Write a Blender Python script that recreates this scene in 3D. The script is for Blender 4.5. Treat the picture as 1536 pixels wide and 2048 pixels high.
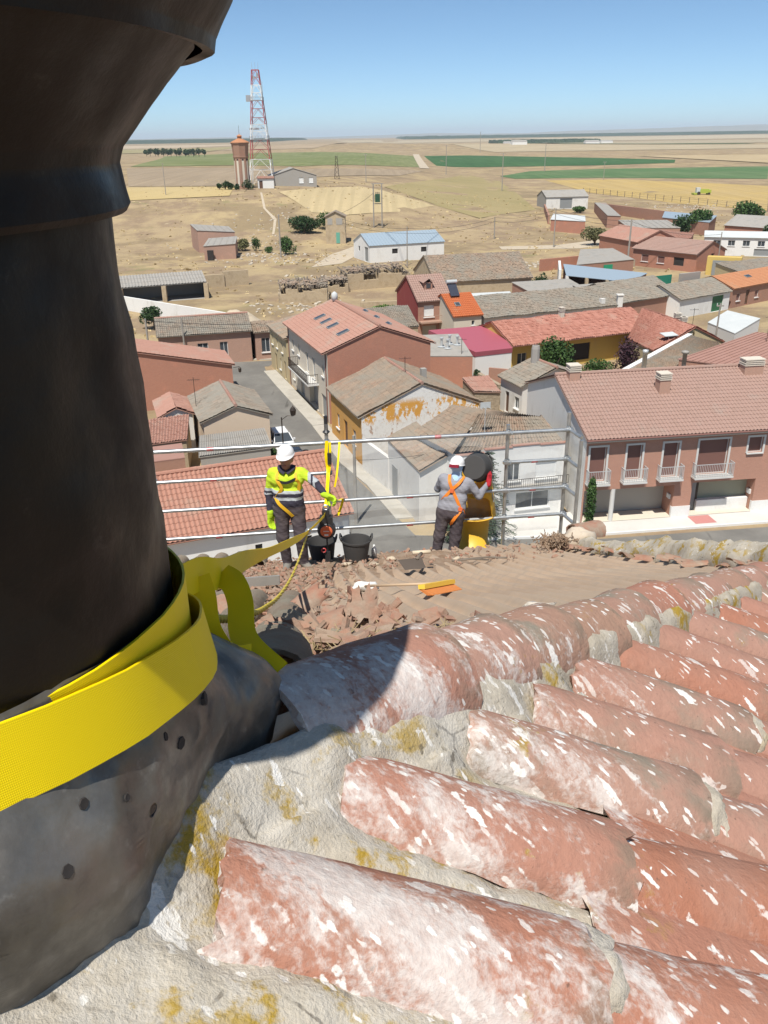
import bpy, bmesh, math, random
import numpy as np
from mathutils import Vector, Matrix, noise

for o in list(bpy.data.objects):
    bpy.data.objects.remove(o, do_unlink=True)
sc = bpy.context.scene
COL = sc.collection
R = math.radians

# ------------------------------------------------------------------ camera
CAMZ = 24.0
pitch, roll = R(24.06), R(0.9)
cp, sp = math.cos(pitch), math.sin(pitch)
fw = Vector((0, cp, -sp)); rt0 = Vector((1, 0, 0)); up0 = Vector((0, sp, cp))
rt = rt0 * math.cos(roll) - up0 * math.sin(roll)
up = up0 * math.cos(roll) + rt0 * math.sin(roll)
cd = bpy.data.cameras.new('camera')
cam = bpy.data.objects.new('camera', cd); COL.objects.link(cam)
cam.matrix_world = Matrix(((rt.x, up.x, -fw.x, 0), (rt.y, up.y, -fw.y, 0), (rt.z, up.z, -fw.z, CAMZ), (0, 0, 0, 1)))
cd.sensor_fit = 'VERTICAL'; cd.sensor_height = 24.0; cd.lens = 24.0 * 1680 / 2048
cd.clip_start = 0.05; cd.clip_end = 60000
sc.camera = cam

# ------------------------------------------------------------------ sky and sun
SUN_EL, SUN_AZ = R(62.5), R(17.0)           # sun stands behind the camera, a little to the left
sdir = Vector((-math.sin(SUN_AZ) * math.cos(SUN_EL), -math.cos(SUN_AZ) * math.cos(SUN_EL), math.sin(SUN_EL)))
w = bpy.data.worlds.new('World'); sc.world = w; w.use_nodes = True
nt = w.node_tree; nt.nodes.clear()
wo = nt.nodes.new('ShaderNodeOutputWorld'); bg = nt.nodes.new('ShaderNodeBackground'); sk = nt.nodes.new('ShaderNodeTexSky')
sk.sky_type = 'NISHITA'; sk.sun_disc = False; sk.sun_elevation = SUN_EL
sk.sun_rotation = math.atan2(sdir.x, sdir.y) % (2 * math.pi)
sk.altitude = 700; sk.air_density = 0.5; sk.dust_density = 0.6; sk.ozone_density = 3.0
bg.inputs[1].default_value = 0.116
tint = nt.nodes.new('ShaderNodeMix'); tint.data_type = 'RGBA'; tint.blend_type = 'MULTIPLY'; tint.inputs[0].default_value = 1.0; tint.inputs[7].default_value = (.93, 1.06, 1.01, 1)   # a slightly cyan summer sky
nt.links.new(sk.outputs[0], tint.inputs[6]); nt.links.new(tint.outputs[2], bg.inputs[0]); nt.links.new(bg.outputs[0], wo.inputs[0])
sl = bpy.data.lights.new('sun', 'SUN'); sl.energy = 5.0; sl.angle = R(0.55); sl.color = (1.0, 0.955, 0.88)
so = bpy.data.objects.new('sun', sl); COL.objects.link(so)
so.rotation_euler = sdir.to_track_quat('Z', 'Y').to_euler(); so.location = (0, -20, 60)
sc.view_settings.view_transform = 'Standard'; sc.view_settings.look = 'None'
sc.view_settings.exposure = 0.28; sc.view_settings.gamma = 1.0
sc.view_settings.use_curve_mapping = False

# ------------------------------------------------------------------ helpers
rnd = random.Random(7)

class MB:
    """collects faces; build() links them as one mesh object"""
    def __init__(s): s.v = []; s.f = []; s.m = []; s.uv = []
    def face(s, pts, mi=0, uv=None):
        i = len(s.v); s.v.extend([tuple(p) for p in pts]); s.f.append(tuple(range(i, i + len(pts)))); s.m.append(mi)
        s.uv.append(uv if uv else [(0, 0)] * len(pts))
    def mesh(s, verts, faces, mi=0, uvs=None):
        i = len(s.v); s.v.extend([tuple(p) for p in verts])
        for k, f in enumerate(faces):
            s.f.append(tuple(a + i for a in f)); s.m.append(mi)
            s.uv.append([uvs[a] for a in f] if uvs is not None else [(0, 0)] * len(f))
    def obox(s, c, ax, h, mi=0):
        c = Vector(c); a, b, e = [Vector(q) for q in ax]
        P = [c + a * (h[0] * i) + b * (h[1] * j) + e * (h[2] * k) for i in (-1, 1) for j in (-1, 1) for k in (-1, 1)]
        s.mesh(P, [(0, 1, 3, 2), (4, 6, 7, 5), (0, 4, 5, 1), (2, 3, 7, 6), (0, 2, 6, 4), (1, 5, 7, 3)], mi)
    def box(s, x0, x1, y0, y1, z0, z1, mi=0):
        s.obox(((x0 + x1) / 2, (y0 + y1) / 2, (z0 + z1) / 2), ((1, 0, 0), (0, 1, 0), (0, 0, 1)), ((x1 - x0) / 2, (y1 - y0) / 2, (z1 - z0) / 2), mi)
    def tube(s, pts, rad, n=8, mi=0, caps=True):
        pts = [Vector(p) for p in pts]; rr = rad if isinstance(rad, (list, tuple)) else [rad] * len(pts)
        rings = []; ref = None
        for i, p in enumerate(pts):
            t = (pts[min(i + 1, len(pts) - 1)] - pts[max(i - 1, 0)]).normalized()
            if ref is None: ref = t.orthogonal().normalized()
            ref = (ref - t * ref.dot(t)).normalized(); b = t.cross(ref)
            rings.append([p + (ref * math.cos(2 * math.pi * k / n) + b * math.sin(2 * math.pi * k / n)) * rr[i] for k in range(n)])
        V = [q for r_ in rings for q in r_]; F = []
        for i in range(len(pts) - 1):
            for k in range(n):
                F.append((i * n + k, i * n + (k + 1) % n, (i + 1) * n + (k + 1) % n, (i + 1) * n + k))
        if caps: F += [tuple(range(n))[::-1], tuple((len(pts) - 1) * n + k for k in range(n))]
        s.mesh(V, F, mi)
    def lathe(s, prof, c=(0, 0, 0), n=24, mi=0, ax=None, a0=0, a1=2 * math.pi):
        X, Y, Z = ax if ax else (Vector((1, 0, 0)), Vector((0, 1, 0)), Vector((0, 0, 1)))
        c = Vector(c); full = abs(a1 - a0 - 2 * math.pi) < 1e-6; m = n if full else n + 1
        V = []
        for r_, z in prof:
            for k in range(m):
                a = a0 + (a1 - a0) * k / n
                V.append(c + X * (r_ * math.cos(a)) + Y * (r_ * math.sin(a)) + Z * z)
        F = []
        for i in range(len(prof) - 1):
            for k in range(n):
                k2 = (k + 1) % m
                F.append((i * m + k, i * m + k2, (i + 1) * m + k2, (i + 1) * m + k))
        s.mesh(V, F, mi)
    def prism(s, poly, z0, z1, mi=0, top=True, bottom=True):
        n = len(poly); z1s = z1 if isinstance(z1, (list, tuple)) else [z1] * n
        lo = [(p[0], p[1], z0) for p in poly]; hi = [(p[0], p[1], z1s[i]) for i, p in enumerate(poly)]
        acc = 0
        for i in range(n):
            j = (i + 1) % n; L = math.dist(poly[i], poly[j])
            s.face([lo[i], lo[j], hi[j], hi[i]], mi, [(acc, z0), (acc + L, z0), (acc + L, z1s[j]), (acc, z1s[i])]); acc += L
        if top: s.face(hi, mi, [(p[0], p[1]) for p in hi])
        if bottom: s.face(lo[::-1], mi, [(p[0], p[1]) for p in lo[::-1]])
    def build(s, name, mats, parent=None, smooth=False, auto=None, weld=False):
        me = bpy.data.meshes.new(name); me.from_pydata(s.v, [], s.f); 
        if not isinstance(mats, (list, tuple)): mats = [mats]
        for m_ in mats: me.materials.append(m_)
        me.polygons.foreach_set('material_index', s.m)
        uvl = me.uv_layers.new(name='UVMap')
        uvl.data.foreach_set('uv', [c for f in s.uv for p in f for c in p])
        if smooth: me.polygons.foreach_set('use_smooth', [True] * len(s.f))
        if weld:
            bm = bmesh.new(); bm.from_mesh(me); bmesh.ops.remove_doubles(bm, verts=bm.verts, dist=1e-5); bm.to_mesh(me); bm.free()
        me.update()
        if auto is not None: me.set_sharp_from_angle(angle=R(auto))
        o = bpy.data.objects.new(name, me); COL.objects.link(o)
        if parent: o.parent = parent
        return o

def tag(o, label, cat, group=None, kind=None):
    o['label'] = label; o['category'] = cat
    if group: o['group'] = group
    if kind: o['kind'] = kind
    return o
def struct(o): o['kind'] = 'structure'; return o
def thing(name, label, cat, loc=(0, 0, 0), group=None):
    o = bpy.data.objects.new(name, None); COL.objects.link(o); o.location = loc; o.empty_display_size = .2
    return tag(o, label, cat, group)
def reparent(o, root):                    # keeps world-space mesh coordinates under a placed Empty
    o.parent = root; o.matrix_parent_inverse = Matrix.Translation(root.location).inverted(); return o
def dup(root, loc, label=None, rz=0.0):
    c = root.copy(); COL.objects.link(c); c.location = loc; c.rotation_euler = (0, 0, rz)
    if label: c['label'] = label
    for ch in root.children:
        k = ch.copy(); COL.objects.link(k); k.parent = c
        for g in ch.children:
            q = g.copy(); COL.objects.link(q); q.parent = k
    return c
def sm(t): t = max(0., min(1., t)); return t * t * (3 - 2 * t)
def fbm(p, oct=4): return noise.fractal(Vector(p), 1.0, 2.0, oct)

# ------------------------------------------------------------------ node helpers
class NT:
    def __init__(s, name, rough=.8, spec=.3):
        s.m = bpy.data.materials.new(name); s.m.use_nodes = True; s.t = s.m.node_tree; s.t.nodes.clear()
        s.out = s.n('OutputMaterial'); s.b = s.n('BsdfPrincipled'); s.t.links.new(s.b.outputs[0], s.out.inputs[0])
        s.b.inputs['Roughness'].default_value = rough; s.b.inputs['Specular IOR Level'].default_value = spec
    def n(s, ty, **kw):
        q = s.t.nodes.new('ShaderNode' + ty)
        for k, v in kw.items(): setattr(q, k, v)
        return q
    def put(s, sock, v):
        if isinstance(v, bpy.types.NodeSocket): s.t.links.new(v, sock)
        else:
            if sock.type == 'RGBA' and len(v) == 3: v = (*v, 1)
            sock.default_value = v
    def obj(s): return s.n('TexCoord').outputs['Object']
    def uv(s): return s.n('TexCoord').outputs['UV']
    def pos(s): return s.n('NewGeometry').outputs['Position']
    def mapping(s, vec, scale=(1, 1, 1), rot=(0, 0, 0), loc=(0, 0, 0)):
        q = s.n('Mapping'); s.put(q.inputs[0], vec); q.inputs['Scale'].default_value = scale; q.inputs['Rotation'].default_value = rot; q.inputs['Location'].default_value = loc
        return q.outputs[0]
    def noise(s, vec, scale=5, det=5, ro=.55, dist=0):
        q = s.n('TexNoise'); s.put(q.inputs['Vector'], vec); q.inputs['Scale'].default_value = scale; q.inputs['Detail'].default_value = det
        q.inputs['Roughness'].default_value = ro; q.inputs['Distortion'].default_value = dist; return q.outputs[0]
    def ramp(s, fac, stops, interp='LINEAR'):
        q = s.n('ValToRGB'); s.put(q.inputs[0], fac); e = q.color_ramp; e.interpolation = interp
        while len(e.elements) < len(stops): e.elements.new(.5)
        for k, (p, c) in enumerate(stops):
            e.elements[k].position = p; e.elements[k].color = (*c, 1) if not isinstance(c, (int, float)) else (c, c, c, 1)
        return q.outputs[0]
    def mix(s, fac, a, b, mode='MIX'):
        q = s.n('Mix', data_type='RGBA', blend_type=mode); s.put(q.inputs[0], fac); s.put(q.inputs[6], a); s.put(q.inputs[7], b); return q.outputs[2]
    def math(s, op, a, b=0, c=0):
        q = s.n('Math', operation=op); s.put(q.inputs[0], a); s.put(q.inputs[1], b); s.put(q.inputs[2], c); return q.outputs[0]
    def vm(s, op, a, b=(0, 0, 0)):
        q = s.n('VectorMath', operation=op); s.put(q.inputs[0], a); s.put(q.inputs[1], b); return q.outputs['Value'] if op in ('DOT_PRODUCT', 'LENGTH', 'DISTANCE') else q.outputs[0]
    def step(s, v, lo, hi, a=0., b=1.):
        q = s.n('MapRange', interpolation_type='SMOOTHSTEP'); s.put(q.inputs[0], v)
        for i, k in enumerate((lo, hi, a, b)): s.put(q.inputs[i + 1], k)
        return q.outputs[0]
    def bump(s, h, strength=.4, dist=.02, normal=None):
        q = s.n('Bump'); s.put(q.inputs['Height'], h); q.inputs['Strength'].default_value = strength; q.inputs['Distance'].default_value = dist
        if normal is not None: s.put(q.inputs['Normal'], normal)
        s.t.links.new(q.outputs[0], s.b.inputs['Normal']); return q.outputs[0]
    def col(s, c): s.put(s.b.inputs['Base Color'], c); return s

def nmat(name, cols, scale=2., rough=.85, bump=.25, bscale=30., bdist=.02, metallic=0., spec=.3, stretch=(1, 1, 1), fine=.25):
    t = NT(name, rough, spec); v = t.mapping(t.obj(), stretch)
    f = t.noise(v, scale, 6, .6)
    n = len(cols); base = t.ramp(f, [(.28 + .44 * i / max(1, n - 1), c) for i, c in enumerate(cols)])
    g = t.noise(t.obj(), bscale, 5, .65)
    base = t.mix(fine, base, t.mix(g, (0.3, .3, .3), (1.0, 1.0, 1.0)), 'MULTIPLY') if fine else base
    t.col(base); t.b.inputs['Metallic'].default_value = metallic
    if bump: t.bump(g, bump, bdist)
    return t.m

def roofmat(name, cols, dirt, pitch, stepv, dirtamt=.45, dscale=.5, joint=.55):
    """clay tiles: a colour per tile, larger stains over them, a dark joint line at each course"""
    t = NT(name, .9, .2); uv = t.uv()
    sx = t.n('SeparateXYZ'); t.put(sx.inputs[0], uv)
    a = t.math('FLOOR', t.math('DIVIDE', sx.outputs[0], pitch)); b = t.math('FLOOR', t.math('DIVIDE', sx.outputs[1], stepv))
    cx = t.n('CombineXYZ'); t.put(cx.inputs[0], a); t.put(cx.inputs[1], b)
    wn = t.n('TexWhiteNoise', noise_dimensions='2D'); t.put(wn.inputs['Vector'], cx.outputs[0]); wc = t.n('TexWhiteNoise', noise_dimensions='1D'); t.put(wc.inputs['W'], a)
    n = len(cols); c = t.ramp(t.math('ADD', t.math('MULTIPLY', wn.outputs[0], .55), t.math('MULTIPLY', wc.outputs[0], .45)), [(i / max(1, n - 1), k) for i, k in enumerate(cols)])
    big = t.noise(t.obj(), dscale, 6, .65)
    c = t.mix(t.step(big, .62 - dirtamt * .5, .75 - dirtamt * .2), c, dirt)
    fine = t.noise(t.obj(), 14, 4, .7)
    c = t.mix(.4, c, t.mix(fine, (.25, .25, .25), (1, 1, 1)), 'MULTIPLY')
    t.col(c); t.bump(fine, .5, .03)
    return t.m

def brickmat(name, c1, c2, mortar, wash=None, bw=.25, bh=.07, ms=.012):
    t = NT(name, .9, .2); uv = t.uv()
    br = t.n('TexBrick'); t.put(br.inputs['Vector'], uv); br.inputs['Scale'].default_value = 1.0
    for k, v in (('Color1', c1), ('Color2', c2), ('Mortar', mortar)): t.put(br.inputs[k], v)
    br.inputs['Mortar Size'].default_value = ms; br.inputs['Brick Width'].default_value = bw; br.inputs['Row Height'].default_value = bh; br.inputs['Bias'].default_value = -.1
    big = t.noise(t.obj(), .7, 6, .65); c = br.outputs[0]
    c = t.mix(t.step(big, .5, .78, 0, .6), c, wash if wash else tuple(min(1, q * 1.35) for q in c1))
    c = t.mix(.3, c, t.mix(t.noise(t.obj(), 9, 4, .7), (.35, .35, .35), (1, 1, 1)), 'MULTIPLY')
    t.col(c); t.bump(br.outputs[1], -.4, .01)
    return t.m

def plaster(name, c, dirt=(.35, .29, .22), amt=.35, scale=.8, rough=.9):
    t = NT(name, rough, .2); v = t.mapping(t.obj(), (1, 1, .45)); a = t.noise(v, scale, 7, .68); b = t.noise(t.obj(), 18, 4, .6)
    k = t.mix(t.step(a, .5, .8, 0, amt * 1.6), c, dirt)
    k = t.mix(.16, k, t.mix(b, (.3, .3, .3), (1, 1, 1)), 'MULTIPLY'); t.col(k); t.bump(b, .2, .015); return t.m

def plain(name, c, rough=.5, metallic=0., spec=.4):
    t = NT(name, rough, spec); a = t.noise(t.obj(), 7, 4, .6)
    t.col(t.mix(.22, c, t.mix(a, (.45, .45, .45), (1.0, 1.0, 1.0)), 'MULTIPLY')); t.b.inputs['Metallic'].default_value = metallic
    return t.m
# ------------------------------------------------------------------ terrain
def T(x, y):
    hill = 9 * sm((y - 205) / 80) * sm((70 - x) / 110) * (1 - .6 * sm((y - 420) / 700))
    g = 1.5 * sm((y - 230) / 150) + 10 * math.exp(-((x - 60) / 420) ** 2 - ((y - 1700) / 300) ** 2) + 8 * sm((y - 2500) / 3000)
    return hill + g

def ground_mat():
    t = NT('dry_ground', .95, .1); p = t.pos()
    a = t.noise(p, .012, 6, .6); b = t.noise(p, .11, 7, .7); c = t.noise(p, 1.3, 5, .7)
    k = t.ramp(a, [(.3, (.38, .28, .16)), (.45, (.46, .355, .20)), (.55, (.40, .305, .185)), (.7, (.49, .38, .235))])
    k = t.mix(t.step(b, .42, .62), k, (.30, .22, .145))
    k = t.mix(t.step(b, .62, .74), k, (.50, .41, .27)); e = t.noise(p, .04, 5, .62, .6); k = t.mix(t.step(e, .50, .60, 0, .75), k, (.27, .205, .125)); k = t.mix(t.step(t.noise(p, .075, 5, .65), .60, .68, 0, .6), k, (.25, .235, .11))
    k = t.mix(.45, k, t.mix(c, (.3, .3, .3), (1, 1, 1)), 'MULTIPLY')
    t.col(k); t.bump(c, .6, .15); return t.m
M = {}
M['ground'] = ground_mat()
def fieldmat(name, c1, c2, rows=0., rot=0.):
    t = NT(name, .95, .1); p = t.pos(); a = t.noise(p, .02, 5, .6); b = t.noise(p, .5, 5, .7)
    k = t.mix(t.step(a, .35, .65), c1, c2)
    if rows:
        s_ = t.mapping(p, (rows, .01, 0), (0, 0, rot)); k = t.mix(t.step(t.noise(s_, 1, 3, .5), .4, .6, 0, .35), k, tuple(q * .7 for q in c1))
    k = t.mix(.35, k, t.mix(b, (.35, .35, .35), (1, 1, 1)), 'MULTIPLY'); t.col(k); return t.m

ys = [-300, -150, -60] + list(range(-30, 190, 20)) + [190 + 6 * i for i in range(45)]
yv = ys[-1]
while yv < 30000: yv *= 1.035 if yv < 1600 else 1.1; ys.append(yv)
V = []; F = []; nx = 80
for y in ys:
    hw = max(260., abs(y) * 1.1)
    for i in range(nx + 1):
        x = -hw + 2 * hw * i / nx; V.append((x, y, T(x, y) + (.15 * fbm((x * .05, y * .05, 0)) if 190 < y < 420 else 0)))
for j in range(len(ys) - 1):
    for i in range(nx):
        a = j * (nx + 1) + i; F.append((a, a + 1, a + nx + 2, a + nx + 1))
mb = MB(); mb.mesh(V, F); struct(mb.build('ground', M['ground'], smooth=True))

def drape(name, poly, mat, lift, n=26):
    """a sheet following the terrain inside a polygon"""
    xs = [p[0] for p in poly]; ysx = [p[1] for p in poly]
    bm = bmesh.new(); vs = [bm.verts.new((p[0], p[1], 0)) for p in poly]; bm.faces.new(vs)
    for k in range(1, n):
        for co, no in (((min(xs) + (max(xs) - min(xs)) * k / n, 0, 0), (1, 0, 0)), ((0, min(ysx) + (max(ysx) - min(ysx)) * k / n, 0), (0, 1, 0))):
            bmesh.ops.bisect_plane(bm, geom=bm.verts[:] + bm.edges[:] + bm.faces[:], plane_co=co, plane_no=no)
    for v_ in bm.verts: v_.co.z = T(v_.co.x, v_.co.y) + lift
    me = bpy.data.meshes.new(name); bm.to_mesh(me); bm.free(); me.materials.append(mat)
    o = bpy.data.objects.new(name, me); COL.objects.link(o); return struct(o)

drape('green_field', [(-144, 528), (-271, 1159), (-199, 1269), (-81, 1266), (43, 1112), (32, 649), (-41, 479), (-83, 525)], fieldmat('pale_green_crop', (.17, .20, .075), (.24, .25, .12), .3, .5), .16)
drape('dark_green_field', [(56, 1120), (106, 1120), (223, 916), (265, 811), (238, 730), (171, 700), (67, 701), (46, 720)], fieldmat('dark_green_crop', (.055, .125, .05), (.075, .15, .06), .2, .1), .16)
drape('green_field', [(72, 538), (101, 606), (154, 630), (270, 627), (199, 461), (123, 500), (76, 504)], fieldmat('mid_green_crop', (.10, .18, .075), (.15, .21, .10), .25, .2), .14)
drape('stubble_field', [(89, 482), (131, 479), (174, 401), (125, 286), (106, 315), (88, 373)], fieldmat('gold_stubble', (.50, .36, .14), (.46, .34, .16), .4, .6), .07)
drape('stubble_field', [(-31, 277), (-7, 320), (1, 312), (17, 274), (6, 257), (-10, 248), (-19, 250)], fieldmat('pale_stubble', (.50, .40, .23), (.54, .43, .25), .5, .3), .07)
drape('fallow_field', [(2, 331), (54, 561), (64, 477), (52, 294), (29, 256), (18, 275)], fieldmat('olive_fallow', (.30, .25, .12), (.36, .29, .15)), .08)
drape('ploughed_field', [(-137, 494), (-74, 470), (-37, 424), (29, 569), (10, 439), (-46, 301), (-85, 306)], fieldmat('tan_soil', (.33, .26, .18), (.37, .29, .20), .4, .2), .12)
drape('stubble_field', [(-84, 301), (-47, 297), (-45, 270), (-75, 265)], fieldmat('gold_stubble_pale', (.47, .36, .17), (.50, .39, .20)), .1)
for k, (x0, x1, y0, y1, c) in enumerate([(-600, -100, 1400, 2100, (.36, .28, .19)), (160, 900, 1250, 1550, (.40, .33, .22)), (-200, 300, 2200, 2900, (.42, .34, .23)), (500, 1500, 1900, 2600, (.36, .30, .20)), (-1500, -500, 2300, 3300, (.44, .35, .24)), (300, 520, 620, 900, (.42, .33, .2)), (330, 700, 1650, 1800, (.10, .15, .07)), (-100, 500, 3200, 4300, (.40, .33, .22)), (-1400, -260, 1350, 2100, (.30, .26, .14)), (800, 2600, 3000, 4500, (.43, .36, .25))]):
    drape('far_field', [(x0, y0), (x1, y0 + 40), (x1 + .1 * (y1 - y0), y1), (x0 - .1 * (y1 - y0), y1 + 60)], fieldmat('far_crop', c, tuple(q * 1.12 for q in c)), .35 + .03 * k, 14)
M['dirt'] = nmat('pale_dirt', [(.40, .33, .24), (.52, .44, .33), (.46, .38, .28)], .6, bump=.4, bscale=5)
drape('dirt_track', [(45, 1191), (53, 1193), (35, 625), (28, 614)], M['dirt'], .3)
drape('dirt_track', [(-14, 176), (-8, 181), (-2, 208), (3, 223), (-2, 226), (-5, 214), (-11, 196)], M['dirt'], .06)
drape('footpath', [(-36.4, 275), (-35.8, 275), (-32.2, 253), (-28.0, 242), (-27.0, 226), (-27.6, 226), (-28.7, 241), (-32.9, 253)], M['dirt'], .12)
drape('dirt_track', [(28, 200), (46, 200), (62, 214), (70, 232), (66, 236), (56, 218), (42, 207), (28, 206)], M['dirt'], .05)

# far woods and hills on the horizon
def wood(name, x0, x1, y0, y1, h, seed):
    r_ = random.Random(seed); V = []; F = []; n = 150; rows = 7
    for j in range(rows):
        y = y0 + (y1 - y0) * j / (rows - 1)
        for i in range(n + 1):
            x = x0 + (x1 - x0) * i / n
            e = 0 if j == 0 else 1
            V.append((x, y + (x - x0) * .02, T(x, y) - 1 + e * h * (.75 + .5 * r_.random()) * (1 if 0 < i < n else 0)))
    for j in range(rows - 1):
        for i in range(n):
            a = j * (n + 1) + i; F.append((a, a + 1, a + n + 2, a + n + 1))
    m_ = MB(); m_.mesh(V, F); o = m_.build(name, M['wood']); o['kind'] = 'stuff'
    return o
M['wood'] = nmat('pine_wood', [(.025, .045, .022), (.045, .07, .032)], .01, bump=0, fine=0)
tag(wood('pine_wood', -3200, -500, 4200, 6500, 13, 1), 'dark pine wood along the skyline left of the lattice mast', 'wood')
tag(wood('pine_wood', 150, 4200, 5200, 8200, 15, 2), 'long dark pine wood on the skyline beyond the green fields', 'wood')
tag(wood('pine_wood', 330, 620, 2500, 2750, 9, 3), 'small dark wood around the far white farm sheds', 'wood')
mb = MB()
for k, (xc, wd, y, h) in enumerate([(6500, 5200, 15500, 120), (1500, 3500, 17000, 75), (-4200, 4200, 16000, 66), (9000, 4000, 18000, 170)]):
    n = 60; V = []
    for i in range(n + 1):
        t_ = i / n; x = xc - wd + 2 * wd * t_; z = h * math.sin(math.pi * t_) ** .6 * (.85 + .25 * fbm((x * .0006, k, 0)))
        V += [(x, y, 0), (x, y + 700, z), (x, y + 2500, 0)]
    F = []
    for i in range(n):
        a = i * 3; F += [(a, a + 3, a + 4, a + 1), (a + 1, a + 4, a + 5, a + 2)]
    mb.mesh(V, F)
M['hill'] = nmat('far_hill', [(.16, .16, .10), (.26, .22, .14)], .002, bump=0, fine=0)
struct(mb.build('hills', M['hill'], smooth=True))

# ------------------------------------------------------------------ streets
def asph():
    t = NT('asphalt', .92, .15); p = t.pos(); a = t.noise(p, .25, 6, .65); b = t.noise(p, 9, 5, .7)
    st = t.noise(t.mapping(p, (1.6, .18, 1), (0, 0, R(-19))), .55, 5, .6)
    k = t.mix(t.step(a, .35, .7), (.165, .158, .145), (.225, .215, .195)); k = t.mix(t.step(st, .60, .70, 0, .62), k, (.055, .05, .045))
    k = t.mix(.3, k, t.mix(b, (.3, .3, .3), (1, 1, 1)), 'MULTIPLY'); t.col(k); t.bump(b, .25, .02); return t.m
M['asphalt'] = asph()
M['pavement'] = nmat('pavement', [(.40, .37, .31), (.47, .44, .38), (.36, .33, .28)], .5, bump=.2, bscale=8)
M['concrete'] = nmat('concrete_pale', [(.56, .54, .50), (.66, .64, .60)], .4, bump=.15, bscale=9)
mb = MB()
mb.face([(x, y, .012) for x, y in [(0, 15), (12, 15), (6, 40), (1.0, 52.5), (-3.2, 63), (-6.3, 72.8), (-11.2, 87), (-13, 93), (-14, 97.6), (-19, 97.3), (-19, 95.8), (-15.0, 86), (-9.2, 70), (-6.4, 61), (-2.5, 48), (-1, 40)]])
struct(mb.build('street', M['asphalt']))
mb = MB(); mb.face([(x, y, .016) for x, y in [(-60, 92), (-19, 94), (-13, 95.5), (-12.5, 98.2), (-19, 97.6), (-60, 96.5)]]); struct(mb.build('cross_street', M['asphalt']))
mb = MB(); mb.face([(x, y, .008) for x, y in [(2, 15), (60, 18), (60, 54.0), (26, 50.4), (13, 48.8), (1.2, 50)]]); struct(mb.build('square', M['asphalt']))
mb = MB(); mb.prism([(-1.4, 59.0), (.8, 52.4), (2.2, 52.6), (-.2, 59.5)], .0, .12); mb.prism([(-6.4, 73.0), (-3.4, 63.2), (-1.4, 58.9), (-.2, 59.4), (-2.0, 63.5), (-5.0, 73.4)], .0, .123)
mb.prism([(-13.3, 93), (-11.3, 87), (-6.4, 73.1), (-5.0, 73.5), (-9.9, 87.5), (-12.0, 93.4)], 0, .126); struct(mb.build('pavement', M['pavement']))
mb = MB(); mb.prism([(6, 49.1), (13, 49.4), (30, 51.6), (30, 54), (13, 53), (6, 51)], 0, .14); struct(mb.build('pavement', M['concrete']))
mb = MB(); mb.prism([(6, 48.95), (13, 49.25), (30, 51.45), (30, 51.6), (13, 49.4), (6, 49.1)], 0, .15); struct(mb.build('kerb', plain('kerb_stone', (.72, .71, .68), .8)))
mb = MB(); d_ = Vector((.99, .13, 0)).normalized(); n_ = Vector((.13, -.99, 0)).normalized(); c_ = Vector((14.2, 51.2, .146)) + d_ * 7.2 + n_ * .75
mb.obox(c_, (d_, n_, (0, 0, 1)), (.75, .62, .002)); struct(mb.build('pavement_ramp', plain('red_paving', (.50, .22, .20), .9)))
mb = MB(); mb.prism([(-30, 97.9), (-12.4, 98.6), (-12.4, 99.3), (-30, 98.6)], 0, .12); struct(mb.build('pavement', M['pavement']))
# ------------------------------------------------------------------ village materials
RG = [(.275, .235, .185), (.34, .285, .23), (.235, .20, .16), (.35, .265, .205)]
M['r_grey'] = roofmat('old_grey_tiles', RG, (.285, .265, .225), .24, .42)
M['r_tan'] = roofmat('old_tan_tiles', [(.34, .255, .19), (.285, .22, .165), (.38, .285, .21), (.33, .215, .155)], (.30, .265, .215), .24, .42)
M['r_rust'] = roofmat('rusty_red_tiles', [(.41, .225, .175), (.44, .25, .195), (.39, .215, .165)], (.40, .285, .23), .24, .4, .25)
M['r_b1'] = roofmat('brown_pink_tiles', [(.37, .245, .20), (.395, .26, .215), (.355, .235, .19)], (.38, .28, .235), .25, .42, .15)
M['r_b2'] = roofmat('orange_red_tiles', [(.42, .215, .155), (.46, .24, .175), (.40, .20, .145)], (.45, .29, .22), .26, .42, .2)
M['r_bright'] = roofmat('bright_red_tiles', [(.43, .195, .145), (.49, .24, .185), (.39, .175, .13), (.47, .22, .165)], (.46, .28, .22), .3, .45, .15)
M['r_orange'] = roofmat('orange_tiles', [(.46, .13, .05), (.5, .15, .06)], (.45, .18, .09), .24, .4, .1)
M['r_peach'] = roofmat('peach_tiles', [(.46, .21, .11), (.5, .24, .13)], (.45, .25, .15), .24, .4, .1)
M['sheet_mag'] = plain('magenta_sheet', (.38, .10, .13), .5)
M['sheet_blue'] = plain('blue_sheet', (.30, .37, .43), .45)
M['sheet_red'] = nmat('faded_red_sheet', [(.34, .19, .15), (.38, .22, .18)], .6, bump=.1, bscale=8)
M['fibre'] = nmat('fibre_cement', [(.27, .26, .235), (.35, .33, .30), (.30, .27, .23)], .7, bump=.2, bscale=12)
M['white_roof'] = nmat('pale_sheet', [(.52, .55, .55), (.6, .62, .61)], .5, bump=.1)
M['brick_b1'] = brickmat('brick_salmon', (.45, .225, .16), (.49, .25, .18), (.46, .29, .22))
M['brick_red'] = brickmat('brick_orange_red', (.47, .20, .13), (.42, .175, .115), (.45, .27, .20))
M['brick_dull'] = brickmat('brick_dull', (.40, .20, .145), (.36, .18, .13), (.40, .27, .20))
M['brick_pink'] = brickmat('brick_pink', (.46, .27, .20), (.42, .24, .18), (.45, .32, .25))
M['maroon'] = plaster('maroon_paint', (.27, .06, .055), amt=.1)
M['white'] = plaster('white_wash', (.76, .75, .72), (.46, .42, .36), .3)
M['white_old'] = plaster('old_white_wash', (.72, .70, .66), (.40, .36, .30), .45)
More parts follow.
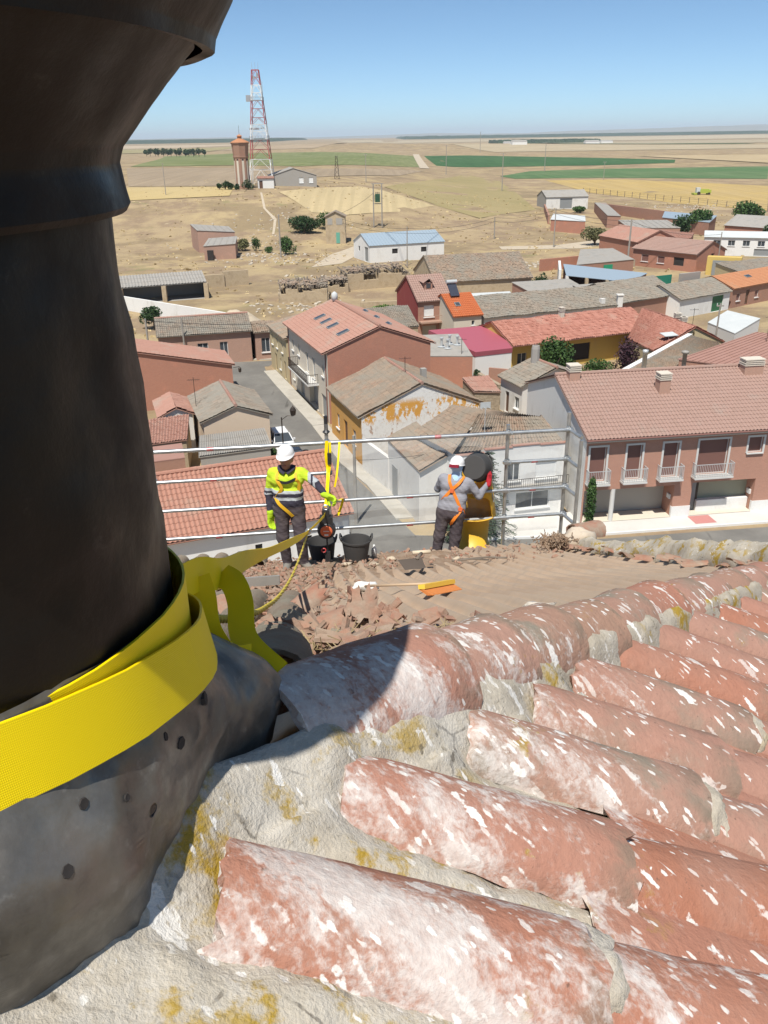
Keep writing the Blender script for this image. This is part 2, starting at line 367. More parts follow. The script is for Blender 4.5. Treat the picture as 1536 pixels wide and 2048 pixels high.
M['cream'] = plaster('cream_render', (.62, .56, .46), amt=.15)
M['beige'] = plaster('beige_render', (.66, .53, .40), (.45, .34, .25), .2)
M['ochre'] = plaster('ochre_paint', (.60, .33, .10), amt=.2)
M['yellow'] = plaster('yellow_paint', (.62, .45, .14), amt=.2)
M['sand'] = plaster('sand_render', (.52, .43, .26), amt=.35)
M['grey_r'] = plaster('grey_render', (.36, .34, .31), amt=.35)
M['stone'] = nmat('rubble_stone', [(.26, .21, .15), (.44, .36, .26), (.34, .27, .19), (.5, .43, .33)], 3.5, bump=.9, bscale=4, bdist=.12)
M['adobe'] = nmat('adobe', [(.42, .32, .20), (.5, .4, .27), (.36, .27, .17)], .9, bump=.5, bscale=6, bdist=.06)
M['wood_old'] = nmat('grey_wood', [(.14, .11, .085), (.24, .20, .16)], 3, bump=.4, bscale=20)
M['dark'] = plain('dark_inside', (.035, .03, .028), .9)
def glassm():
    t = NT('window_glass', .08, .5); t.col((.055, .065, .075)); return t.m
M['glass'] = glassm()
M['shut_brown'] = NT('brown_roller_shutter', .6).col((.20, .10, .08)).m
M['shut_olive'] = NT('olive_roller_shutter', .6).col((.33, .33, .24)).m
M['shut_grey'] = NT('grey_roller_door', .6).col((.40, .37, .32)).m
for k in ('shut_brown', 'shut_olive', 'shut_grey'):
    q = M[k]; t = q.node_tree; b = [n for n in t.nodes if n.type == 'BSDF_PRINCIPLED'][0]
    wv = t.nodes.new('ShaderNodeTexWave'); wv.wave_type = 'BANDS'; wv.bands_direction = 'Z'; wv.inputs['Scale'].default_value = 6 if k == 'shut_brown' else 4; wv.inputs['Detail'].default_value = 1
    tc = t.nodes.new('ShaderNodeTexCoord'); t.links.new(tc.outputs['Object'], wv.inputs[0]); bp = t.nodes.new('ShaderNodeBump'); bp.inputs['Strength'].default_value = .5; bp.inputs['Distance'].default_value = .02
    t.links.new(wv.outputs[1], bp.inputs['Height']); t.links.new(bp.outputs[0], b.inputs['Normal'])
M['frame_w'] = plain('white_frame', (.75, .75, .73), .5)
M['frame_g'] = plain('grey_stone_frame', (.62, .61, .58), .7)
M['door_b'] = plain('brown_door', (.13, .07, .045), .6)
M['door_g'] = plain('green_door', (.03, .14, .06), .5)
M['door_gr'] = plain('grey_metal_door', (.26, .27, .27), .5)
M['iron'] = plain('dark_iron', (.07, .055, .045), .5, .6)
M['steel'] = plain('light_railing', (.58, .60, .60), .4, .3)
M['pipe'] = plain('downpipe', (.22, .11, .09), .5)
M['cap'] = plain('chimney_cap', (.62, .56, .47), .8)
M['panel'] = plain('solar_panel', (.05, .055, .075), .15)
M['wire'] = plain('wire', (.03, .03, .03), .6)

# ------------------------------------------------------------------ builders
def sag(p): return .09 * fbm((p.x * .35, p.y * .35, 3), 3)
def wave_quad(mb, A, B, Cc, D, pitch=.24, amp=.045, step=.42, lift=.03, k=4, mi=0, jit=0., seed=0):
    """courses of curved tiles over a slope: A,B eave ends, C over B, D over A"""
    A, B, Cc, D = [Vector(q) for q in (A, B, Cc, D)]
    Lu = max((B - A).length, (Cc - D).length); Lv = ((D - A).length + (Cc - B).length) / 2
    nu = max(2, int(round(Lu / pitch)) * k); nv = max(2, int(round(Lv / step)))
    n = (B - A).cross(D - A).normalized(); n = n if n.z > 0 else -n
    r_ = random.Random(seed); V = []; UV = []; F = []
    jj = [[(r_.random() - .5) * jit for _ in range(nu // k + 1)] for _ in range(nv)]
    for j in range(nv):
        for e in (0, 1):
            t = (j + e) / nv; a = A.lerp(D, t); b = B.lerp(Cc, t)
            for i in range(nu + 1):
                u = i / nu; h = amp * math.cos(2 * math.pi * i / k) + (lift if e == 0 else 0) + jj[j][i // k] + (sag(a.lerp(b, u)) if jit else 0)
                V.append(a.lerp(b, u) + n * h); UV.append((u * Lu, (j + .02 + .96 * e) / nv * Lv))
    w_ = nu + 1
    for j in range(2 * nv - 1):
        for i in range(nu):
            a = j * w_ + i; F.append((a, a + 1, a + w_ + 1, a + w_))
    mb.mesh(V, F, mi, UV)
def flat_quad(mb, A, B, Cc, D, th=.06, mi=0, ribs=0, ramp=.03):
    A, B, Cc, D = [Vector(q) for q in (A, B, Cc, D)]
    n = (B - A).cross(D - A).normalized(); n = n if n.z > 0 else -n
    lo = [q - n * th for q in (A, B, Cc, D)]
    Lu = (B - A).length; Lv = (D - A).length; U = [(0, 0), (Lu, 0), (Lu, Lv), (0, Lv)]
    mb.face((A, B, Cc, D), mi, U); mb.face(lo[::-1], mi, U)
    for i in range(4):
        j = (i + 1) % 4; mb.face(((A, B, Cc, D)[i], lo[i], lo[j], (A, B, Cc, D)[j]), mi)
    for i in range(ribs):
        t = (i + .5) / ribs; a = A.lerp(B, t); b = D.lerp(Cc, t); ax = (b - a).normalized()
        mb.obox((a + b) / 2 + n * ramp, (ax, n.cross(ax), n), ((b - a).length / 2, .03, ramp), mi)

UPV = Vector((0, 0, 1))
def wall_sheet(mb, O, d, n, L, z0, z1, opens=(), depth=.18, mi=0, u_off=0.):
    """one wall with real openings: O left foot seen from outside, d along, n outward"""
    us = sorted({0., L, *[q for o in opens for q in o[:2]]}); zs = sorted({z0, z1, *[q for o in opens for q in o[2:4]]})
    us = [u for u in us if -1e-6 <= u <= L + 1e-6]; zs = [z for z in zs if z0 - 1e-6 <= z <= z1 + 1e-6]
    P = lambda u, z, dd=0.: (O.x + d.x * u - n.x * dd, O.y + d.y * u - n.y * dd, z)
    for i in range(len(us) - 1):
        for j in range(len(zs) - 1):
            um, zm = (us[i] + us[i + 1]) / 2, (zs[j] + zs[j + 1]) / 2
            if any(o[0] < um < o[1] and o[2] < zm < o[3] for o in opens): continue
            mb.face([P(us[i], zs[j]), P(us[i + 1], zs[j]), P(us[i + 1], zs[j + 1]), P(us[i], zs[j + 1])], mi, [(us[i] + u_off, zs[j]), (us[i + 1] + u_off, zs[j]), (us[i + 1] + u_off, zs[j + 1]), (us[i] + u_off, zs[j + 1])])
    for o in opens:
        dd = o[5] if len(o) > 5 and o[5] else depth; u0, u1, a, b = o[:4]
        for q in ([(u0, a), (u0, b)], [(u1, b), (u1, a)], [(u0, b), (u1, b)], [(u1, a), (u0, a)]):
            (ua, za), (ub, zb) = q
            mb.face([P(ua, za), P(ub, zb), P(ub, zb, dd), P(ua, za, dd)], mi, [(0, za), (0, zb), (dd, zb), (dd, za)])
def fill_open(root, O, d, n, o, sill=True, frame=None):
    u0, u1, z0, z1, kind = o[:5]; dd = (o[5] if len(o) > 5 and o[5] else .18) - .01
    kinds = {'win': ('window', 'glass'), 'shut': ('window', 'shut_brown'), 'olive': ('window', 'shut_olive'), 'white': ('window', 'frame_w'), 'dark': ('opening', 'dark'), 'door': ('door', 'door_b'), 'green': ('door', 'door_g'), 'grey': ('door', 'door_gr'), 'garage': ('garage_door', 'shut_grey'), 'whitedoor': ('door', 'frame_w')}
    nm, mk = kinds[kind]; m_ = MB(); c = O + d * ((u0 + u1) / 2) - n * (dd - .01); c.z = (z0 + z1) / 2
    hw, hz = (u1 - u0) / 2, (z1 - z0) / 2
    m_.obox(c, (d, n, UPV), (hw, .012, hz))
    w_ = reparent(m_.build(nm, M[mk]), root)
    if kind in ('win', 'white', 'shut') :
        f = MB(); fm = M[frame] if frame else M['frame_w']; fw_ = .05
        cf = c + n * .03
        for s_ in (-1, 1):
            f.obox(cf + d * (s_ * (hw - fw_ / 2)), (d, n, UPV), (fw_ / 2, .02, hz)); q = cf.copy(); q.z += s_ * (hz - fw_ / 2); f.obox(q, (d, n, UPV), (hw - fw_, .02, fw_ / 2))
        if kind == 'win' and u1 - u0 > .7: f.obox(cf, (d, n, UPV), (.025, .02, hz - fw_))
        fo = f.build('frame', fm); fo.parent = w_
        if sill:
            s2 = MB(); q = O + d * ((u0 + u1) / 2) + n * .04; q.z = z0 - .04; s2.obox(q, (d, n, UPV), (hw + .08, .08, .04)); so_ = s2.build('sill', fm); so_.parent = w_
    return w_

def house(name, label, A, B, w_, e, r_, wall, roof, cat='house', base=-.05, oh=.3, vo=.18, tile=(.24, .045, .42), opens=None, mono=False, flat=False, ridge=None, jit=.0, frame=None, ribs=0, back=None, group=None, sides=None):
    """A,B: front eave ends (seen from the front, left to right); the house extends w_ to the ridge and w_ behind it"""
    opens = opens or {}; A = Vector((*A, 0)); B = Vector((*B, 0)); d = (B - A).normalized(); L = (B - A).length; n = Vector((-d.y, d.x, 0))
    if w_ < 0: n = -n; w_ = -w_
    root = thing(name, label, cat, (A + B) / 2 + n * w_, group); root.location.z = base
    full = w_ if mono else 2 * w_; wb = back if back else full
    slope = (r_ - e) / w_
    fo = A + d * vo + n * oh; Lw = L - 2 * vo; dep = full - 2 * oh if not mono else full - oh - .1
    zt = e + slope * oh - .04; out = -n
    sides = sides or {}; mats = [wall] + [sides[k] for k in sides]; mi = {k: mats.index(sides[k]) if k in sides else 0 for k in 'FKLR'}
    m_ = MB(); F_, K_, L_, R_ = [opens.get(k, []) for k in 'FKLR']
    wall_sheet(m_, fo, d, out, Lw, base, zt, F_, mi=mi['F'])
    bz = zt if not mono else r_ - .1 * slope - .04
    bo = fo + d * Lw + n * dep; wall_sheet(m_, bo, -d, n, Lw, base, bz, K_, mi=mi['K'])
    ro = fo + d * Lw; wall_sheet(m_, ro, n, d, dep, base, zt, R_, mi=mi['R'])
    lo = fo + n * dep; wall_sheet(m_, lo, -n, -d, dep, base, zt, [(dep - o[1], dep - o[0], *o[2:]) for o in L_], mi=mi['L'])
    rz = r_ - .05
    for q, dd in ((ro, n), (lo, -n)):
        P0 = Vector((q.x, q.y, zt)); P1 = P0 + dd * dep
        if mono:
            hi = P1 if dd == n else P0
            m_.face([P0, P1, Vector((hi.x, hi.y, bz))], mi['R' if dd == n else 'L'], [(0, zt), (dep, zt), (dep if dd == n else 0, bz)])
        else:
            mid = (P0 + P1) / 2; m_.face([P0, P1, Vector((mid.x, mid.y, rz))], mi['R' if dd == n else 'L'], [(0, zt), (dep, zt), (dep / 2, rz)])
    wo_ = reparent(m_.build('wall', [M[k] for k in mats]), root)
    rf = MB(); A3, B3 = Vector((A.x, A.y, e)), Vector((B.x, B.y, e)); D3 = A3 + n * w_ + UPV * (r_ - e); C3 = B3 + n * w_ + UPV * (r_ - e)
    sd = sum(map(ord, label)) % 1000
    slopes = [(A3, B3, C3, D3)]
    if not mono: slopes.append((B3 + n * 2 * w_, A3 + n * 2 * w_, D3, C3))
    for q in slopes:
        if flat: flat_quad(rf, *[p + UPV * .05 for p in q], th=.08, ribs=ribs)
        else:
            wave_quad(rf, *[p + UPV * .09 for p in q], pitch=tile[0], amp=tile[1], step=tile[2], jit=jit, seed=sd)
            flat_quad(rf, *[p + UPV * .012 for p in q], th=.05)
    ro_ = reparent(rf.build('roof', M[roof]), root)
    if not flat: ro_['kind'] = 'stuff'
    if ridge and not mono:
        g = MB(); nseg = max(2, int(L / .4)); a, b = D3 + UPV * .12, C3 + UPV * .12
        for i in range(nseg):
            p, q = a.lerp(b, i / nseg), a.lerp(b, (i + 1.08) / nseg if i < nseg - 1 else 1); g.tube([p, q], [.13, .15], 8, 0)
        ri = g.build('ridge_tiles', M[ridge]); ri.parent = ro_
    for O_, dd, nn, ops in ((fo, d, out, F_), (bo, -d, n, K_), (ro, n, d, R_)):
        for o in ops: fill_open(root, O_, dd, nn, o, frame=frame)
    for o in L_: fill_open(root, lo, -n, -d, (dep - o[1], dep - o[0], *o[2:]), frame=frame)
    return dict(root=root, A=A, d=d, n=n, L=L, w=w_, e=e, r=r_, roof=ro_, slope=slope, fo=fo, out=out)
def on_roof(h, u, v, back=False):
    p = h['A'] + h['d'] * u + h['n'] * v; z = h['e'] + h['slope'] * (v if v <= h['w'] else 2 * h['w'] - v); return Vector((p.x, p.y, z + .09))
def chimney(h, u, v, wx=.35, wy=.35, hz=1.0, mat='brick_dull', cap=True):
    p = on_roof(h, u, v); m_ = MB(); m_.obox(p + UPV * (hz / 2 - .3), (h['d'], h['n'], UPV), (wx, wy, hz / 2 + .3)); c = reparent(m_.build('chimney', M[mat]), h['root'])
    if cap:
        k = MB()
        for i in range(4): k.obox(p + UPV * (hz + .06 + i * .13), (h['d'], h['n'], UPV), (wx + .05 - (.04 if i % 2 == 0 and 0 < i < 3 else 0), wy + .05, .035))
        k.obox(p + UPV * (hz + .27), (h['d'], h['n'], UPV), (wx - .1, wy - .1, .2))
        ko = k.build('chimney_cap', M['cap']); ko.parent = c
    return c
def skylight(h, u, v, su=.35, sv=.55):
    p = on_roof(h, u, v); ax = (h['n'] + UPV * h['slope']).normalized(); nn = h['d'].cross(ax); nn = nn if nn.z > 0 else -nn
    m_ = MB(); m_.obox(p + nn * .05, (h['d'], ax, nn), (su, sv, .07)); f = reparent(m_.build('skylight', M['door_gr']), h['root'])
    g = MB(); g.obox(p + nn * .125, (h['d'], ax, nn), (su - .07, sv - .07, .008)); go = g.build('pane', M['glass']); go.parent = f
def wallbox(name, label, poly, z1, mat, cat='wall', base=-.05, coping=None):
    m_ = MB(); m_.prism(poly, base, z1); o = m_.build(name, M[mat] if isinstance(mat, str) else mat); return tag(o, label, cat)
def strip(p, q, t=.25):
    p, q = Vector((*p, 0)), Vector((*q, 0)); d = (q - p).normalized(); n = Vector((-d.y, d.x, 0)) * (t / 2)
    return [tuple((p - n).xy), tuple((q - n).xy), tuple((q + n).xy), tuple((p + n).xy)]

def quadhouse(name, label, P, wall, roof, cat='shed', base=-.05, tiles=None, inset=.15, ribs=0, open_side=None, jit=0., th=.08, group=None):
    """a roof sheet on four points (front-left, front-right, back-right, back-left) with walls under its edges"""
    P = [Vector(q) for q in P]; c = sum(P, Vector()) / 4
    root = thing(name, label, cat, (c.x, c.y, base), group)
    I = [p + (Vector((c.x, c.y, p.z)) - p).normalized() * inset for p in P]
    m_ = MB()
    for i in range(4):
        if i == open_side: continue
        a, b = I[i], I[(i + 1) % 4]; L = math.dist(a.xy, b.xy)
        m_.face([(a.x, a.y, base), (b.x, b.y, base), (b.x, b.y, b.z - .05), (a.x, a.y, a.z - .05)], 0, [(0, base), (L, base), (L, b.z), (0, a.z)])
    m_.face([(p.x, p.y, base + .06) for p in I])
    reparent(m_.build('wall', M[wall]), root)
    rf = MB()
    if tiles:
        wave_quad(rf, *[p + UPV * .09 for p in P], pitch=tiles[0], amp=tiles[1], step=tiles[2], jit=jit, seed=int(abs(c.x * 7)) ); flat_quad(rf, *P, th=.05)
    else: flat_quad(rf, *P, th=th, ribs=ribs)
    ro = reparent(rf.build('roof', M[roof]), root)
    if tiles: ro['kind'] = 'stuff'
    return root, I
# ------------------------------------------------------------------ the brick house with balconies
d1 = Vector((.99, .13, 0)).normalized(); o1 = Vector((.13, -.99, 0)).normalized(); W0 = Vector((14.2, 51.2, 0))
A1 = W0 + d1 * (-1.28) + o1 * .5; B1 = W0 + d1 * 17 + o1 * .5
wins = [(.3, 1.42, 3.12, 5.5), (2.82, 3.85, 3.12, 5.5), (5.32, 6.35, 3.12, 5.5), (7.75, 9.85, 3.12, 5.55), (11.22, 12.25, 4.45, 5.55), (14.0, 15.1, 3.12, 5.5)]
h1 = house('brick_house', 'long brick house with four railed balconies and a brown tiled roof', A1.xy, B1.xy, 7.0, 6.12, 8.55, 'brick_b1', 'r_b1', oh=.5, vo=.18, tile=(.25, .035, .42),
           opens={'F': [(*q, 'shut', .2) for q in wins] + [(.12, 6.4, .16, 2.47, 'garage', 1.5), (7.67, 12.18, .16, 2.55, 'olive', 1.0)]}, sides={'L': 'white_old'}, ridge='r_b1', frame='frame_g')
r1 = h1['root']; f1 = h1['fo']
for (u0, u1, z0, z1) in wins:
    m_ = MB(); t_ = .13
    for uu in (u0 - t_ / 2, u1 + t_ / 2): q = f1 + d1 * uu + o1 * .02; q.z = (z0 + z1 + t_) / 2; m_.obox(q, (d1, o1, UPV), (t_ / 2, .03, (z1 - z0 + t_) / 2))
    q = f1 + d1 * ((u0 + u1) / 2) + o1 * .022; q.z = z1 + t_ / 2; m_.obox(q, (d1, o1, UPV), ((u1 - u0) / 2, .03, t_ / 2))
    reparent(m_.build('window_surround', M['frame_g']), r1)
for (u0, u1) in [(.1, 1.62), (2.5, 4.15), (5.0, 6.65), (7.45, 10.15), (13.7, 15.4)]:
    m_ = MB(); c_ = f1 + d1 * ((u0 + u1) / 2) + o1 * .31; c_.z = 3.04; m_.obox(c_, (d1, o1, UPV), ((u1 - u0) / 2, .32, .055)); b_ = reparent(m_.build('balcony', M['frame_g']), r1)
    m_ = MB(); hw = (u1 - u0) / 2 - .04
    c_.z = 4.02
    for zz in (4.02, 3.18):
        for s_ in (-1, 1): q = c_ + d1 * (s_ * hw); q.z = zz; m_.obox(q, (d1, o1, UPV), (.02, .28, .018))
        q = c_ + o1 * .28; q.z = zz; m_.obox(q, (d1, o1, UPV), (hw, .02, .018))
    nb = int(2 * hw / .115)
    for i in range(nb + 1): q = c_ + d1 * (-hw + 2 * hw * i / nb) + o1 * .28; q.z = 3.56; m_.obox(q, (d1, o1, UPV), (.01, .01, .46))
    for s_ in (-1, 1):
        for i in range(5): q = c_ + d1 * (s_ * hw) + o1 * (-.26 + .11 * i); q.z = 3.56; m_.obox(q, (d1, o1, UPV), (.01, .01, .46))
    ra = m_.build('railing', M['steel']); ra.parent = b_
m_ = MB(); q = f1 + d1 * 2.15 + o1 * -.1; m_.lathe([(.16, .14), (.16, 2.5)], (q.x, q.y, 0), 14); reparent(m_.build('pillar', M['frame_g'], smooth=True), r1)
for u0, u1 in ((6.4, 7.67), (12.18, 17.5)):
    m_ = MB(); q = f1 + d1 * ((u0 + u1) / 2) + o1 * -.07; q.z = .5; m_.obox(q, (d1, o1, UPV), ((u1 - u0) / 2 + .03, .1, .4)); reparent(m_.build('plinth', M['white']), r1)
m_ = MB(); q = f1 + d1 * 10.3 - o1 * .75; q.z = .56; m_.obox(q, (d1, o1, UPV), (1.86, .2, .4)); reparent(m_.build('shop_front', M['white']), r1)
m_ = MB(); q = f1 + d1 * 8.05 - o1 * .85; q.z = 1.3; m_.obox(q, (d1, o1, UPV), (.36, .04, 1.14)); reparent(m_.build('door', M['door_gr']), r1)
m_ = MB(); q = f1 + d1 * 8.5 - o1 * .85; q.z = 1.3; m_.obox(q, (d1, o1, UPV), (.07, .06, 1.14)); reparent(m_.build('door_post', M['iron']), r1)
for uu, zz in ((6.33, 1.5), (12.13, 1.45)):
    m_ = MB(); q = f1 + d1 * uu - o1 * .5; q.z = zz; m_.obox(q, (d1, o1, UPV), (.05, .2, .16)); reparent(m_.build('meter_box', M['frame_w']), r1)
m_ = MB(); q = f1 + d1 * 8.75 + o1 * .22; q.z = 6.02; m_.obox(q, (d1, o1, UPV), (8.8, .22, .07)); reparent(m_.build('cornice', M['cream']), r1)
m_ = MB(); q = A1 - o1 * 0.02; m_.tube([(A1.x, A1.y, 6.12), (B1.x, B1.y, 6.12)], .07, 8); reparent(m_.build('gutter', M['pipe']), r1)
for u0, u1, dd in ((.12, 6.4, 1.5), (7.67, 12.18, 1.0)):
    m_ = MB(); q = f1 + d1 * ((u0 + u1) / 2) - o1 * (dd / 2 - .08); q.z = .172; m_.obox(q, (d1, o1, UPV), ((u1 - u0) / 2 - .01, dd / 2 - .02, .008)); reparent(m_.build('recess_floor', M['cream']), r1)
chimney(h1, 6.9, 4.6, .38, .38, .8, 'brick_b1'); chimney(h1, 1.2, 6.6, .38, .38, .45, 'brick_b1'); chimney(h1, 14.2, 6.2, .7, .4, .5, 'brick_b1')

# ------------------------------------------------------------------ the low house under the scaffold
h2 = house('tiled_house', 'low white house with a large orange-red tiled roof right below the scaffold', (-17.5, 36.42), (-1.65, 42.4), 4.85, 5.0, 6.98, 'white', 'r_b2', oh=.4, tile=(.26, .045, .42), ridge='r_b2',
           opens={'F': [(11.2, 11.6, 3.6, 3.95, 'dark'), (14.0, 14.4, 3.6, 3.95, 'dark'), (12.7, 13.0, 2.4, 2.7, 'dark'), (8.2, 9.0, 2.6, 3.6, 'win')]})

# ------------------------------------------------------------------ houses on the left of the street
h3 = house('beige_house', 'small beige house with a blank gable and an old grey tiled roof', (-17.06, 71.4), (-14.5, 63.8), 2.96, 3.4, 4.5, 'beige', 'r_grey', ridge='r_rust', jit=.02)
h4 = house('brick_house', 'big blank brick gable beside the street beyond the beige house', (-14.4, 81.4), (-16.4, 87.3), 9.5, 3.7, 5.85, 'brick_red', 'r_rust', ridge='r_rust', opens={'F': [(1.2, 3.8, .1, 2.4, 'garage')]})
m_ = MB(); m_.lathe([(.02, .0), (.14, .1), (.16, .4), (.1, .5), (0, .52)], (-13.9, 80.9, 3.1), 10); m_.tube([(-14.6, 81.3, 3.5), (-13.9, 80.9, 3.7)], .03, 6)
tag(m_.build('wall_lamp', M['iron']), 'black street lantern on a bracket at the brick gable corner', 'street lamp')
h5 = house('pink_brick_house', 'low pink brick house with pale window surrounds facing the street end', (-25.5, 95.2), (-15.0, 98.0), 3.7, 3.55, 4.95, 'brick_pink', 'r_grey', ridge='r_rust', jit=.03, oh=.35,
           opens={'F': [(4.3, 5.5, 1.0, 2.5, 'win'), (6.85, 7.75, .1, 2.5, 'win')]}, frame='frame_w')
h5b = house('ruined_house', 'brick house end with a barred window and a fallen tile roof', (-14.9, 98.1), (-11.9, 98.9), 3.2, 3.3, 3.7, 'brick_pink', 'r_tan', jit=.12, opens={'F': [(.7, 1.7, .9, 2.6, 'win')]})
h6 = house('white_house', 'small white gabled house at the end of the grey row', (-26.6, 103.6), (-24.2, 96.6), 2.4, 2.7, 3.6, 'white', 'r_tan', jit=.04)
h10 = house('sand_house', 'narrow sand-coloured house with rows of small windows next to the cream facade', (-13.0, 95.5), (-10.25, 87.8), 4.0, 4.7, 5.7, 'sand', 'r_tan', jit=.05,
            opens={'F': [(1.0, 1.6, 2.9, 4.0, 'win'), (3.2, 3.8, 2.9, 4.0, 'win'), (5.6, 6.2, 2.9, 4.0, 'win'), (2.0, 2.9, .15, 2.1, 'door'), (4.4, 5.0, .8, 2.0, 'win'), (6.2, 7.0, .15, 2.1, 'door')]})
# yard of the beige house: sheds, corrugated roofs, white ruin
root, I = quadhouse('lean_to', 'grey corrugated fibre-cement lean-to roof below the beige gable', [(-13.6, 58.3, 2.6), (-8.4, 60.2, 2.6), (-9.4, 63.6, 3.0), (-14.2, 61.9, 3.0)], 'grey_r', 'fibre', tiles=(.18, .04, 1.4))
quadhouse('lean_to', 'patchwork roof of red and grey tiles beside the beige house', [(-18.5, 60.8, 2.7), (-15.2, 62.0, 2.7), (-15.9, 66.5, 3.3), (-19.5, 65.3, 3.3)], 'adobe', 'r_rust', tiles=(.24, .05, .4), jit=.06)
quadhouse('outhouse', 'dull pink block-built outhouse next to the lean-to', [(-18.2, 55.6, 3.1), (-14.3, 57.0, 3.1), (-15.2, 60.2, 3.1), (-19.0, 58.8, 3.1)], 'brick_dull', 'sheet_red', inset=.02)
h3b = house('white_ruin', 'whitewashed ruin with a stub of tiled roof behind the beige house', (-20.2, 71.5), (-18.6, 66.6), 1.6, 3.0, 3.7, 'white_old', 'r_rust', jit=.1)
# balcony house
h8 = house('balcony_house', 'tall house with a cream street front, brick gable, long balcony and skylights', (-10.25, 87.6), (-5.3, 73.4), 5.5, 6.5, 8.5, 'brick_red', 'r_rust', oh=.55, vo=.12, tile=(.24, .03, .4), ridge='r_rust', sides={'F': 'cream'},
           opens={'F': [(1.5, 2.2, 4.1, 5.15, 'win'), (3.9, 4.6, 4.1, 5.15, 'win'), (7.0, 7.9, 3.1, 5.05, 'win'), (9.4, 10.3, 3.1, 5.05, 'win'), (12.8, 13.5, 4.1, 5.1, 'win'), (1.4, 2.1, 1.0, 2.1, 'win'), (4.4, 5.9, .14, 2.6, 'grey'), (7.8, 11.0, .14, 2.5, 'grey', .5), (12.2, 13.9, .14, 2.3, 'grey')]})
r8 = h8['root']; f8, d8, n8 = h8['fo'], h8['d'], h8['out']
m_ = MB(); q = f8 + d8 * 7.6 + n8 * .55; q.z = 2.86; m_.obox(q, (d8, n8, UPV), (3.9, .55, .07)); b8 = reparent(m_.build('balcony', M['frame_g']), r8)
m_ = MB()
for zz in (3.85, 3.05):
    q = f8 + d8 * 7.6 + n8 * 1.05; q.z = zz; m_.obox(q, (d8, n8, UPV), (3.85, .02, .02))
    for s_ in (-1, 1): q = f8 + d8 * (7.6 + s_ * 3.85) + n8 * .55; q.z = zz; m_.obox(q, (d8, n8, UPV), (.02, .5, .02))
for i in range(52): q = f8 + d8 * (3.78 + i * .15) + n8 * 1.05; q.z = 3.4; m_.obox(q, (d8, n8, UPV), (.012, .012, .46))
for s_ in (-1, 1):
    for i in range(6): q = f8 + d8 * (7.6 + s_ * 3.85) + n8 * (.1 + i * .17); q.z = 3.4; m_.obox(q, (d8, n8, UPV), (.012, .012, .46))
ra = m_.build('railing', M['iron']); ra.parent = b8
for uu in (.15, 14.3):
    m_ = MB(); q = f8 + d8 * uu + n8 * .06; m_.tube([(q.x, q.y, .1), (q.x, q.y, 6.4)], .05, 8); reparent(m_.build('downpipe', M['pipe']), r8)
m_ = MB(); rt8 = f8 + d8 * 14.66
for i in range(9): q = rt8 + d8 * .02 - n8 * (.3 if i % 2 else .22); q.z = 2.9 + i * .42; m_.obox(q, (d8, n8, UPV), (.02, .3 if i % 2 else .22, .21))
reparent(m_.build('quoin', M['cream']), r8)
q = rt8 - n8 * 2.9 + d8 * .012; q.z = 4.45; m_ = MB(); m_.obox(q, (d8, n8, UPV), (.012, 2.3, .14)); reparent(m_.build('concrete_band', M['grey_r']), r8)
for uu in (4.3, 6.6, 8.9, 12.2): skylight(h8, uu, 2.9, .35, .6)
for uu in (3.5, 7.0, 10.5): skylight(h8, uu, 7.9, .5, .25)
m_ = MB(); q = on_roof(h8, 1.2, 5.4); m_.lathe([(.0, 0), (.28, .1), (.33, .5), (.3, .8), (.12, .95), (0, 1.0)], q, 12); reparent(m_.build('roof_vent', M['white_roof'], smooth=True), r8)
# yellow house
def flaked():
    t = NT('flaked_ochre_gable', .9, .2); p = t.pos(); z = t.n('SeparateXYZ'); t.put(z.inputs[0], p)
    a = t.noise(t.mapping(p, (1, 1, .5)), .9, 6, .7); b = t.noise(p, 4, 5, .7)
    band = t.math('MULTIPLY', t.step(z.outputs[2], 3.1, 3.7), t.step(z.outputs[2], 5.3, 4.7))
    k = t.mix(t.step(b, .45, .75), (.70, .69, .66), (.58, .55, .50))
    k = t.mix(t.math('MULTIPLY', band, t.step(t.math('ADD', a, t.math('MULTIPLY', b, .35)), .66, .71)), k, (.60, .31, .07))
    k = t.mix(t.step(t.noise(t.mapping(p, (1, 1, .6), (0, 0, 0), (5, 3, 1)), 1.6, 6, .7), .6, .68), k, (.38, .24, .16))
    t.col(k); t.bump(b, .4, .03); return t.m
M['flaked'] = flaked()
h9 = house('ochre_house', 'ochre house with an old tiled roof and a flaking white gable', (-4.8, 71.0), (-1.9, 62.6), 5.35, 4.0, 6.2, 'flaked', 'r_tan', oh=.3, vo=.1, tile=(.30, .10, .5), ridge='r_rust', jit=.03, sides={'F': 'ochre'}, frame='frame_w',
           opens={'F': [(1.7, 2.5, 1.2, 2.45, 'win'), (3.7, 4.8, .14, 2.5, 'door'), (6.2, 7.1, 1.2, 2.4, 'win')]})
chimney(h9, 5.0, 7.0, .22, .22, .8, 'grey_r', False)
wallbox('yard_wall', 'low white wall along the pavement between ochre house and white house', strip((-1.5, 62.0), (.5, 57.6), .3), 2.6, 'white_old')
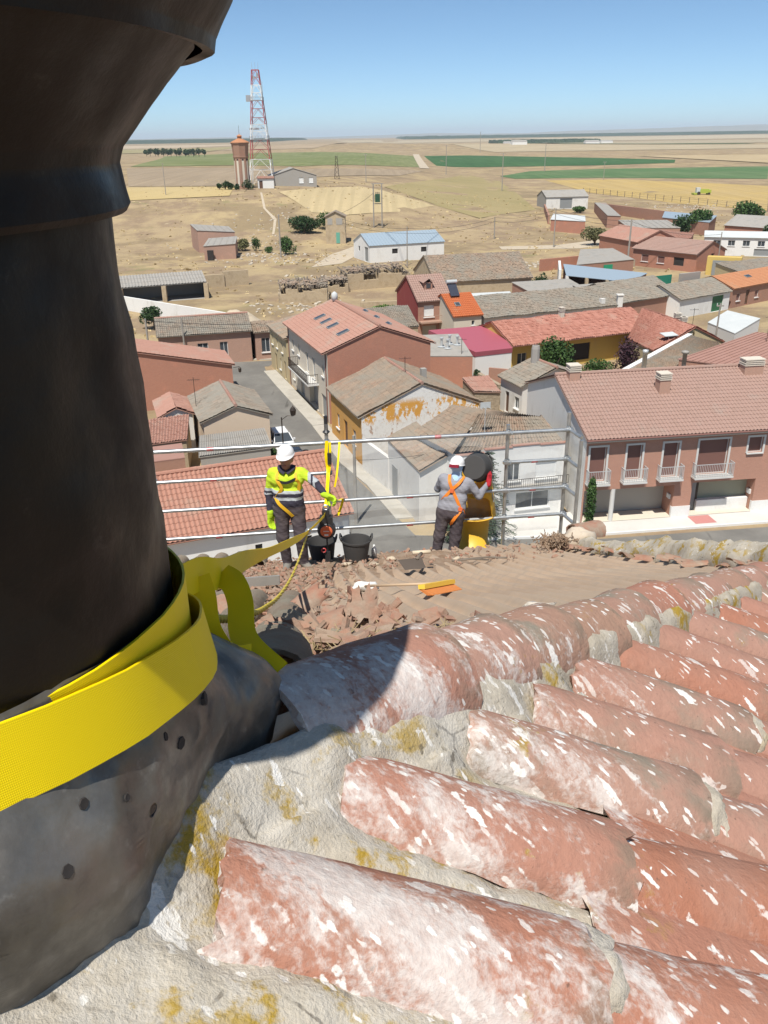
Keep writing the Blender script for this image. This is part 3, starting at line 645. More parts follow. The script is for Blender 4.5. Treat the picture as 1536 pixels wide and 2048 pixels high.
# white house in the middle
root, I = quadhouse('white_wing', 'brown-tiled wing with a doorway on the pavement in front of the white house', [(.25, 57.9, 3.9), (2.35, 51.3, 3.9), (4.4, 51.9, 4.9), (2.5, 58.6, 4.9)], 'white_old', 'r_tan', 'house', tiles=(.24, .05, .4), jit=.03, inset=.2)
a_, b_ = I[0], I[1]; dd_ = Vector((b_.x - a_.x, b_.y - a_.y, 0)).normalized(); nn_ = Vector((dd_.y, -dd_.x, 0)); nn_ = nn_ if nn_.x < 0 else -nn_
m_ = MB(); q = Vector((a_.x, a_.y, 1.25)) + dd_ * 1.6 + nn_ * .02; m_.obox(q, (dd_, nn_, UPV), (.55, .03, 1.2)); reparent(m_.build('door', M['door_gr']), root)
rw = thing('white_house', 'white two-storey house with a stepped parapet behind the dark fir tree', 'house', (7.5, 54, -.05))
m_ = MB(); c4 = [Vector((4.75, 50.9, 0)), Vector((12.2, 52.55, 0)), Vector((11.2, 57.5, 0)), Vector((2.6, 55.3, 0))]
fd = (c4[1] - c4[0]).normalized(); fn = Vector((fd.y, -fd.x, 0)); fL = (c4[1] - c4[0]).length
fops = [(3.55, 4.4, 3.0, 4.3, 'win', .15), (5.5, 7.0, 3.0, 4.2, 'white', .15), (4.2, 6.6, .9, 2.1, 'win', .15), (1.2, 2.2, .1, 2.2, 'door', .15)]
wall_sheet(m_, c4[0], fd, fn, fL, -.05, 4.95, fops)
for i in range(4): 
    u0, u1 = fL * i / 4, fL * (i + 1) / 4; h_ = 5.1 + .16 * (1.5 - abs(i - 1.5)) + .08 * i
    q = c4[0] + fd * ((u0 + u1) / 2) - fn * .12; q.z = (4.952 + h_) / 2; m_.obox(q, (fd, fn, UPV), ((u1 - u0) / 2, .12, (h_ - 4.952) / 2))
ld = (c4[0] - c4[3]).normalized(); ln_ = Vector((ld.y, -ld.x, 0)); lL = (c4[0] - c4[3]).length
lops = [(2.0, 2.6, 3.3, 4.3, 'win', .15), (2.6, 3.6, .9, 2.2, 'win', .15)]
wall_sheet(m_, c4[3], ld, ln_, lL, -.05, 5.2, lops)
for a_, b_ in ((1, 2), (2, 3)):
    e_ = (c4[b_] - c4[a_]); wall_sheet(m_, c4[a_], e_.normalized(), Vector((e_.y, -e_.x, 0)).normalized(), e_.length, -.05, 5.1, [])
reparent(m_.build('wall', M['white']), rw)
for o in fops: fill_open(rw, c4[0], fd, fn, o)
for o in lops: fill_open(rw, c4[3], ld, ln_, o)
m_ = MB(); Rg = Vector((6.6, 54.6, 6.75)); Rf = Vector((5.0, 57.4, 6.6)); Rr = Vector((11.0, 55.6, 6.2))
wave_quad(m_, (2.2, 55.4, 5.3), (4.5, 50.75, 5.3), Rg, Rf, .24, .05, .42, jit=.04, seed=3); wave_quad(m_, (4.9, 51.3, 5.25), (12.0, 52.9, 5.2), Rr, Rg, .24, .05, .42, jit=.05, seed=4); wave_quad(m_, (12.1, 52.7, 5.15), (11.2, 57.6, 5.15), Rr + Vector((0, .4, 0)), Rr, .24, .05, .42, seed=5)
wave_quad(m_, (11.2, 57.6, 5.15), (2.3, 55.6, 5.2), Rf, Rr, .24, .05, .42, seed=6)
ro = reparent(m_.build('roof', M['r_tan']), rw); ro['kind'] = 'stuff'
m_ = MB(); 
for i in range(4):
    u0, u1 = fL * i / 4, fL * (i + 1) / 4; h_ = 5.1 + .16 * (1.5 - abs(i - 1.5)) + .08 * i; q = c4[0] + fd * ((u0 + u1) / 2) - fn * .12; q.z = h_ + .035; m_.obox(q, (fd, fn, UPV), ((u1 - u0) / 2, .17, .03))
reparent(m_.build('parapet_coping', M['r_rust']), rw)
m_ = MB(); q = c4[0] + fd * 5.3 + fn * .3; q.z = 2.62; m_.obox(q, (fd, fn, UPV), (2.4, .3, .05)); b_ = reparent(m_.build('balcony', M['grey_r']), rw)
m_ = MB()
for zz in (3.3, 2.75): q = c4[0] + fd * 5.3 + fn * .56; q.z = zz; m_.obox(q, (fd, fn, UPV), (2.35, .015, .015))
for i in range(32): q = c4[0] + fd * (2.95 + .152 * i) + fn * .56; q.z = 3.0; m_.obox(q, (fd, fn, UPV), (.01, .01, .3))
ra = m_.build('railing', M['iron']); ra.parent = b_
m_ = MB(); q = Vector((6.7, 52.6, 5.8)); m_.tube([q, q + UPV * 2.4], .025, 6)
for i in range(5): m_.obox(q + UPV * (2.0 + .1 * (i % 2)) + fd * (-.3 + i * .15), (fd, fn, UPV), (.01, .3, .01))
m_.obox(q + UPV * 2.2, (fd, fn, UPV), (.35, .01, .2)); reparent(m_.build('aerial', M['steel']), rw)
# small house and brick annexes
h24 = house('grey_house', 'small white house with grey tile roof and a stout render chimney', (10.9, 77.5), (12.5, 73.5), 3.7, 3.2, 4.55, 'white_old', 'r_grey', ridge='r_rust', jit=.03, opens={'F': [(.9, 1.6, .1, 2.1, 'door'), (2.6, 3.4, .9, 2.0, 'win')]})
m_ = MB(); q = on_roof(h24, 1.0, 3.4); m_.lathe([(.42, -.4), (.4, 1.2), (.34, 1.5), (.26, 1.52), (.26, 1.2)], q, 10); reparent(m_.build('chimney', M['grey_r']), h24['root'])
quadhouse('brick_annex', 'brick annex with a dark flat roof and metal vents', [(3.9, 84.9, 3.5), (9.3, 84.5, 3.5), (8.4, 91.5, 4.3), (3.0, 91.0, 4.3)], 'brick_red', 'fibre', 'house', inset=.03)
for k, (x, y) in enumerate([(6.3, 87.5), (7.2, 88.3), (6.9, 87.0), (8.0, 88.0)]):
    m_ = MB(); z = 3.5 + .8 * (y - 84.7) / 6.7; m_.lathe([(.45, z), (.12, z + .05), (.12, z + .8), (.2, z + .82), (.2, z + .95), (0, z + .97)], (x, y, 0), 10)
    tag(m_.build('roof_vent', M['steel']), 'metal vent pipe with pale flashing on the dark annex roof', 'vent', 'vents on the annex roof')
quadhouse('magenta_shed', 'shed with a smooth magenta-red sheet roof and white wall', [(9.8, 86.6, 3.4), (13.9, 88.2, 3.4), (12.9, 96.4, 4.2), (5.3, 94.0, 4.2)], 'white', 'sheet_mag', th=.5, inset=.1)
wallbox('yard_wall', 'rough stone yard wall with rubble beside the brick annex', strip((9.6, 84.4), (11.4, 79.0), .4), 2.0, 'stone')
wallbox('yard_wall', 'pinkish brick yard wall below the magenta shed', strip((11.2, 86.0), (14.4, 84.6), .25), 1.9, 'brick_dull')
quadhouse('rusty_shed', 'collapsed shed with rusty sheet roof behind the flaking gable', [(8.4, 74.5, 2.6), (11.0, 75.2, 2.3), (10.2, 79, 2.8), (7.6, 78.2, 2.9)], 'stone', 'r_rust', tiles=(.2, .03, 1.2), jit=.06)
# courtyard house
h15 = house('courtyard_house', 'long courtyard house with a bright red rough tile roof and yellow porch', (14.1, 89.4), (31.6, 96.8), 4.8, 3.2, 5.0, 'yellow', 'r_bright', oh=1.2, tile=(.3, .075, .45), jit=.07,
            opens={'F': [(5.6, 6.6, .1, 2.3, 'door'), (7.8, 10.8, .5, 2.4, 'dark'), (1.2, 2.4, .9, 2.1, 'win')]})
chimney(h15, 9.0, 4.4, .25, .25, .55, 'cream', True)
quadhouse('courtyard_wing', 'red tiled wing of the courtyard house with a pale twin chimney', [(27.0, 91.6, 3.3), (28.2, 86.0, 3.3), (33.4, 89.3, 5.0), (30.9, 100.3, 5.0)], 'sand', 'r_bright', 'house', tiles=(.3, .075, .45), jit=.06)
quadhouse('courtyard_wing', 'outer red tile slope of the courtyard house wing facing the garage', [(37.2, 90.2, 3.2), (35.0, 103.5, 3.2), (31.0, 100.4, 5.0), (33.5, 89.4, 5.0)], 'sand', 'r_bright', 'house', tiles=(.3, .075, .45), jit=.06)
for x, y, z in ((33.0, 94.0, 4.3), (33.3, 92.8, 4.1)):
    m_ = MB(); m_.box(x - .28, x + .28, y - .28, y + .28, z - .6, z + .9)
    for i in range(4): m_.box(x - .36, x + .36, y - .36, y + .36, z + .92 + i * .14, z + .98 + i * .14)
    m_.box(x - .2, x + .2, y - .2, y + .2, z + .9, z + 1.4)
    tag(m_.build('chimney', M['cap']), 'pale louvred chimney on the red tiled courtyard wing', 'chimney', 'twin chimneys on the courtyard wing')
m_ = MB(); m_.obox((30.3, 88.2, 4.6), (Vector((.95, .3, 0)), Vector((-.3, .93, .15)), Vector((0, -.15, 1))), (.8, .55, .03)); m_.tube([(30.2, 87.5, 3.4), (30.2, 88, 4.6)], .04, 6); tag(m_.build('roof_panel', M['white_roof']), 'white panel on a post above the red courtyard roof', 'panel')
# maroon house and neighbours
h16 = house('maroon_house', 'maroon-sided house with a small dormer and a railed terrace', (4.7, 108.9), (9.4, 110.4), 4.5, 4.6, 7.3, 'maroon', 'r_b1', oh=.3, tile=(.3, .04, .45), sides={'F': 'brick_dull'},
            opens={'F': [(.8, 2.2, 2.6, 4.1, 'white'), (3.0, 3.8, 2.2, 4.2, 'whitedoor'), (.6, 2.6, .1, 1.5, 'garage'), (3.2, 4.0, .1, 1.6, 'win')]})
q = on_roof(h16, 2.2, 2.2); m_ = MB(); D_, N_ = h16['d'], h16['n']; m_.prism([tuple((q + D_ * a + N_ * b).xy) for a, b in ((-.55, -.3), (.55, -.3), (.55, 1.4), (-.55, 1.4))], q.z - .3, q.z + .75); do = reparent(m_.build('dormer', M['brick_dull']), h16['root'])
m_ = MB(); p_ = [q + D_ * a + N_ * b + UPV * c for a, b, c in ((-.8, -.5, .7), (0, -.5, 1.2), (.8, -.5, .7), (-.8, 2.0, .8), (0, 2.2, 1.25), (.8, 2.0, .8))]; m_.face([p_[0], p_[1], p_[4], p_[3]]); m_.face([p_[1], p_[2], p_[5], p_[4]]); k_ = m_.build('dormer_roof', M['r_b1']); k_.parent = do
m_ = MB(); m_.obox(q - N_ * .32 + UPV * .3, (D_, N_, UPV), (.3, .02, .3)); k_ = m_.build('window', M['glass']); k_.parent = do
m_ = MB(); qq = h16['fo'] + h16['d'] * 2.3 + h16['out'] * .5; qq.z = 2.05; m_.obox(qq, (D_, N_, UPV), (2.2, .5, .1)); qq.z = 2.9; m_.obox(qq + h16['out'] * .48, (D_, N_, UPV), (2.2, .02, .03)); reparent(m_.build('terrace', M['brick_dull']), h16['root'])
h17 = house('orange_house', 'little house with a vivid orange roof and a solar water heater', (9.0, 105.0), (12.9, 106.2), 4.5, 3.4, 5.5, 'cream', 'r_orange', oh=.25, tile=(.24, .03, .4), opens={'F': [(.6, 1.6, 1.0, 1.8, 'win'), (2.4, 2.8, 2.2, 2.8, 'win')]})
skylight(h17, 1.4, 2.2, .35, .4)
q = on_roof(h17, 1.6, 4.2); m_ = MB(); ax = (h17['n'] + UPV * .9).normalized(); m_.obox(q + UPV * .6, (h17['d'], ax, h17['d'].cross(ax)), (.6, 1.0, .05)); reparent(m_.build('solar_panel', M['panel']), h17['root'])
m_ = MB(); q2 = q + h17['n'] * .7 + UPV * 1.5; m_.tube([q2 - h17['d'] * .7, q2 + h17['d'] * .7], .25, 12); reparent(m_.build('water_tank', M['steel']), h17['root'])
h18 = house('grey_row', 'long low row under an old grey tile roof above the courtyard house', (13.0, 106.4), (32.1, 114.0), 4.9, 2.9, 4.8, 'white_old', 'r_grey', jit=.06, opens={'F': [(2, 2.6, 1.2, 1.9, 'win'), (5.5, 9.5, 1.4, 2.0, 'dark'), (13, 13.6, 1.1, 1.8, 'win')]})
chimney(h18, 18.2, .8, .3, .3, .6, 'white_old', False)
h19 = house('brick_row', 'brick house with a steep old grey roof sagging at its ridge', (32.4, 115.0), (42.6, 121.6), 5.0, 2.9, 4.9, 'brick_dull', 'r_grey', jit=.05)
m_ = MB(); m_.box(31.7, 32.4, 113.9, 114.6, -.1, 4.2); m_.box(31.6, 32.5, 113.8, 114.7, 4.2, 4.35); tag(m_.build('chimney', M['white_old']), 'pale chimney stack between the grey row and brick row', 'chimney')
h20 = house('white_barn', 'white barn with a wide green double door under a grey roof', (41.8, 118.5), (51.6, 125.1), 4.0, 2.6, 4.1, 'white', 'r_grey', jit=.04, opens={'F': [(7.4, 10.0, .05, 2.3, 'green')]})
h21 = house('brick_cottage', 'brick cottage with a peach-orange roof next to the green-doored barn', (51.9, 125.6), (64.0, 134.3), 4.0, 2.8, 4.2, 'brick_dull', 'r_peach', tile=(.24, .03, .4), opens={'F': [(1.2, 2.2, .9, 2.0, 'shut'), (3.6, 4.5, .1, 2.3, 'door'), (6, 7.0, .9, 2.0, 'shut')]})
skylight(h21, 7.0, 2.4, .6, .35)
quadhouse('pale_garage', 'pale blue-white garage with a flat whitish roof and dark green door', [(40.4, 104.2, 2.5), (41.2, 97.6, 2.5), (46.6, 103.6, 3.0), (44.6, 109.0, 3.0)], 'white', 'white_roof', inset=.05)
quadhouse('grey_roof_barn', 'old grey tile roof with a whitewashed verge beyond the brick house', [(21.8, 76.4, 3.4), (31.5, 74.5, 3.4), (34.2, 84.6, 4.4), (32.4, 87.9, 4.5)], 'white_old', 'r_tan', 'barn', tiles=(.24, .05, .42), jit=.04)
m_ = MB(); m_.obox((27.1, 82.15, 4.06), (Vector((10.6, 11.5, 1.1)).normalized(), Vector((11.5, -10.6, 0)).normalized(), UPV), (7.85, .26, .09)); tag(m_.build('verge_wall', M['white']), 'white mortar verge along the old grey barn roof', 'verge')
quadhouse('ribbed_roof_barn', 'barn with a faded red ribbed sheet roof behind the brick house', [(27.9, 78.0, 4.5), (44, 69.5, 4.0), (53, 79.5, 4.6), (38.8, 86.8, 5.0)], 'brick_dull', 'sheet_red', 'barn', ribs=34, th=.1)
m_ = MB(); m_.box(41.0, 41.9, 84.2, 85.1, 4, 6.0)
for i in range(3): m_.box(40.9, 42.0, 84.1, 85.2, 6.0 + i * .22, 6.1 + i * .22)
tag(m_.build('chimney', M['brick_dull']), 'brick chimney with a slatted cap on the ribbed roof', 'chimney')
m_ = MB(); m_.lathe([(.22, 3.4), (.22, 5.7), (.26, 5.7), (.26, 6.0), (0, 6.05)], (24.0, 75.5, 0), 12); tag(m_.build('flue_pipe', M['steel'], smooth=True), 'grey metal flue pipe with a dark cowl on the old roof', 'flue')
m_ = MB(); m_.lathe([(.2, 3.4), (.2, 5.4), (.34, 5.4), (.34, 5.6), (0, 5.65)], (28.0, 76.5, 0), 12); tag(m_.build('flue_pipe', M['fibre'], smooth=True), 'pale fibre-cement flue with a flat cap on the old roof', 'flue')
# ------------------------------------------------------------------ back of the village
h25 = house('grey_barn', 'wide barn with a pale grey-brown collapsed tile roof', (8.6, 136.0), (24.8, 139.5), 7.0, 2.8, 6.1, 'adobe', 'r_tan', 'barn', jit=.08)
quadhouse('fibre_shed', 'shed with a grey fibre-cement roof beside the wide barn', [(22.5, 128.5, 2.4), (31.5, 130.5, 2.4), (30.0, 137.0, 3.0), (20.5, 134.5, 3.0)], 'brick_dull', 'fibre')
quadhouse('fibre_shed', 'thin grey-roofed shed next to the open blue-roofed shelter', [(31.0, 126.0, 2.3), (38.0, 128.5, 2.3), (36.0, 134, 2.8), (29.5, 132, 2.8)], 'brick_dull', 'fibre')
quadhouse('lean_to', 'low lean-to with patched pale sheets behind the orange roof', [(10.0, 117.5, 2.6), (19.5, 120, 2.6), (19.0, 126, 3.0), (9.5, 124, 3.0)], 'white_old', 'white_roof')
root, I = quadhouse('blue_shelter', 'open shelter with a pale blue sheet roof on brick piers', [(30.4, 141.0, 2.9), (38.6, 133.4, 2.9), (43.2, 139.5, 3.3), (32.0, 151.5, 3.3)], 'brick_dull', 'sheet_blue', open_side=0)
for i in range(4):
    p_ = I[0].lerp(I[1], i / 3); m_ = MB(); m_.box(p_.x - .25, p_.x + .25, p_.y - .25, p_.y + .25, -.05, p_.z - .06); reparent(m_.build('pier', M['adobe' if i else 'white']), root)
wallbox('white_wall', 'tall white wall at the end of the blue-roofed shelter', strip((29.4, 141.2), (31.4, 152.0), .4), 3.8, 'white')
quadhouse('green_door_shed', 'brick shed with a flat grey roof and a bright green door', [(35.0, 154.5, 2.7), (47.0, 160.5, 2.7), (46.0, 172.5, 3.3), (39.4, 171.5, 3.3)], 'brick_dull', 'fibre', inset=.1)
m_ = MB(); q = Vector((41.5, 157.55, 1.2)); dd_ = Vector((12, 6, 0)).normalized(); m_.obox(q, (dd_, Vector((dd_.y, -dd_.x, 0)), UPV), (1.0, .06, 1.0)); tag(m_.build('door', plain('bright_green', (.02, .30, .16), .5)), 'bright green metal door in the flat-roofed shed', 'door')
wallbox('brick_wall', 'short red brick wall in the dry grass beside the track', strip((30.6, 166), (42, 172), .4), 2.2, 'brick_red')
wallbox('stone_wall', 'tumbled stone wall by the red brick wall', strip((42.4, 172.2), (50, 170), .6), 1.3, 'stone')
h37 = house('brick_bungalow', 'brick bungalow with a brown hipped roof and shuttered windows', (49.6, 172.0), (58.6, 160.8), 5.2, 3.2, 5.2, 'brick_red', 'r_b1', oh=.4, tile=(.3, .03, .5), opens={'F': [(2.0, 3.6, 1.0, 2.3, 'shut'), (5.6, 7.2, 1.0, 2.3, 'shut'), (9.2, 11.4, .9, 2.4, 'dark')], 'R': [(4.8, 5.8, 1.6, 3.0, 'dark'), (7.5, 8.3, .8, 2, 'win')]})
h36 = house('terracotta_house', 'terracotta gabled house with a worn pink roof behind the bungalow', (46.3, 186.0), (50.8, 172.6), 5.0, 4.2, 6.2, 'brick_red', 'r_rust', oh=.3, opens={'R': [(2.5, 5.0, .8, 2.3, 'garage')]})
h38 = house('white_block', 'long white building with a row of square dark windows', (68.6, 185.5), (95.0, 176.0), 5.0, 3.7, 4.5, 'white', 'white_roof', flat=True, opens={'F': [(1.8 + i * 2.9, 3.2 + i * 2.9, 2.0, 3.1, 'win') for i in range(8)] + [(10, 13, .1, 1.5, 'grey')]})
wallbox('yellow_garage', 'yellow rendered garage wall with a dark roller door', strip((60.2, 159.5), (65.5, 157.0), 2.0), 3.2, 'yellow')
m_ = MB(); dd_ = Vector((5.3, -2.5, 0)).normalized(); m_.obox((62.2, 157.1, 1.35), (dd_, Vector((dd_.y, -dd_.x, 0)), UPV), (1.8, .06, 1.3)); tag(m_.build('garage_door', M['door_gr']), 'dark grey roller door in the yellow garage wall', 'door')
wallbox('yard_wall', 'grey rendered yard wall with red coping beyond the yellow garage', strip((66, 156.5), (78, 163.5), .35), 2.4, 'grey_r')
wallbox('gate_pier', 'grey concrete gate wall beside the green gate', strip((49.2, 141.5), (53.2, 143.6), .4), 2.8, 'grey_r')
m_ = MB(); dd_ = Vector((.9, .45, 0)).normalized(); m_.obox((46.6, 142.6, 1.2), (dd_, Vector((dd_.y, -dd_.x, 0)), UPV), (2.2, .05, 1.2)); tag(m_.build('gate', plain('teal_gate', (.03, .22, .15), .5)), 'green sheet-metal gate behind the grey roofed row', 'gate')
quadhouse('grey_roof_shed', 'grey tile-roofed shed behind the brick cottage', [(60.0, 142, 2.4), (76, 150, 2.4), (73, 157, 3.2), (58, 150, 3.2)], 'sand', 'r_grey', tiles=(.3, .05, .5), jit=.05)
quadhouse('terracotta_yard', 'flat terracotta-tiled terrace roof in front of the green gate', [(50.5, 134.5, 1.6), (58, 138.5, 1.6), (56, 143.5, 1.8), (49.5, 140.5, 1.8)], 'brick_dull', 'r_peach')
# barns at the edge
h33 = house('stock_barn', 'grey-white barn with tall blue-grey doors at the edge of the fields', (56.2, 300.6), (71.2, 303.0), 5.0, 4.6, 6.6, 'white_old', 'fibre', 'barn', base=.3, flat=True, sides={'L': 'grey_r'}, opens={'F': [(4.9, 9.2, .9, 4.2, 'grey')]})
quadhouse('brick_shed', 'small red brick shed with a pale flat roof below the stock barn', [(45.6, 236, 3.3), (53.4, 229, 3.3), (56.4, 243, 3.5), (49.2, 251, 3.5)], 'brick_red', 'white_roof')
wallbox('yard_wall', 'brick wall running down from the stock barn', strip((54.6, 294), (48.2, 252), .5), 3.0, 'brick_dull')
root, I = quadhouse('brick_yard_building', 'long low brick building round a yard behind the terracotta house', [(62.8, 244, 3.4), (70.5, 292, 3.4), (74.5, 293, 3.2), (66.5, 244, 3.2)], 'brick_dull', 'fibre')
wallbox('yard_wall', 'long brick yard wall running along the fenced field', strip((71.5, 292), (84, 252), .6), 3.3, 'brick_dull')
quadhouse('blue_roof_shed', 'brick shed with a weathered blue sheet roof near the round tree', [(76, 238, 3.2), (83, 222, 3.2), (90, 236, 3.6), (81, 252, 3.6)], 'brick_dull', 'sheet_blue')
quadhouse('fibre_shed', 'grey ridged fibre-cement shed beside the dark tree', [(60.5, 214, 3.0), (72.5, 212, 3.0), (73.5, 226, 3.6), (61.5, 228, 3.6)], 'brick_dull', 'fibre', ribs=8)
h43 = house('brick_barn', 'brick barn with a grey gabled roof behind the white block', (83.5, 214), (90.5, 205.5), 5.5, 3.2, 5.4, 'brick_red', 'fibre', 'barn', flat=True)
quadhouse('terracotta_lean_to', 'lean-to with broken pink tiles beside the terracotta house', [(56.5, 187, 4.0), (63.5, 179, 4.0), (67, 187, 4.3), (60, 197, 4.4)], 'brick_red', 'r_rust', tiles=(.4, .06, .6), jit=.08)
# white barn with blue roof
h27 = house('blue_roofed_barn', 'white barn with a pale blue sheet roof beside the dirt track', (-2.2, 181.0), (14.0, 187.2), 5.2, 3.4, 5.4, 'white', 'sheet_blue', 'barn', flat=True, ribs=24, oh=.2, opens={'F': [(5.0, 6.3, 1.6, 2.6, 'dark'), (11.6, 12.9, 1.6, 2.6, 'dark')], 'L': [(1.0, 3.2, .05, 3.0, 'grey'), (6.0, 7.0, 1.8, 2.8, 'dark')]})
# barn and walls on the left
root, I = quadhouse('open_barn', 'open-fronted barn with a long grey corrugated roof and a pale pier', [(-41.5, 136.6, 2.6), (-28.6, 141.8, 2.6), (-30.3, 147.0, 3.7), (-43.2, 141.8, 3.7)], 'grey_r', 'fibre', 'barn', open_side=0, tiles=(.5, .05, 2.2))
for t_ in (.0, .5, 1.0):
    p_ = I[0].lerp(I[1], t_); m_ = MB(); m_.box(p_.x - .35, p_.x + .35, p_.y - .3, p_.y + .3, -.05, p_.z - .1); reparent(m_.build('pier', M['adobe']), root)
wallbox('white_wall', 'long white garden wall sloping down behind the grey row', strip((-40.5, 133.0), (-21.0, 117.2), .3), 2.1, 'white')
wallbox('ruined_wall', 'sand-coloured ruined wall with a broken gap beside the open barn', strip((-31.5, 152), (-27.8, 153.6), .5), 2.2, 'adobe')
wallbox('ruined_wall', 'sand-coloured wall stub right of the broken gap', strip((-28.0, 153.8), (-23.8, 155.6), .5), 2.6, 'adobe')
mb = MB(); n = 26
Vv = [(-21 + 3.2 * (i / n - .5) * 2 * 1.3, 122 + 2.6 * (j / n - .5) * 2 * 1.3, max(-.1, 1.7 * (1 - ((i / n - .5) * 2.2) ** 2 - ((j / n - .5) * 2.2) ** 2)) * (.85 + .5 * fbm((i * .2, j * .2, 4))) - .03) for j in range(n + 1) for i in range(n + 1)]
mb.mesh(Vv, [(j * (n + 1) + i, j * (n + 1) + i + 1, (j + 1) * (n + 1) + i + 1, (j + 1) * (n + 1) + i) for j in range(n) for i in range(n)]); tag(mb.build('earth_mound', M['dirt'], smooth=True), 'pale heap of earth on the waste ground', 'mound')
# ruins in the middle: fallen beams on rubble walls
def ruin(name, label, P, hz, seed, nb=26):
    r_ = random.Random(seed); c = sum((Vector((*p, 0)) for p in P), Vector()) / 4; root = thing(name, label, 'ruin', (c.x, c.y, -.05)); 
    for i in range(4):
        a, b = Vector((*P[i], 0)), Vector((*P[(i + 1) % 4], 0)); m_ = MB(); k = 8; pl = []
        d = (b - a).normalized(); nn = Vector((-d.y, d.x, 0)) * .25
        for s_ in range(k):
            p, q = a.lerp(b, s_ / k), a.lerp(b, (s_ + 1) / k); z0 = hz * (.55 + .5 * r_.random()); m_.prism([tuple((p - nn).xy), tuple((q - nn).xy), tuple((q + nn).xy), tuple((p + nn).xy)], -.1, z0)
        reparent(m_.build('wall', M['stone' if i % 2 else 'adobe']), root)
    for i in range(nb):
        t0 = r_.random(); a = Vector((*P[0], hz)).lerp(Vector((*P[1], hz)), t0); b = Vector((*P[3], hz + .6)).lerp(Vector((*P[2], hz + .6)), t0 + (r_.random() - .5) * .25)
        a.z += r_.random() * .8 - .3; b.z += r_.random() * 1.0 - .8; m_ = MB(); m_.tube([a, b], .09 + .05 * r_.random(), 5); reparent(m_.build('beam', M['wood_old']), root)
    m_ = MB(); A_, B_, C_, D_ = [Vector((*p, hz + .3 + .5 * r_.random())) for p in P]
    for i in range(160):
        u, v = r_.random(), r_.random(); p = A_.lerp(B_, u).lerp(D_.lerp(C_, u), v); a = r_.random() * 3
        m_.obox(p + UPV * (r_.random() * .4 - .2), (Vector((math.cos(a), math.sin(a), .2)).normalized(), Vector((-math.sin(a), math.cos(a), 0)), UPV), (.12, .4 * r_.random() + .1, .03))
    o = reparent(m_.build('tile_rubble', M['r_tan']), root); o['kind'] = 'stuff'
    return root
ruin('collapsed_house', 'collapsed house of grey beams and rubble on the waste ground', [(-16, 136), (-8.5, 136.6), (-9.0, 143), (-16.5, 142)], 2.3, 1, 34)
ruin('collapsed_barn', 'roofless barn with sandy walls and bare rafters', [(-5.6, 147.5), (5.0, 151.5), (3.6, 158), (-7.0, 154)], 2.6, 2, 40)
ruin('collapsed_lean_to', 'heap of broken timber between the two ruins', [(-9.5, 144), (-5.5, 145.5), (-6.2, 149.5), (-10.2, 148)], 1.6, 3, 22)
wallbox('garden_wall', 'low adobe wall in the garden behind the skylit roof', strip((-3, 128), (3.5, 129), .4), 1.4, 'adobe')
quadhouse('old_shed', 'low shed with an old grey tile roof left of the maroon house', [(-2.2, 99.5, 3.0), (4.6, 101.8, 3.0), (3.4, 108.5, 4.3), (-3.6, 106.0, 4.3)], 'adobe', 'r_grey', tiles=(.24, .06, .42), jit=.06)
# brick ruins on the slope
quadhouse('brick_hut', 'roofless-looking brick hut on the dry slope, the upper one', [(-42.0, 203, 5.0), (-33.5, 204.5, 4.4), (-36.5, 214, 4.8), (-45.5, 212.5, 5.6)], 'brick_pink', 'fibre', base=-.2, ribs=6)
quadhouse('brick_hut', 'smaller brick hut with a door opening below the upper hut', [(-38.2, 189.5, 3.0), (-31.5, 191.5, 3.2), (-32.5, 201, 3.8), (-38.8, 199.5, 3.6)], 'brick_pink', 'fibre', base=-.2, ribs=5)
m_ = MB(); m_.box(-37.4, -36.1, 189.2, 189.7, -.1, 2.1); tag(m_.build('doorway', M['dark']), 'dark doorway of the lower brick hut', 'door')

# television aerials on the roofs
def aerial(label, x, y, z, h=1.8):
    m_ = MB(); m_.tube([(x, y, z - .6), (x, y, z + h)], .025, 5); m_.tube([(x - .5, y - .1, z + h * .9), (x + .5, y + .1, z + h * .9)], .015, 4)
    for k in range(6): m_.tube([(x - .45 + .18 * k - .05, y - .3, z + h * .9), (x - .45 + .18 * k + .05, y + .3, z + h * .9)], .01, 4)
    tag(m_.build('aerial', M['iron']), label, 'aerial', 'television aerials on the roofs')
aerial('television aerial on the left edge of the beige house roof', -15.6, 68.0, 3.9, 2.2)
aerial('television aerial near the ridge of the ribbed barn roof', 38.4, 83.2, 4.9, 2.6)
aerial('television aerial on the red courtyard wing', 34.2, 92.4, 4.7, 1.8)
aerial('thin aerial on the brick annex roof', 8.2, 85.2, 3.6, 1.6)
aerial('thin aerial on the flaking gable house ridge', 1.9, 67.4, 6.1, 1.6)
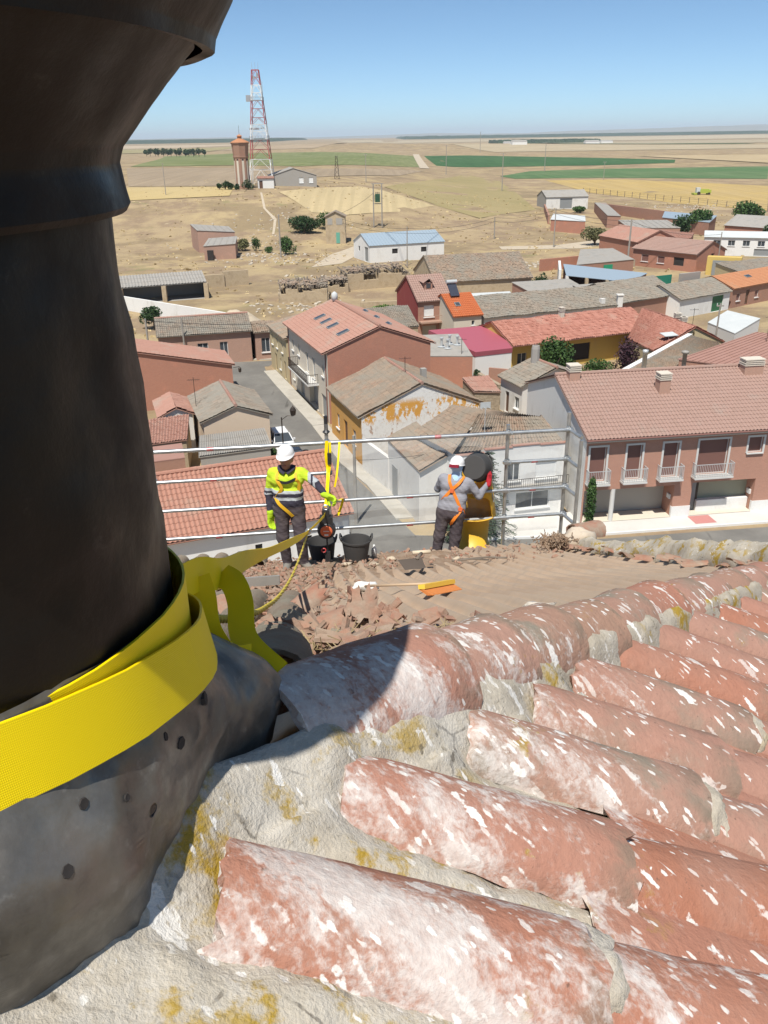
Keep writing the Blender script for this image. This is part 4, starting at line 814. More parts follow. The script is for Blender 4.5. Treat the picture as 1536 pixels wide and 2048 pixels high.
# ------------------------------------------------------------------ water tower
WT = Vector((-43.5, 288.5, T(-43.5, 288.5))); wt = thing('water_tower', 'octagonal brick water tower with a flared tank and pale panels', 'water tower', WT)
M['tower_brick'] = brickmat('tower_brick', (.36, .16, .11), (.40, .185, .125), (.36, .22, .16))
m_ = MB(); m_.lathe([(2.75, -.6), (2.75, .6), (2.4, .6), (2.3, 9.0), (2.5, 9.3), (2.5, 9.7), (2.4, 9.7), (2.72, 13.2), (2.95, 13.2), (2.95, 13.5)], (0, 0, 0), 8); o = m_.build('shaft', M['tower_brick'], wt)
for k in range(8):
    a = math.pi / 4 * (k + .5); ax = Vector((-math.sin(a), math.cos(a), 0)); nn = Vector((math.cos(a), math.sin(a), 0)); r_ = 2.4 * math.cos(math.pi / 8)
    m_ = MB(); m_.obox(nn * (r_ - .0) + UPV * 4.6, (ax, nn, UPV), (.34, .06, 3.7)); m_.build('panel', M['cream'], wt)
    m_ = MB(); m_.obox(nn * (2.25 * math.cos(math.pi / 8) + .1) + UPV * 8.55, (ax, nn, UPV), (.22, .06, .25)); m_.build('window', M['dark'], wt)
m_ = MB(); m_.lathe([(3.08, 13.5), (3.02, 13.62), (.7, 14.7), (.7, 15.3), (1.0, 15.35), (.1, 15.9), (0, 16.4)], (0, 0, 0), 8); m_.build('roof', M['r_peach'], wt)
m_ = MB(); m_.tube([(0, 0, 16), (0, 0, 18.4)], .05, 5); m_.build('lightning_rod', M['iron'], wt)
# ------------------------------------------------------------------ lattice mast
MB0 = Vector((-38.6, 300.0, T(-38.6, 300))); lm = thing('lattice_mast', 'tall red and white lattice telecom mast behind the water tower', 'mast', MB0)
M['mast_red'] = plain('mast_red', (.42, .10, .10), .6); M['mast_white'] = plain('mast_white', (.78, .78, .76), .6); M['mast_grey'] = plain('mast_grey', (.33, .34, .36), .6)
lev = [0, 5.0, 8.2, 11.2, 14.0, 16.6, 18.6, 20.6, 23.2, 25.6, 27.8, 30.0, 32.2, 34.2]
hw_ = lambda z: 3.55 * (1 - z / 36) ** 1.0 * .82 + .92
sec = [(0, 8.2, 'mast_white'), (8.2, 14.0, 'mast_red'), (14.0, 18.6, 'mast_white'), (18.6, 25.6, 'mast_red'), (25.6, 30.0, 'mast_white'), (30.0, 34.3, 'mast_red')]
cor = [(1, 1), (-1, 1), (-1, -1), (1, -1)]
for z0, z1, mk in sec:
    m_ = MB(); zs = [z for z in lev if z0 - .01 <= z < z1 - .01] + [z1]
    for a, b in zip(zs[:-1], zs[1:]):
        for i in range(4):
            (x, y), (x2, y2) = cor[i], cor[(i + 1) % 4]; ha, hb = hw_(a), hw_(b)
            m_.tube([(x * ha, y * ha, a), (x * hb, y * hb, b)], .13, 5)
            m_.tube([(x * ha, y * ha, a), ((x + x2) / 2 * hb, (y + y2) / 2 * hb, b)], .07, 4); m_.tube([(x2 * ha, y2 * ha, a), ((x + x2) / 2 * hb, (y + y2) / 2 * hb, b)], .07, 4)
            m_.tube([(x * hb, y * hb, b), (x2 * hb, y2 * hb, b)], .07, 4)
    m_.build('lattice_section', M[mk], lm)
for z, s_ in ((14.1, 2.9), (25.5, 1.9)):
    m_ = MB(); m_.box(-s_, s_, -s_, s_, z, z + .12)
    for a in np.linspace(-s_, s_, 7):
        for q in ((a, -s_), (a, s_), (-s_, a), (s_, a)): m_.tube([(*q, z), (*q, z + 1.1)], .035, 4)
    for i in range(4): (x, y), (x2, y2) = cor[i], cor[(i + 1) % 4]; m_.tube([(x * s_, y * s_, z + 1.1), (x2 * s_, y2 * s_, z + 1.1)], .04, 4)
    m_.build('platform', M['mast_grey'], lm)
for (x, y, z, w_, h_) in ((-2.6, -1, 25.2, .8, 1.9), (-1.3, -1.8, 17.0, 1.6, .6), (1.2, -1.6, 17.3, .5, .3), (-.4, -1.4, 31.5, .3, 1.0), (.6, -1.3, 31.9, .25, 1.4)):
    m_ = MB(); m_.box(x - w_, x + w_, y - .2, y + .2, z, z + h_); m_.build('antenna', M['mast_grey'], lm)
m_ = MB()
for x in (-.9, 0, .9): m_.tube([(x, 0, 34.2), (x * 1.1, 0, 36.4)], .05, 4)
m_.tube([(1.9, 0, 24), (1.9, 0, 31)], .06, 4); m_.build('whip_antenna', M['mast_grey'], lm)
# shed and white hut beside the tower
h32 = house('grey_shed', 'grey gabled shed with two pale windows beside the lattice mast', (-38.5, 312.0), (-36.2, 299.0), 8.0, 12.6, 15.0, 'grey_r', 'fibre', 'shed', base=9, flat=True, opens={'R': [(9.5, 11.0, 10.3, 12.1, 'white'), (12.8, 14.2, 10.3, 12.1, 'white')]})
h33b = house('white_hut', 'white hut with a blue door and red tile edge at the tower foot', (-38.6, 287.6), (-33.4, 288.6), 2.2, 12.4, 13.0, 'white', 'r_rust', 'hut', base=9, opens={'F': [(.3, 1.4, 9.3, 11.8, 'door')]})
# transformer house
TR = Vector((-10.7, 216.5, T(-10.7, 216.5))); tr = thing('transformer_house', 'tall narrow transformer house with a green door beside the track', 'transformer house', TR)
m_ = MB(); P_ = [(-2.4, -2), (2.4, -2), (2.4, 2.2), (-2.4, 2.2)]; m_.prism(P_, -.3, 6.2); m_.face([(-2.4, -2, 6.2), (2.4, -2, 6.2), (0, -2, 7.3)]); m_.face([(2.4, 2.2, 6.2), (-2.4, 2.2, 6.2), (0, 2.2, 7.3)]); m_.build('wall', M['adobe'], tr)
m_ = MB(); flat_quad(m_, (-2.7, -2.3, 6.15), (-2.7, 2.5, 6.15), (0, 2.5, 7.42), (0, -2.3, 7.42), .1); flat_quad(m_, (2.7, 2.5, 6.15), (2.7, -2.3, 6.15), (0, -2.3, 7.42), (0, 2.5, 7.42), .1); m_.build('roof', M['r_tan'], tr)
m_ = MB(); m_.box(.1, 1.0, -2.06, -1.98, 0, 2.5); m_.build('door', plain('pale_green_door', (.13, .38, .29), .6), tr)
for x0, x1 in ((-1.9, -.7), (.2, 1.7)): m_ = MB(); m_.box(x0, x1, -2.05, -1.98, 4.3, 5.8); m_.build('grille', M['grey_r'], tr)
# poles
def pole(label, x, y, h, r_=.14, arms=(1.6,), mat='pole', wood=True, group=None, lean=0.):
    z = T(x, y); root = thing('utility_pole', label, 'utility pole', (x, y, z - .2), group)
    m_ = MB(); m_.tube([(0, 0, 0), (lean, 0, h + .2)], [r_, r_ * .7], 7); m_.build('post', M['pole'], root)
    for k, a in enumerate(arms): m_ = MB(); m_.obox((lean, 0, h - .1 - .8 * k), ((1, 0, 0), (0, 1, 0), UPV), (a / 2, .07, .07)); m_.build('crossarm', M['pole'], root)
    m_ = MB()
    for k, a in enumerate(arms):
        for s_ in (-.5, 0, .5): m_.tube([(lean + s_ * a * .9, 0, h - .1 - .8 * k), (lean + s_ * a * .9, 0, h + .2 - .8 * k)], .05, 5)
    if arms: m_.build('insulator', M['frame_g'], root)
    return root
M['pole'] = nmat('pole_concrete', [(.30, .27, .23), (.38, .35, .31)], 2, bump=.1)
PG = 'power poles across the fields'
pole('lone power pole in the gold field left of the water tower', -64.9, 273.4, 9, arms=(), group=PG)
pole('tall power pole standing in the olive fallow field', 52.8, 385.4, 15, .22, (2.6,), group=PG)
pole('power pole in front of the dark green field, right one', 110.1, 600.8, 18, .25, (4.5,), group=PG)
pole('power pole in front of the dark green field, left one', 39.4, 529.3, 16, .22, (2.0,), group=PG)
pole('short pole behind the grey shed of the mast', -4.9, 346.2, 10, .16, (1.2,), group=PG)
pole('pole standing far out on the pale plain', 139.7, 1254.5, 26, .4, (4,), group=PG)
pole('pole at the corner of the mid green field', 119, 477.3, 9, .15, (1.6,), group=PG)
pole('pole standing right behind the blue barn roof', 5.5, 176.5, 7.6, .13, (), group=PG)
pole('short post with a box in the dry grass behind the wide barn', 28.7, 220.2, 5.2, .16, (), group=PG)
pole('pole with a cross-arm by the small brick shed', 40.3, 202.8, 8.6, .15, (2.2,), group=PG)
pole('grey pole in front of the dark green bushes', -21.9, 192.8, 9.0, .2, (), group=PG)
pole('concrete pole behind the terracotta house', 47.5, 166.5, 9.2, .2, (), group=PG)
pole('thin pole on the white block yard', 63.5, 163.0, 7.0, .12, (), group=PG)
pole('pole at the end of the long white garden wall', -22.6, 95.9, 5.6, .12, (), group=PG)
pole('second pole in front of the grey tile row', -27.0, 97.0, 5.4, .14, (), group=PG)
pole('grey wooden pole standing on the street corner below the scaffold', -1.9, 51.9, 6.3, .13, (), group=PG)
pole('steel pole with a lamp bracket beside the pale garage', 38.0, 95.0, 6.5, .12, (.8,), group=PG)
# H-frame with transformer
z_ = T(-.4, 234.8); hf = thing('pole_transformer', 'twin-pole frame carrying a green transformer in the dry grass', 'transformer', (-.4, 234.8, z_ - .2))
for x in (-1.1, 1.1): m_ = MB(); m_.tube([(x, 0, 0), (x, 0, 11.2)], .17, 7); m_.build('post', M['pole'], hf)
for z in (11.1, 6.2): m_ = MB(); m_.obox((0, 0, z), ((1, 0, 0), (0, 1, 0), UPV), (1.6 if z > 8 else 1.2, .12, .1)); m_.build('crossbeam', M['pole'], hf)
m_ = MB(); m_.box(-.65, .65, -.55, .3, 6.6, 8.6)
for i in range(6): m_.box(-.8 + i * .27, -.72 + i * .27, -.62, .36, 6.8, 8.3)
m_.build('tank', plain('dark_green_tank', (.03, .09, .05), .5), hf)
m_ = MB()
for x in (-.4, 0, .4): m_.lathe([(.05, 8.6), (.12, 8.7), (.06, 8.8), (.12, 8.95), (.05, 9.1)], (x, 0, 0), 6)
m_.build('bushing', M['iron'], hf)
z2 = T(-16.3, 352.4); lp = thing('lattice_pylon', 'small dark lattice pylon behind the mast shed', 'pylon', (-16.3, 352.4, z2 - .2)); m_ = MB()
for i in range(4):
    (x, y), (x2, y2) = cor[i], cor[(i + 1) % 4]; m_.tube([(x * .9, y * .9, 0), (x * .3, y * .3, 8.5)], .1, 4)
    for k in range(5): a, b = .9 - .12 * k, .9 - .12 * (k + 1); m_.tube([(x * a, y * a, 1.7 * k), (x2 * b, y2 * b, 1.7 * (k + 1))], .06, 4)
m_.build('lattice', M['iron'], lp)
def wire(label, a, b, sag=.8, r_=.035, gr='overhead wires'):
    a, b = Vector(a), Vector(b); m_ = MB(); m_.tube([a.lerp(b, i / 14) - UPV * (4 * sag * (i / 14) * (1 - i / 14)) for i in range(15)], r_, 4); tag(m_.build('overhead_wire', M['wire']), label, 'wire', gr)
for dz in (0, -.9):
    s_ = 'upper' if dz == 0 else 'lower'
    wire(s_ + ' wire from the transformer house to the blue barn pole', (-9, 214.6, 6.0 + dz), (5.5, 176.5, 7.2 + dz), .6)
    wire(s_ + ' wire from the blue barn pole to the boxed post', (5.5, 176.5, 7.2 + dz), (28.7, 220.2, 5.3 + dz), .9)
    wire(s_ + ' wire from the boxed post to the cross-arm pole', (28.7, 220.2, 5.3 + dz), (40.3, 202.8, 8.3 + dz), .8)
    wire(s_ + ' wire from the cross-arm pole to the terracotta house pole', (40.3, 202.8, 8.3 + dz), (47.5, 166.5, 8.8 + dz), .5)
wire('wire from the twin-pole frame down to the transformer house', (-1.5, 234.8, 10.6), (-10, 216, 7.0), .5)
wire('wire along the grey tile row to the white wall pole', (-27.0, 97.0, 5.2), (-15, 98, 4.4), .2)
wire('wire from the pavement pole to the white house wall', (-1.9, 51.9, 4.6), (3.0, 53.4, 4.4), .1, .014)
wire('wire crossing the brick bungalow to the white block pole', (47.5, 166.5, 8.8), (63.5, 163, 6.6), 1.0)
# field fence
ff = thing('field_fence', 'wire fence with dark wooden posts along the gold field', 'fence', (100, 325, T(100, 325))); pts = []
for i in range(24):
    t_ = i / 23; x, y = 84.5 + t_ * 41.5, 371 - t_ * 91; pts.append(Vector((x, y, T(x, y)))); m_ = MB(); m_.tube([(x, y, T(x, y) - .1), (x, y, T(x, y) + 2.1)], .11, 5); reparent(m_.build('post', M['wood_old']), ff)
for h_ in (.8, 1.5, 2.0): m_ = MB(); m_.tube([p + UPV * h_ for p in pts], .03, 4); reparent(m_.build('strand', M['wire']), ff)
# far farm sheds, combine, street lamp
for k, (x, y, s_) in enumerate([(228, 1558, 26), (430, 1900, 30), (560, 2300, 30), (330, 2400, 22)]):
    house('farm_shed', ['white farm shed far out on the plain', 'pale shed beyond the dark green strip', 'tiny pale shed near the skyline wood', 'small white shed before the far small wood'][k], (x, y), (x + s_, y + 3), 7, T(x, y) + 5, T(x, y) + 7.5, 'white', 'fibre', 'shed', base=T(x, y) - 1, flat=True)
cb = thing('harvester', 'lime-yellow harvester with a white cab at the field edge', 'harvester', (127, 352, T(127, 352))); cb.scale = (.72, .72, .72); M['lime'] = plain('lime_paint', (.38, .44, .07), .5)
m_ = MB(); m_.box(-1.5, 4.6, -1.3, 1.3, .9, 2.6); m_.prism([(-1.3, -1.2), (3.4, -1.2), (3.4, 1.2), (-1.3, 1.2)], 2.6, 3.0); m_.build('body', M['lime'], cb)
m_ = MB(); m_.box(-3.4, -1.4, -1.2, 1.2, 1.2, 3.8); m_.build('cab', M['white_roof'], cb)
for x, r_ in ((-2.2, .9), (3.4, .65)):
    for y in (-1.4, 1.4): m_ = MB(); m_.lathe([(0, -.25), (r_, -.25), (r_, .25), (0, .25)], (x, y, r_), 14, ax=(Vector((1, 0, 0)), Vector((0, 0, 1)), Vector((0, 1, 0)))); m_.build('wheel', M['iron'], cb)
m_ = MB(); m_.box(-5.0, -3.4, -2.4, 2.4, .3, 1.1); m_.build('header', M['lime'], cb)
sl_ = thing('street_lamp', 'black street lantern on a bracket above the parked car', 'street lamp', (-8.1, 64.6, 0))
m_ = MB(); m_.tube([(0, 0, 0), (0, 0, 3.6)], .05, 7); m_.tube([(0, 0, 3.4), (.5, 0, 3.75), (.95, 0, 3.7)], .03, 6); m_.build('post', M['iron'], sl_)
m_ = MB(); m_.lathe([(.03, 3.7), (.2, 3.8), (.26, 4.2), (.16, 4.4), (.05, 4.5), (0, 4.6)], (.95, 0, 0), 8); m_.build('lantern', M['iron'], sl_)
# ------------------------------------------------------------------ vegetation
def leafmat(name, c1, c2, c3):
    t = NT(name, .6, .25); a = t.noise(t.pos(), .9, 4, .6); b = t.noise(t.pos(), 9, 3, .6)
    k = t.ramp(t.math('ADD', t.math('MULTIPLY', a, .6), t.math('MULTIPLY', b, .4)), [(.32, c1), (.5, c2), (.68, c3)]); t.col(k)
    t.b.inputs['Transmission Weight'].default_value = 0.; return t.m
M['leaf'] = leafmat('leaf_green', (.022, .05, .014), (.05, .10, .026), (.10, .16, .045))
M['leaf_dk'] = leafmat('leaf_dark', (.014, .034, .012), (.03, .062, .02), (.055, .095, .03))
M['leaf_lt'] = leafmat('leaf_fresh', (.05, .11, .02), (.09, .18, .035), (.15, .25, .06))
M['leaf_dry'] = leafmat('leaf_dusty', (.07, .075, .03), (.13, .13, .055), (.20, .19, .09))
M['leaf_purple'] = leafmat('leaf_purple', (.03, .014, .02), (.06, .028, .038), (.10, .05, .06))
M['leaf_fir'] = leafmat('needle_green', (.02, .036, .02), (.05, .075, .045), (.10, .13, .085))
M['bark'] = nmat('bark', [(.10, .075, .05), (.17, .13, .09)], 4, bump=.5, bscale=18)
def clump(m_, c, rad, n, size, r_, flat=1.0):
    c = Vector(c)
    for _ in range(n):
        while True:
            q = Vector((r_.uniform(-1, 1), r_.uniform(-1, 1), r_.uniform(-1, 1)))
            if .25 < q.length < 1: break
        q = q * (q.length ** -.35); p = c + Vector((q.x * rad[0], q.y * rad[1], q.z * rad[2]))
        a = Vector((r_.gauss(0, 1), r_.gauss(0, 1), r_.gauss(0, 1) * flat)).normalized(); b = a.orthogonal().normalized(); b = (b * math.cos(r_.random() * 6) + a.cross(b) * math.sin(r_.random() * 6)).normalized(); e = a.cross(b)
        s_ = size * r_.uniform(.6, 1.3); m_.face([p - b * s_ - e * s_ * .55, p + b * s_ - e * s_ * .3, p + b * s_ * .8 + e * s_ * .5, p - b * s_ * .7 + e * s_ * .45])
def bush(name, label, cat, loc, rad, mat, n=900, size=.12, seed=1, lobes=6, trunk=0., group=None):
    r_ = random.Random(seed); z = T(loc[0], loc[1]) if len(loc) < 3 else loc[2]; root = thing(name, label, cat, (loc[0], loc[1], z), group)
    m_ = MB(); top = trunk + rad[2]
    for k in range(lobes):
        a = r_.uniform(0, 6.28); d = r_.uniform(0, .55); f = r_.uniform(.42, .66)
        c = (math.cos(a) * rad[0] * d, math.sin(a) * rad[1] * d, trunk + rad[2] * r_.uniform(.55, 1.35)); clump(m_, c, (rad[0] * f, rad[1] * f, rad[2] * f), n // lobes, size, r_)
    m_.build('crown', M[mat], root)
    m_ = MB(); m_.tube([(0, 0, -.1), (rad[0] * .05, 0, trunk + rad[2] * .6), (rad[0] * .1, rad[1] * .05, trunk + rad[2] * 1.2)], [max(.05, rad[0] * .08), max(.04, rad[0] * .06), .02], 6)
    for k in range(4):
        a = 1.57 * k + .4; m_.tube([(0, 0, trunk + rad[2] * .3), (math.cos(a) * rad[0] * .4, math.sin(a) * rad[1] * .4, trunk + rad[2] * .8), (math.cos(a) * rad[0] * .7, math.sin(a) * rad[1] * .7, trunk + rad[2] * 1.2)], [rad[0] * .05, rad[0] * .03, .015], 5)
    m_.build('trunk', M['bark'], root); return root
bush('bush', 'big dark green bush beside the transformer house', 'bush', (-19.5, 227), (5.2, 3, 2.6), 'leaf_dk', 2800, .22, 3, 9)
bush('bush', 'rounded green bush right behind the pole on the slope', 'bush', (-21.3, 197.5), (2.6, 2.2, 2.4), 'leaf', 1700, .18, 4)
bush('bush', 'lighter green bush up the slope next to the big dark bush', 'bush', (-13.2, 232), (3.8, 2.6, 2.2), 'leaf', 1500, .2, 5)
bush('bush', 'dusty green bush by the lower brick hut', 'bush', (-32.5, 206), (2.3, 2.0, 1.6), 'leaf_dry', 900, .2, 6)
bush('bush', 'thin leafy shoots next to the dusty bush', 'bush', (-29.0, 205), (1.5, 1.3, 1.9), 'leaf', 600, .16, 7)
bush('bush', 'small round bush low on the bank', 'bush', (-25.5, 201), (1.5, 1.2, .9), 'leaf', 600, .14, 8)
for k, (x, y, s_) in enumerate([(-48.5, 284, 1.8), (-46.6, 283.5, 1.5), (-44.6, 282.8, 1.3), (-41.2, 283.5, 2.0), (-50.5, 285, 1.3)]):
    bush('bush', 'dark bush at the foot of the water tower', 'bush', (x, y), (s_, s_ * .8, s_ * .8), 'leaf_dk', 500, .2, 20 + k, 4, group='bushes round the water tower')
for k in range(14):
    x = -300 + k * 7.0 + rnd.uniform(-1.5, 1.5); bush('field_tree', 'round dark tree in the row across the pale green field', 'tree', (x, 1185 - k * 7), (4.6, 4.2, 4.6), 'leaf_dk', 320, .8, 40 + k, 4, 1.2, group='row of trees in the green field')
bush('tree', 'round bushy tree beyond the brick shed roofs', 'tree', (83.5, 228), (4.2, 4, 2.8), 'leaf', 2200, .3, 60, 9, .8)
bush('tree', 'rounded tree beside the white sheds on the right', 'tree', (101.5, 243), (5.2, 4.6, 3.2), 'leaf', 2400, .32, 61, 9, 1.0)
bush('tree', 'dark green tree standing between the brick sheds', 'tree', (74.2, 216), (2.8, 2.6, 2.9), 'leaf_dk', 1500, .24, 62, 7, .6)
bush('tree', 'dark green tree at the far right fence', 'tree', (88.5, 196), (3.0, 2.8, 2.4), 'leaf_dk', 1200, .26, 63, 6, .8)
bush('bush', 'tall dusty shrub beside the small brick shed', 'bush', (50.5, 206), (3.3, 2.8, 2.4), 'leaf_dry', 1800, .22, 64, 8)
bush('bush', 'green shrub at the foot of the stock barn', 'bush', (64.8, 287), (3.2, 2, 1.4), 'leaf', 900, .25, 65)
bush('bush', 'dark shrub against the wide barn wall', 'bush', (26.5, 142), (1.8, 1.5, 1.7), 'leaf_dk', 700, .16, 66)
bush('bush', 'bright green shrubs in the garden of the ruin', 'bush', (2.2, 125), (3.4, 1.6, .9), 'leaf_lt', 1300, .16, 67, 7)
bush('tree', 'dark round tree at the white garden wall', 'tree', (-31.6, 117.5), (1.9, 1.8, 1.5), 'leaf_dk', 1200, .16, 68, 6, .5)
bush('bush', 'bright green vine on top of the grey row', 'bush', (-26.3, 108.6), (2.4, 1.6, 1.7), 'leaf_lt', 1000, .14, 69)
bush('hedge', 'tall clipped green hedge in the courtyard', 'hedge', (17.9, 87.0), (2.9, 1.5, 2.6), 'leaf', 3800, .13, 70, 9)
bush('hedge', 'square dark green hedge below the yellow porch', 'hedge', (22.6, 86.0), (2.4, 1.2, 1.5), 'leaf', 2000, .1, 71, 8)
bush('bush', 'fresh yellow-green bush between the hedges', 'bush', (20.4, 85.2), (1.0, .8, 1.1), 'leaf_lt', 700, .1, 72)
bush('tree', 'slender purple-leaved plum tree in the courtyard', 'tree', (25.8, 87.0), (1.5, 1.4, 2.4), 'leaf_purple', 2000, .12, 73, 9, .3)
bush('bush', 'flowering shrub behind the purple plum tree', 'bush', (28.0, 86.0), (1.9, 1.2, 1.3), 'leaf_dry', 1200, .12, 74)
bush('bush', 'dark ivy on the corner of the brick annex', 'bush', (9.7, 83.6), (.5, .5, 1.5), 'leaf_dk', 700, .09, 75)
bush('bush', 'bushy green shrub beside the parked white car', 'bush', (-9.4, 62.9), (1.35, 1.1, 1.2), 'leaf', 2200, .09, 76, 8)
bush('creeper', 'narrow column of dark creeper against the brick house', 'creeper', (13.4, 49.9, 0), (.55, .5, 2.3), 'leaf', 2200, .07, 77, 9)
bush('bush', 'small green plants behind the flaking gable', 'bush', (10.6, 72.6), (.9, .6, .7), 'leaf', 600, .09, 78)
# fir tree in front of the white house
fr = random.Random(5); fir = thing('fir_tree', 'dark blue-green fir tree in front of the white house', 'tree', (6.65, 49.4, 0)); m_ = MB()
for k in range(22):
    z = .5 + 5.3 * k / 21 + fr.uniform(-.08, .08); rr = 2.0 * (1 - z / 6.2) ** .85 + .08
    for b in range(7):
        a = b * .898 + k * 2.4 + fr.uniform(-.3, .3); L_ = rr * fr.uniform(.5, 1.25); dr = Vector((math.cos(a), math.sin(a), 0)); nb_ = max(4, int(L_ / .10))
        for i in range(nb_):
            t_ = (i + .5) / nb_; p = dr * (L_ * t_) + UPV * (z + .12 * L_ * t_ - .34 * L_ * t_ * t_); sd_ = Vector((-dr.y, dr.x, 0))
            for s_ in (-1, 1):
                q = p + sd_ * (s_ * .11) + UPV * fr.uniform(-.05, .05); e = (dr * .6 + sd_ * s_).normalized(); f = Vector((fr.uniform(-.5, .5), fr.uniform(-.5, .5), 1)).normalized(); m_.face([q - e * .12, q + f * .03 - dr * .02, q + e * .13, q - f * .04 + dr * .03])
m_.build('crown', M['leaf_fir'], fir); m_ = MB(); m_.tube([(0, 0, -.1), (0, 0, 5.9)], [.14, .02], 7)
for k in range(0, 30, 2):
    z = .5 + 5.3 * k / 29; rr = 1.7 * (1 - z / 6.2) ** .85
    for b in range(4): a = b * 1.57 + k * 2.4; m_.tube([(0, 0, z), (math.cos(a) * rr, math.sin(a) * rr, z - .2 * rr)], [.03, .008], 4)
m_.build('trunk', M['bark'], fir)
bush('bush', 'low grey-green shrub at the foot of the fir tree', 'bush', (4.6, 48.4), (1.5, 1.0, 1.1), 'leaf_fir', 1500, .09, 80)

# dry grass and loose stones on the waste ground
gr = random.Random(12); m_ = MB(); ms_ = MB()
def inhouse(x, y): return (-19 < x < 6 and y < 112) or (y < 118 and x > -14) or (-6 < x < 48 and 118 < y < 150)
for _ in range(3500):
    y = 100 + 240 * gr.random() ** 1.2; x = gr.uniform(-.36, .42) * y * (1 if gr.random() < .8 else .6)
    if inhouse(x, y) or fbm((x * .06, y * .06, 3)) < -.12: continue
    z = T(x, y); hgt = gr.uniform(.12, .4); p = Vector((x, y, z - .05))
    for k in range(3):
        a = gr.uniform(0, 3.14); d = Vector((math.cos(a), math.sin(a), 0)) * gr.uniform(.15, .5); l_ = Vector((gr.uniform(-.2, .2), gr.uniform(-.2, .2), hgt)); m_.face([p - d, p + d, p + d * .7 + l_, p - d * .6 + l_ * .9])
for _ in range(700):
    c_ = [(-38, 215, 14, 10), (-27, 197, 14, 5), (-20, 186, 16, 6), (-24, 240, 18, 14), (-5, 160, 12, 6), (-12, 132, 9, 7), (105, 300, 20, 14), (35, 175, 10, 6)][gr.randrange(8)]; x, y = gr.gauss(c_[0], c_[2] * .5), gr.gauss(c_[1], c_[3] * .5); z = T(x, y); r_ = gr.uniform(.08, .38); a = gr.uniform(0, 3)
    ms_.obox((x, y, z + r_ * .2), (Vector((math.cos(a), math.sin(a), .2)).normalized(), Vector((-math.sin(a), math.cos(a), .1)).normalized(), Vector((gr.uniform(-.3, .3), gr.uniform(-.3, .3), 1)).normalized()), (r_, r_ * gr.uniform(.4, .9), r_ * .45))
tag(m_.build('dry_grass', nmat('dry_grass', [(.44, .34, .185), (.54, .43, .24), (.48, .38, .22)], .3, bump=0, fine=0)), 'tufts of dry yellow grass over the waste ground and slope', 'grass', kind='stuff')
tag(ms_.build('loose_stones', nmat('pale_rock', [(.42, .36, .28), (.55, .49, .40)], 1.5)), 'pale loose stones and rubble strewn over the banks', 'stones', kind='stuff')
# ------------------------------------------------------------------ parked car
car = thing('parked_car', 'white hatchback parked nose-in beside the beige house', 'car', (-8.55, 67.2, .012)); car.rotation_euler.z = R(19)
M['car_white'] = plain('car_white', (.75, .76, .77), .25); M['tyre'] = plain('tyre', (.03, .03, .03), .8)
def loft(m_, secs, mi=0):
    n = len(secs[0]); V = [p for s_ in secs for p in s_]; F = []
    for i in range(len(secs) - 1):
        for k in range(n): F.append((i * n + k, i * n + (k + 1) % n, (i + 1) * n + (k + 1) % n, (i + 1) * n + k))
    F += [tuple(range(n))[::-1], tuple((len(secs) - 1) * n + k for k in range(n))]; m_.mesh(V, F, mi)
def csec(y, w_, z0, z1, b=.09): return [(-w_, y, z0 + b), (-w_ + b, y, z0), (w_ - b, y, z0), (w_, y, z0 + b), (w_, y, z1 - b), (w_ - b * 1.5, y, z1), (-w_ + b * 1.5, y, z1), (-w_, y, z1 - b)]
m_ = MB(); loft(m_, [csec(-2.0, .72, .35, .72), csec(-1.9, .82, .25, .8), csec(-1.0, .86, .2, .95), csec(-.2, .87, .2, 1.0), csec(1.2, .87, .2, 1.0), csec(1.9, .84, .25, .98), csec(2.02, .76, .35, .9)]); m_.build('body', M['car_white'], car, smooth=True, auto=35)
def cab(y, w_, z): return [(-w_, y, z), (w_, y, z)]
m_ = MB(); P_ = [(-.8, -1.0, .94), (.8, -1.0, .94), (.8, 1.75, .98), (-.8, 1.75, .98)]; Q_ = [(-.62, -.25, 1.46), (.62, -.25, 1.46), (.62, 1.4, 1.47), (-.62, 1.4, 1.47)]
m_.mesh(P_ + Q_, [(0, 1, 5, 4), (1, 2, 6, 5), (2, 3, 7, 6), (3, 0, 4, 7)]); m_.build('windows', M['glass'], car)
m_ = MB(); m_.mesh([(x * 1.02, y, z + .005) for x, y, z in Q_] + [(x * .92, y * .98, z + .06) for x, y, z in Q_], [(0, 1, 5, 4), (1, 2, 6, 5), (2, 3, 7, 6), (3, 0, 4, 7), (4, 5, 6, 7)])
for i in range(4): m_.tube([P_[i], Q_[i]], .045, 6)
for s_ in (-1, 1): m_.tube([(s_ * .79, .35, .97), (s_ * .62, .45, 1.46)], .04, 6); m_.tube([(s_ * .55, -.1, 1.53), (s_ * .55, 1.3, 1.54)], .025, 6)
m_.build('roof', M['car_white'], car)
for x in (-.8, .8):
    for y in (-1.3, 1.3): m_ = MB(); m_.lathe([(0, -.1), (.2, -.11), (.31, -.1), (.31, .1), (.2, .11), (0, .1)], (x, y, .31), 16, ax=(Vector((0, 1, 0)), Vector((0, 0, 1)), Vector((1, 0, 0)))); m_.build('wheel', M['tyre'], car)
for s_ in (-1, 1): m_ = MB(); m_.box(s_ * .6 - .14, s_ * .6 + .14, -2.03, -1.85, .62, .74); m_.build('headlight', M['steel'], car); m_ = MB(); m_.box(s_ * .95 - .09, s_ * .95 + .09, -.72, -.6, .95, 1.08); m_.build('mirror', M['car_white'], car)
m_ = MB(); m_.box(-.4, .4, -2.05, -1.9, .4, .55); m_.build('grille', M['tyre'], car)
car2 = dup(car, (-7.1, 62.8, .012), 'dark blue car parked at the kerb in front of the white car', R(19))
M['car_dark'] = plain('car_dark', (.03, .035, .05), .2)
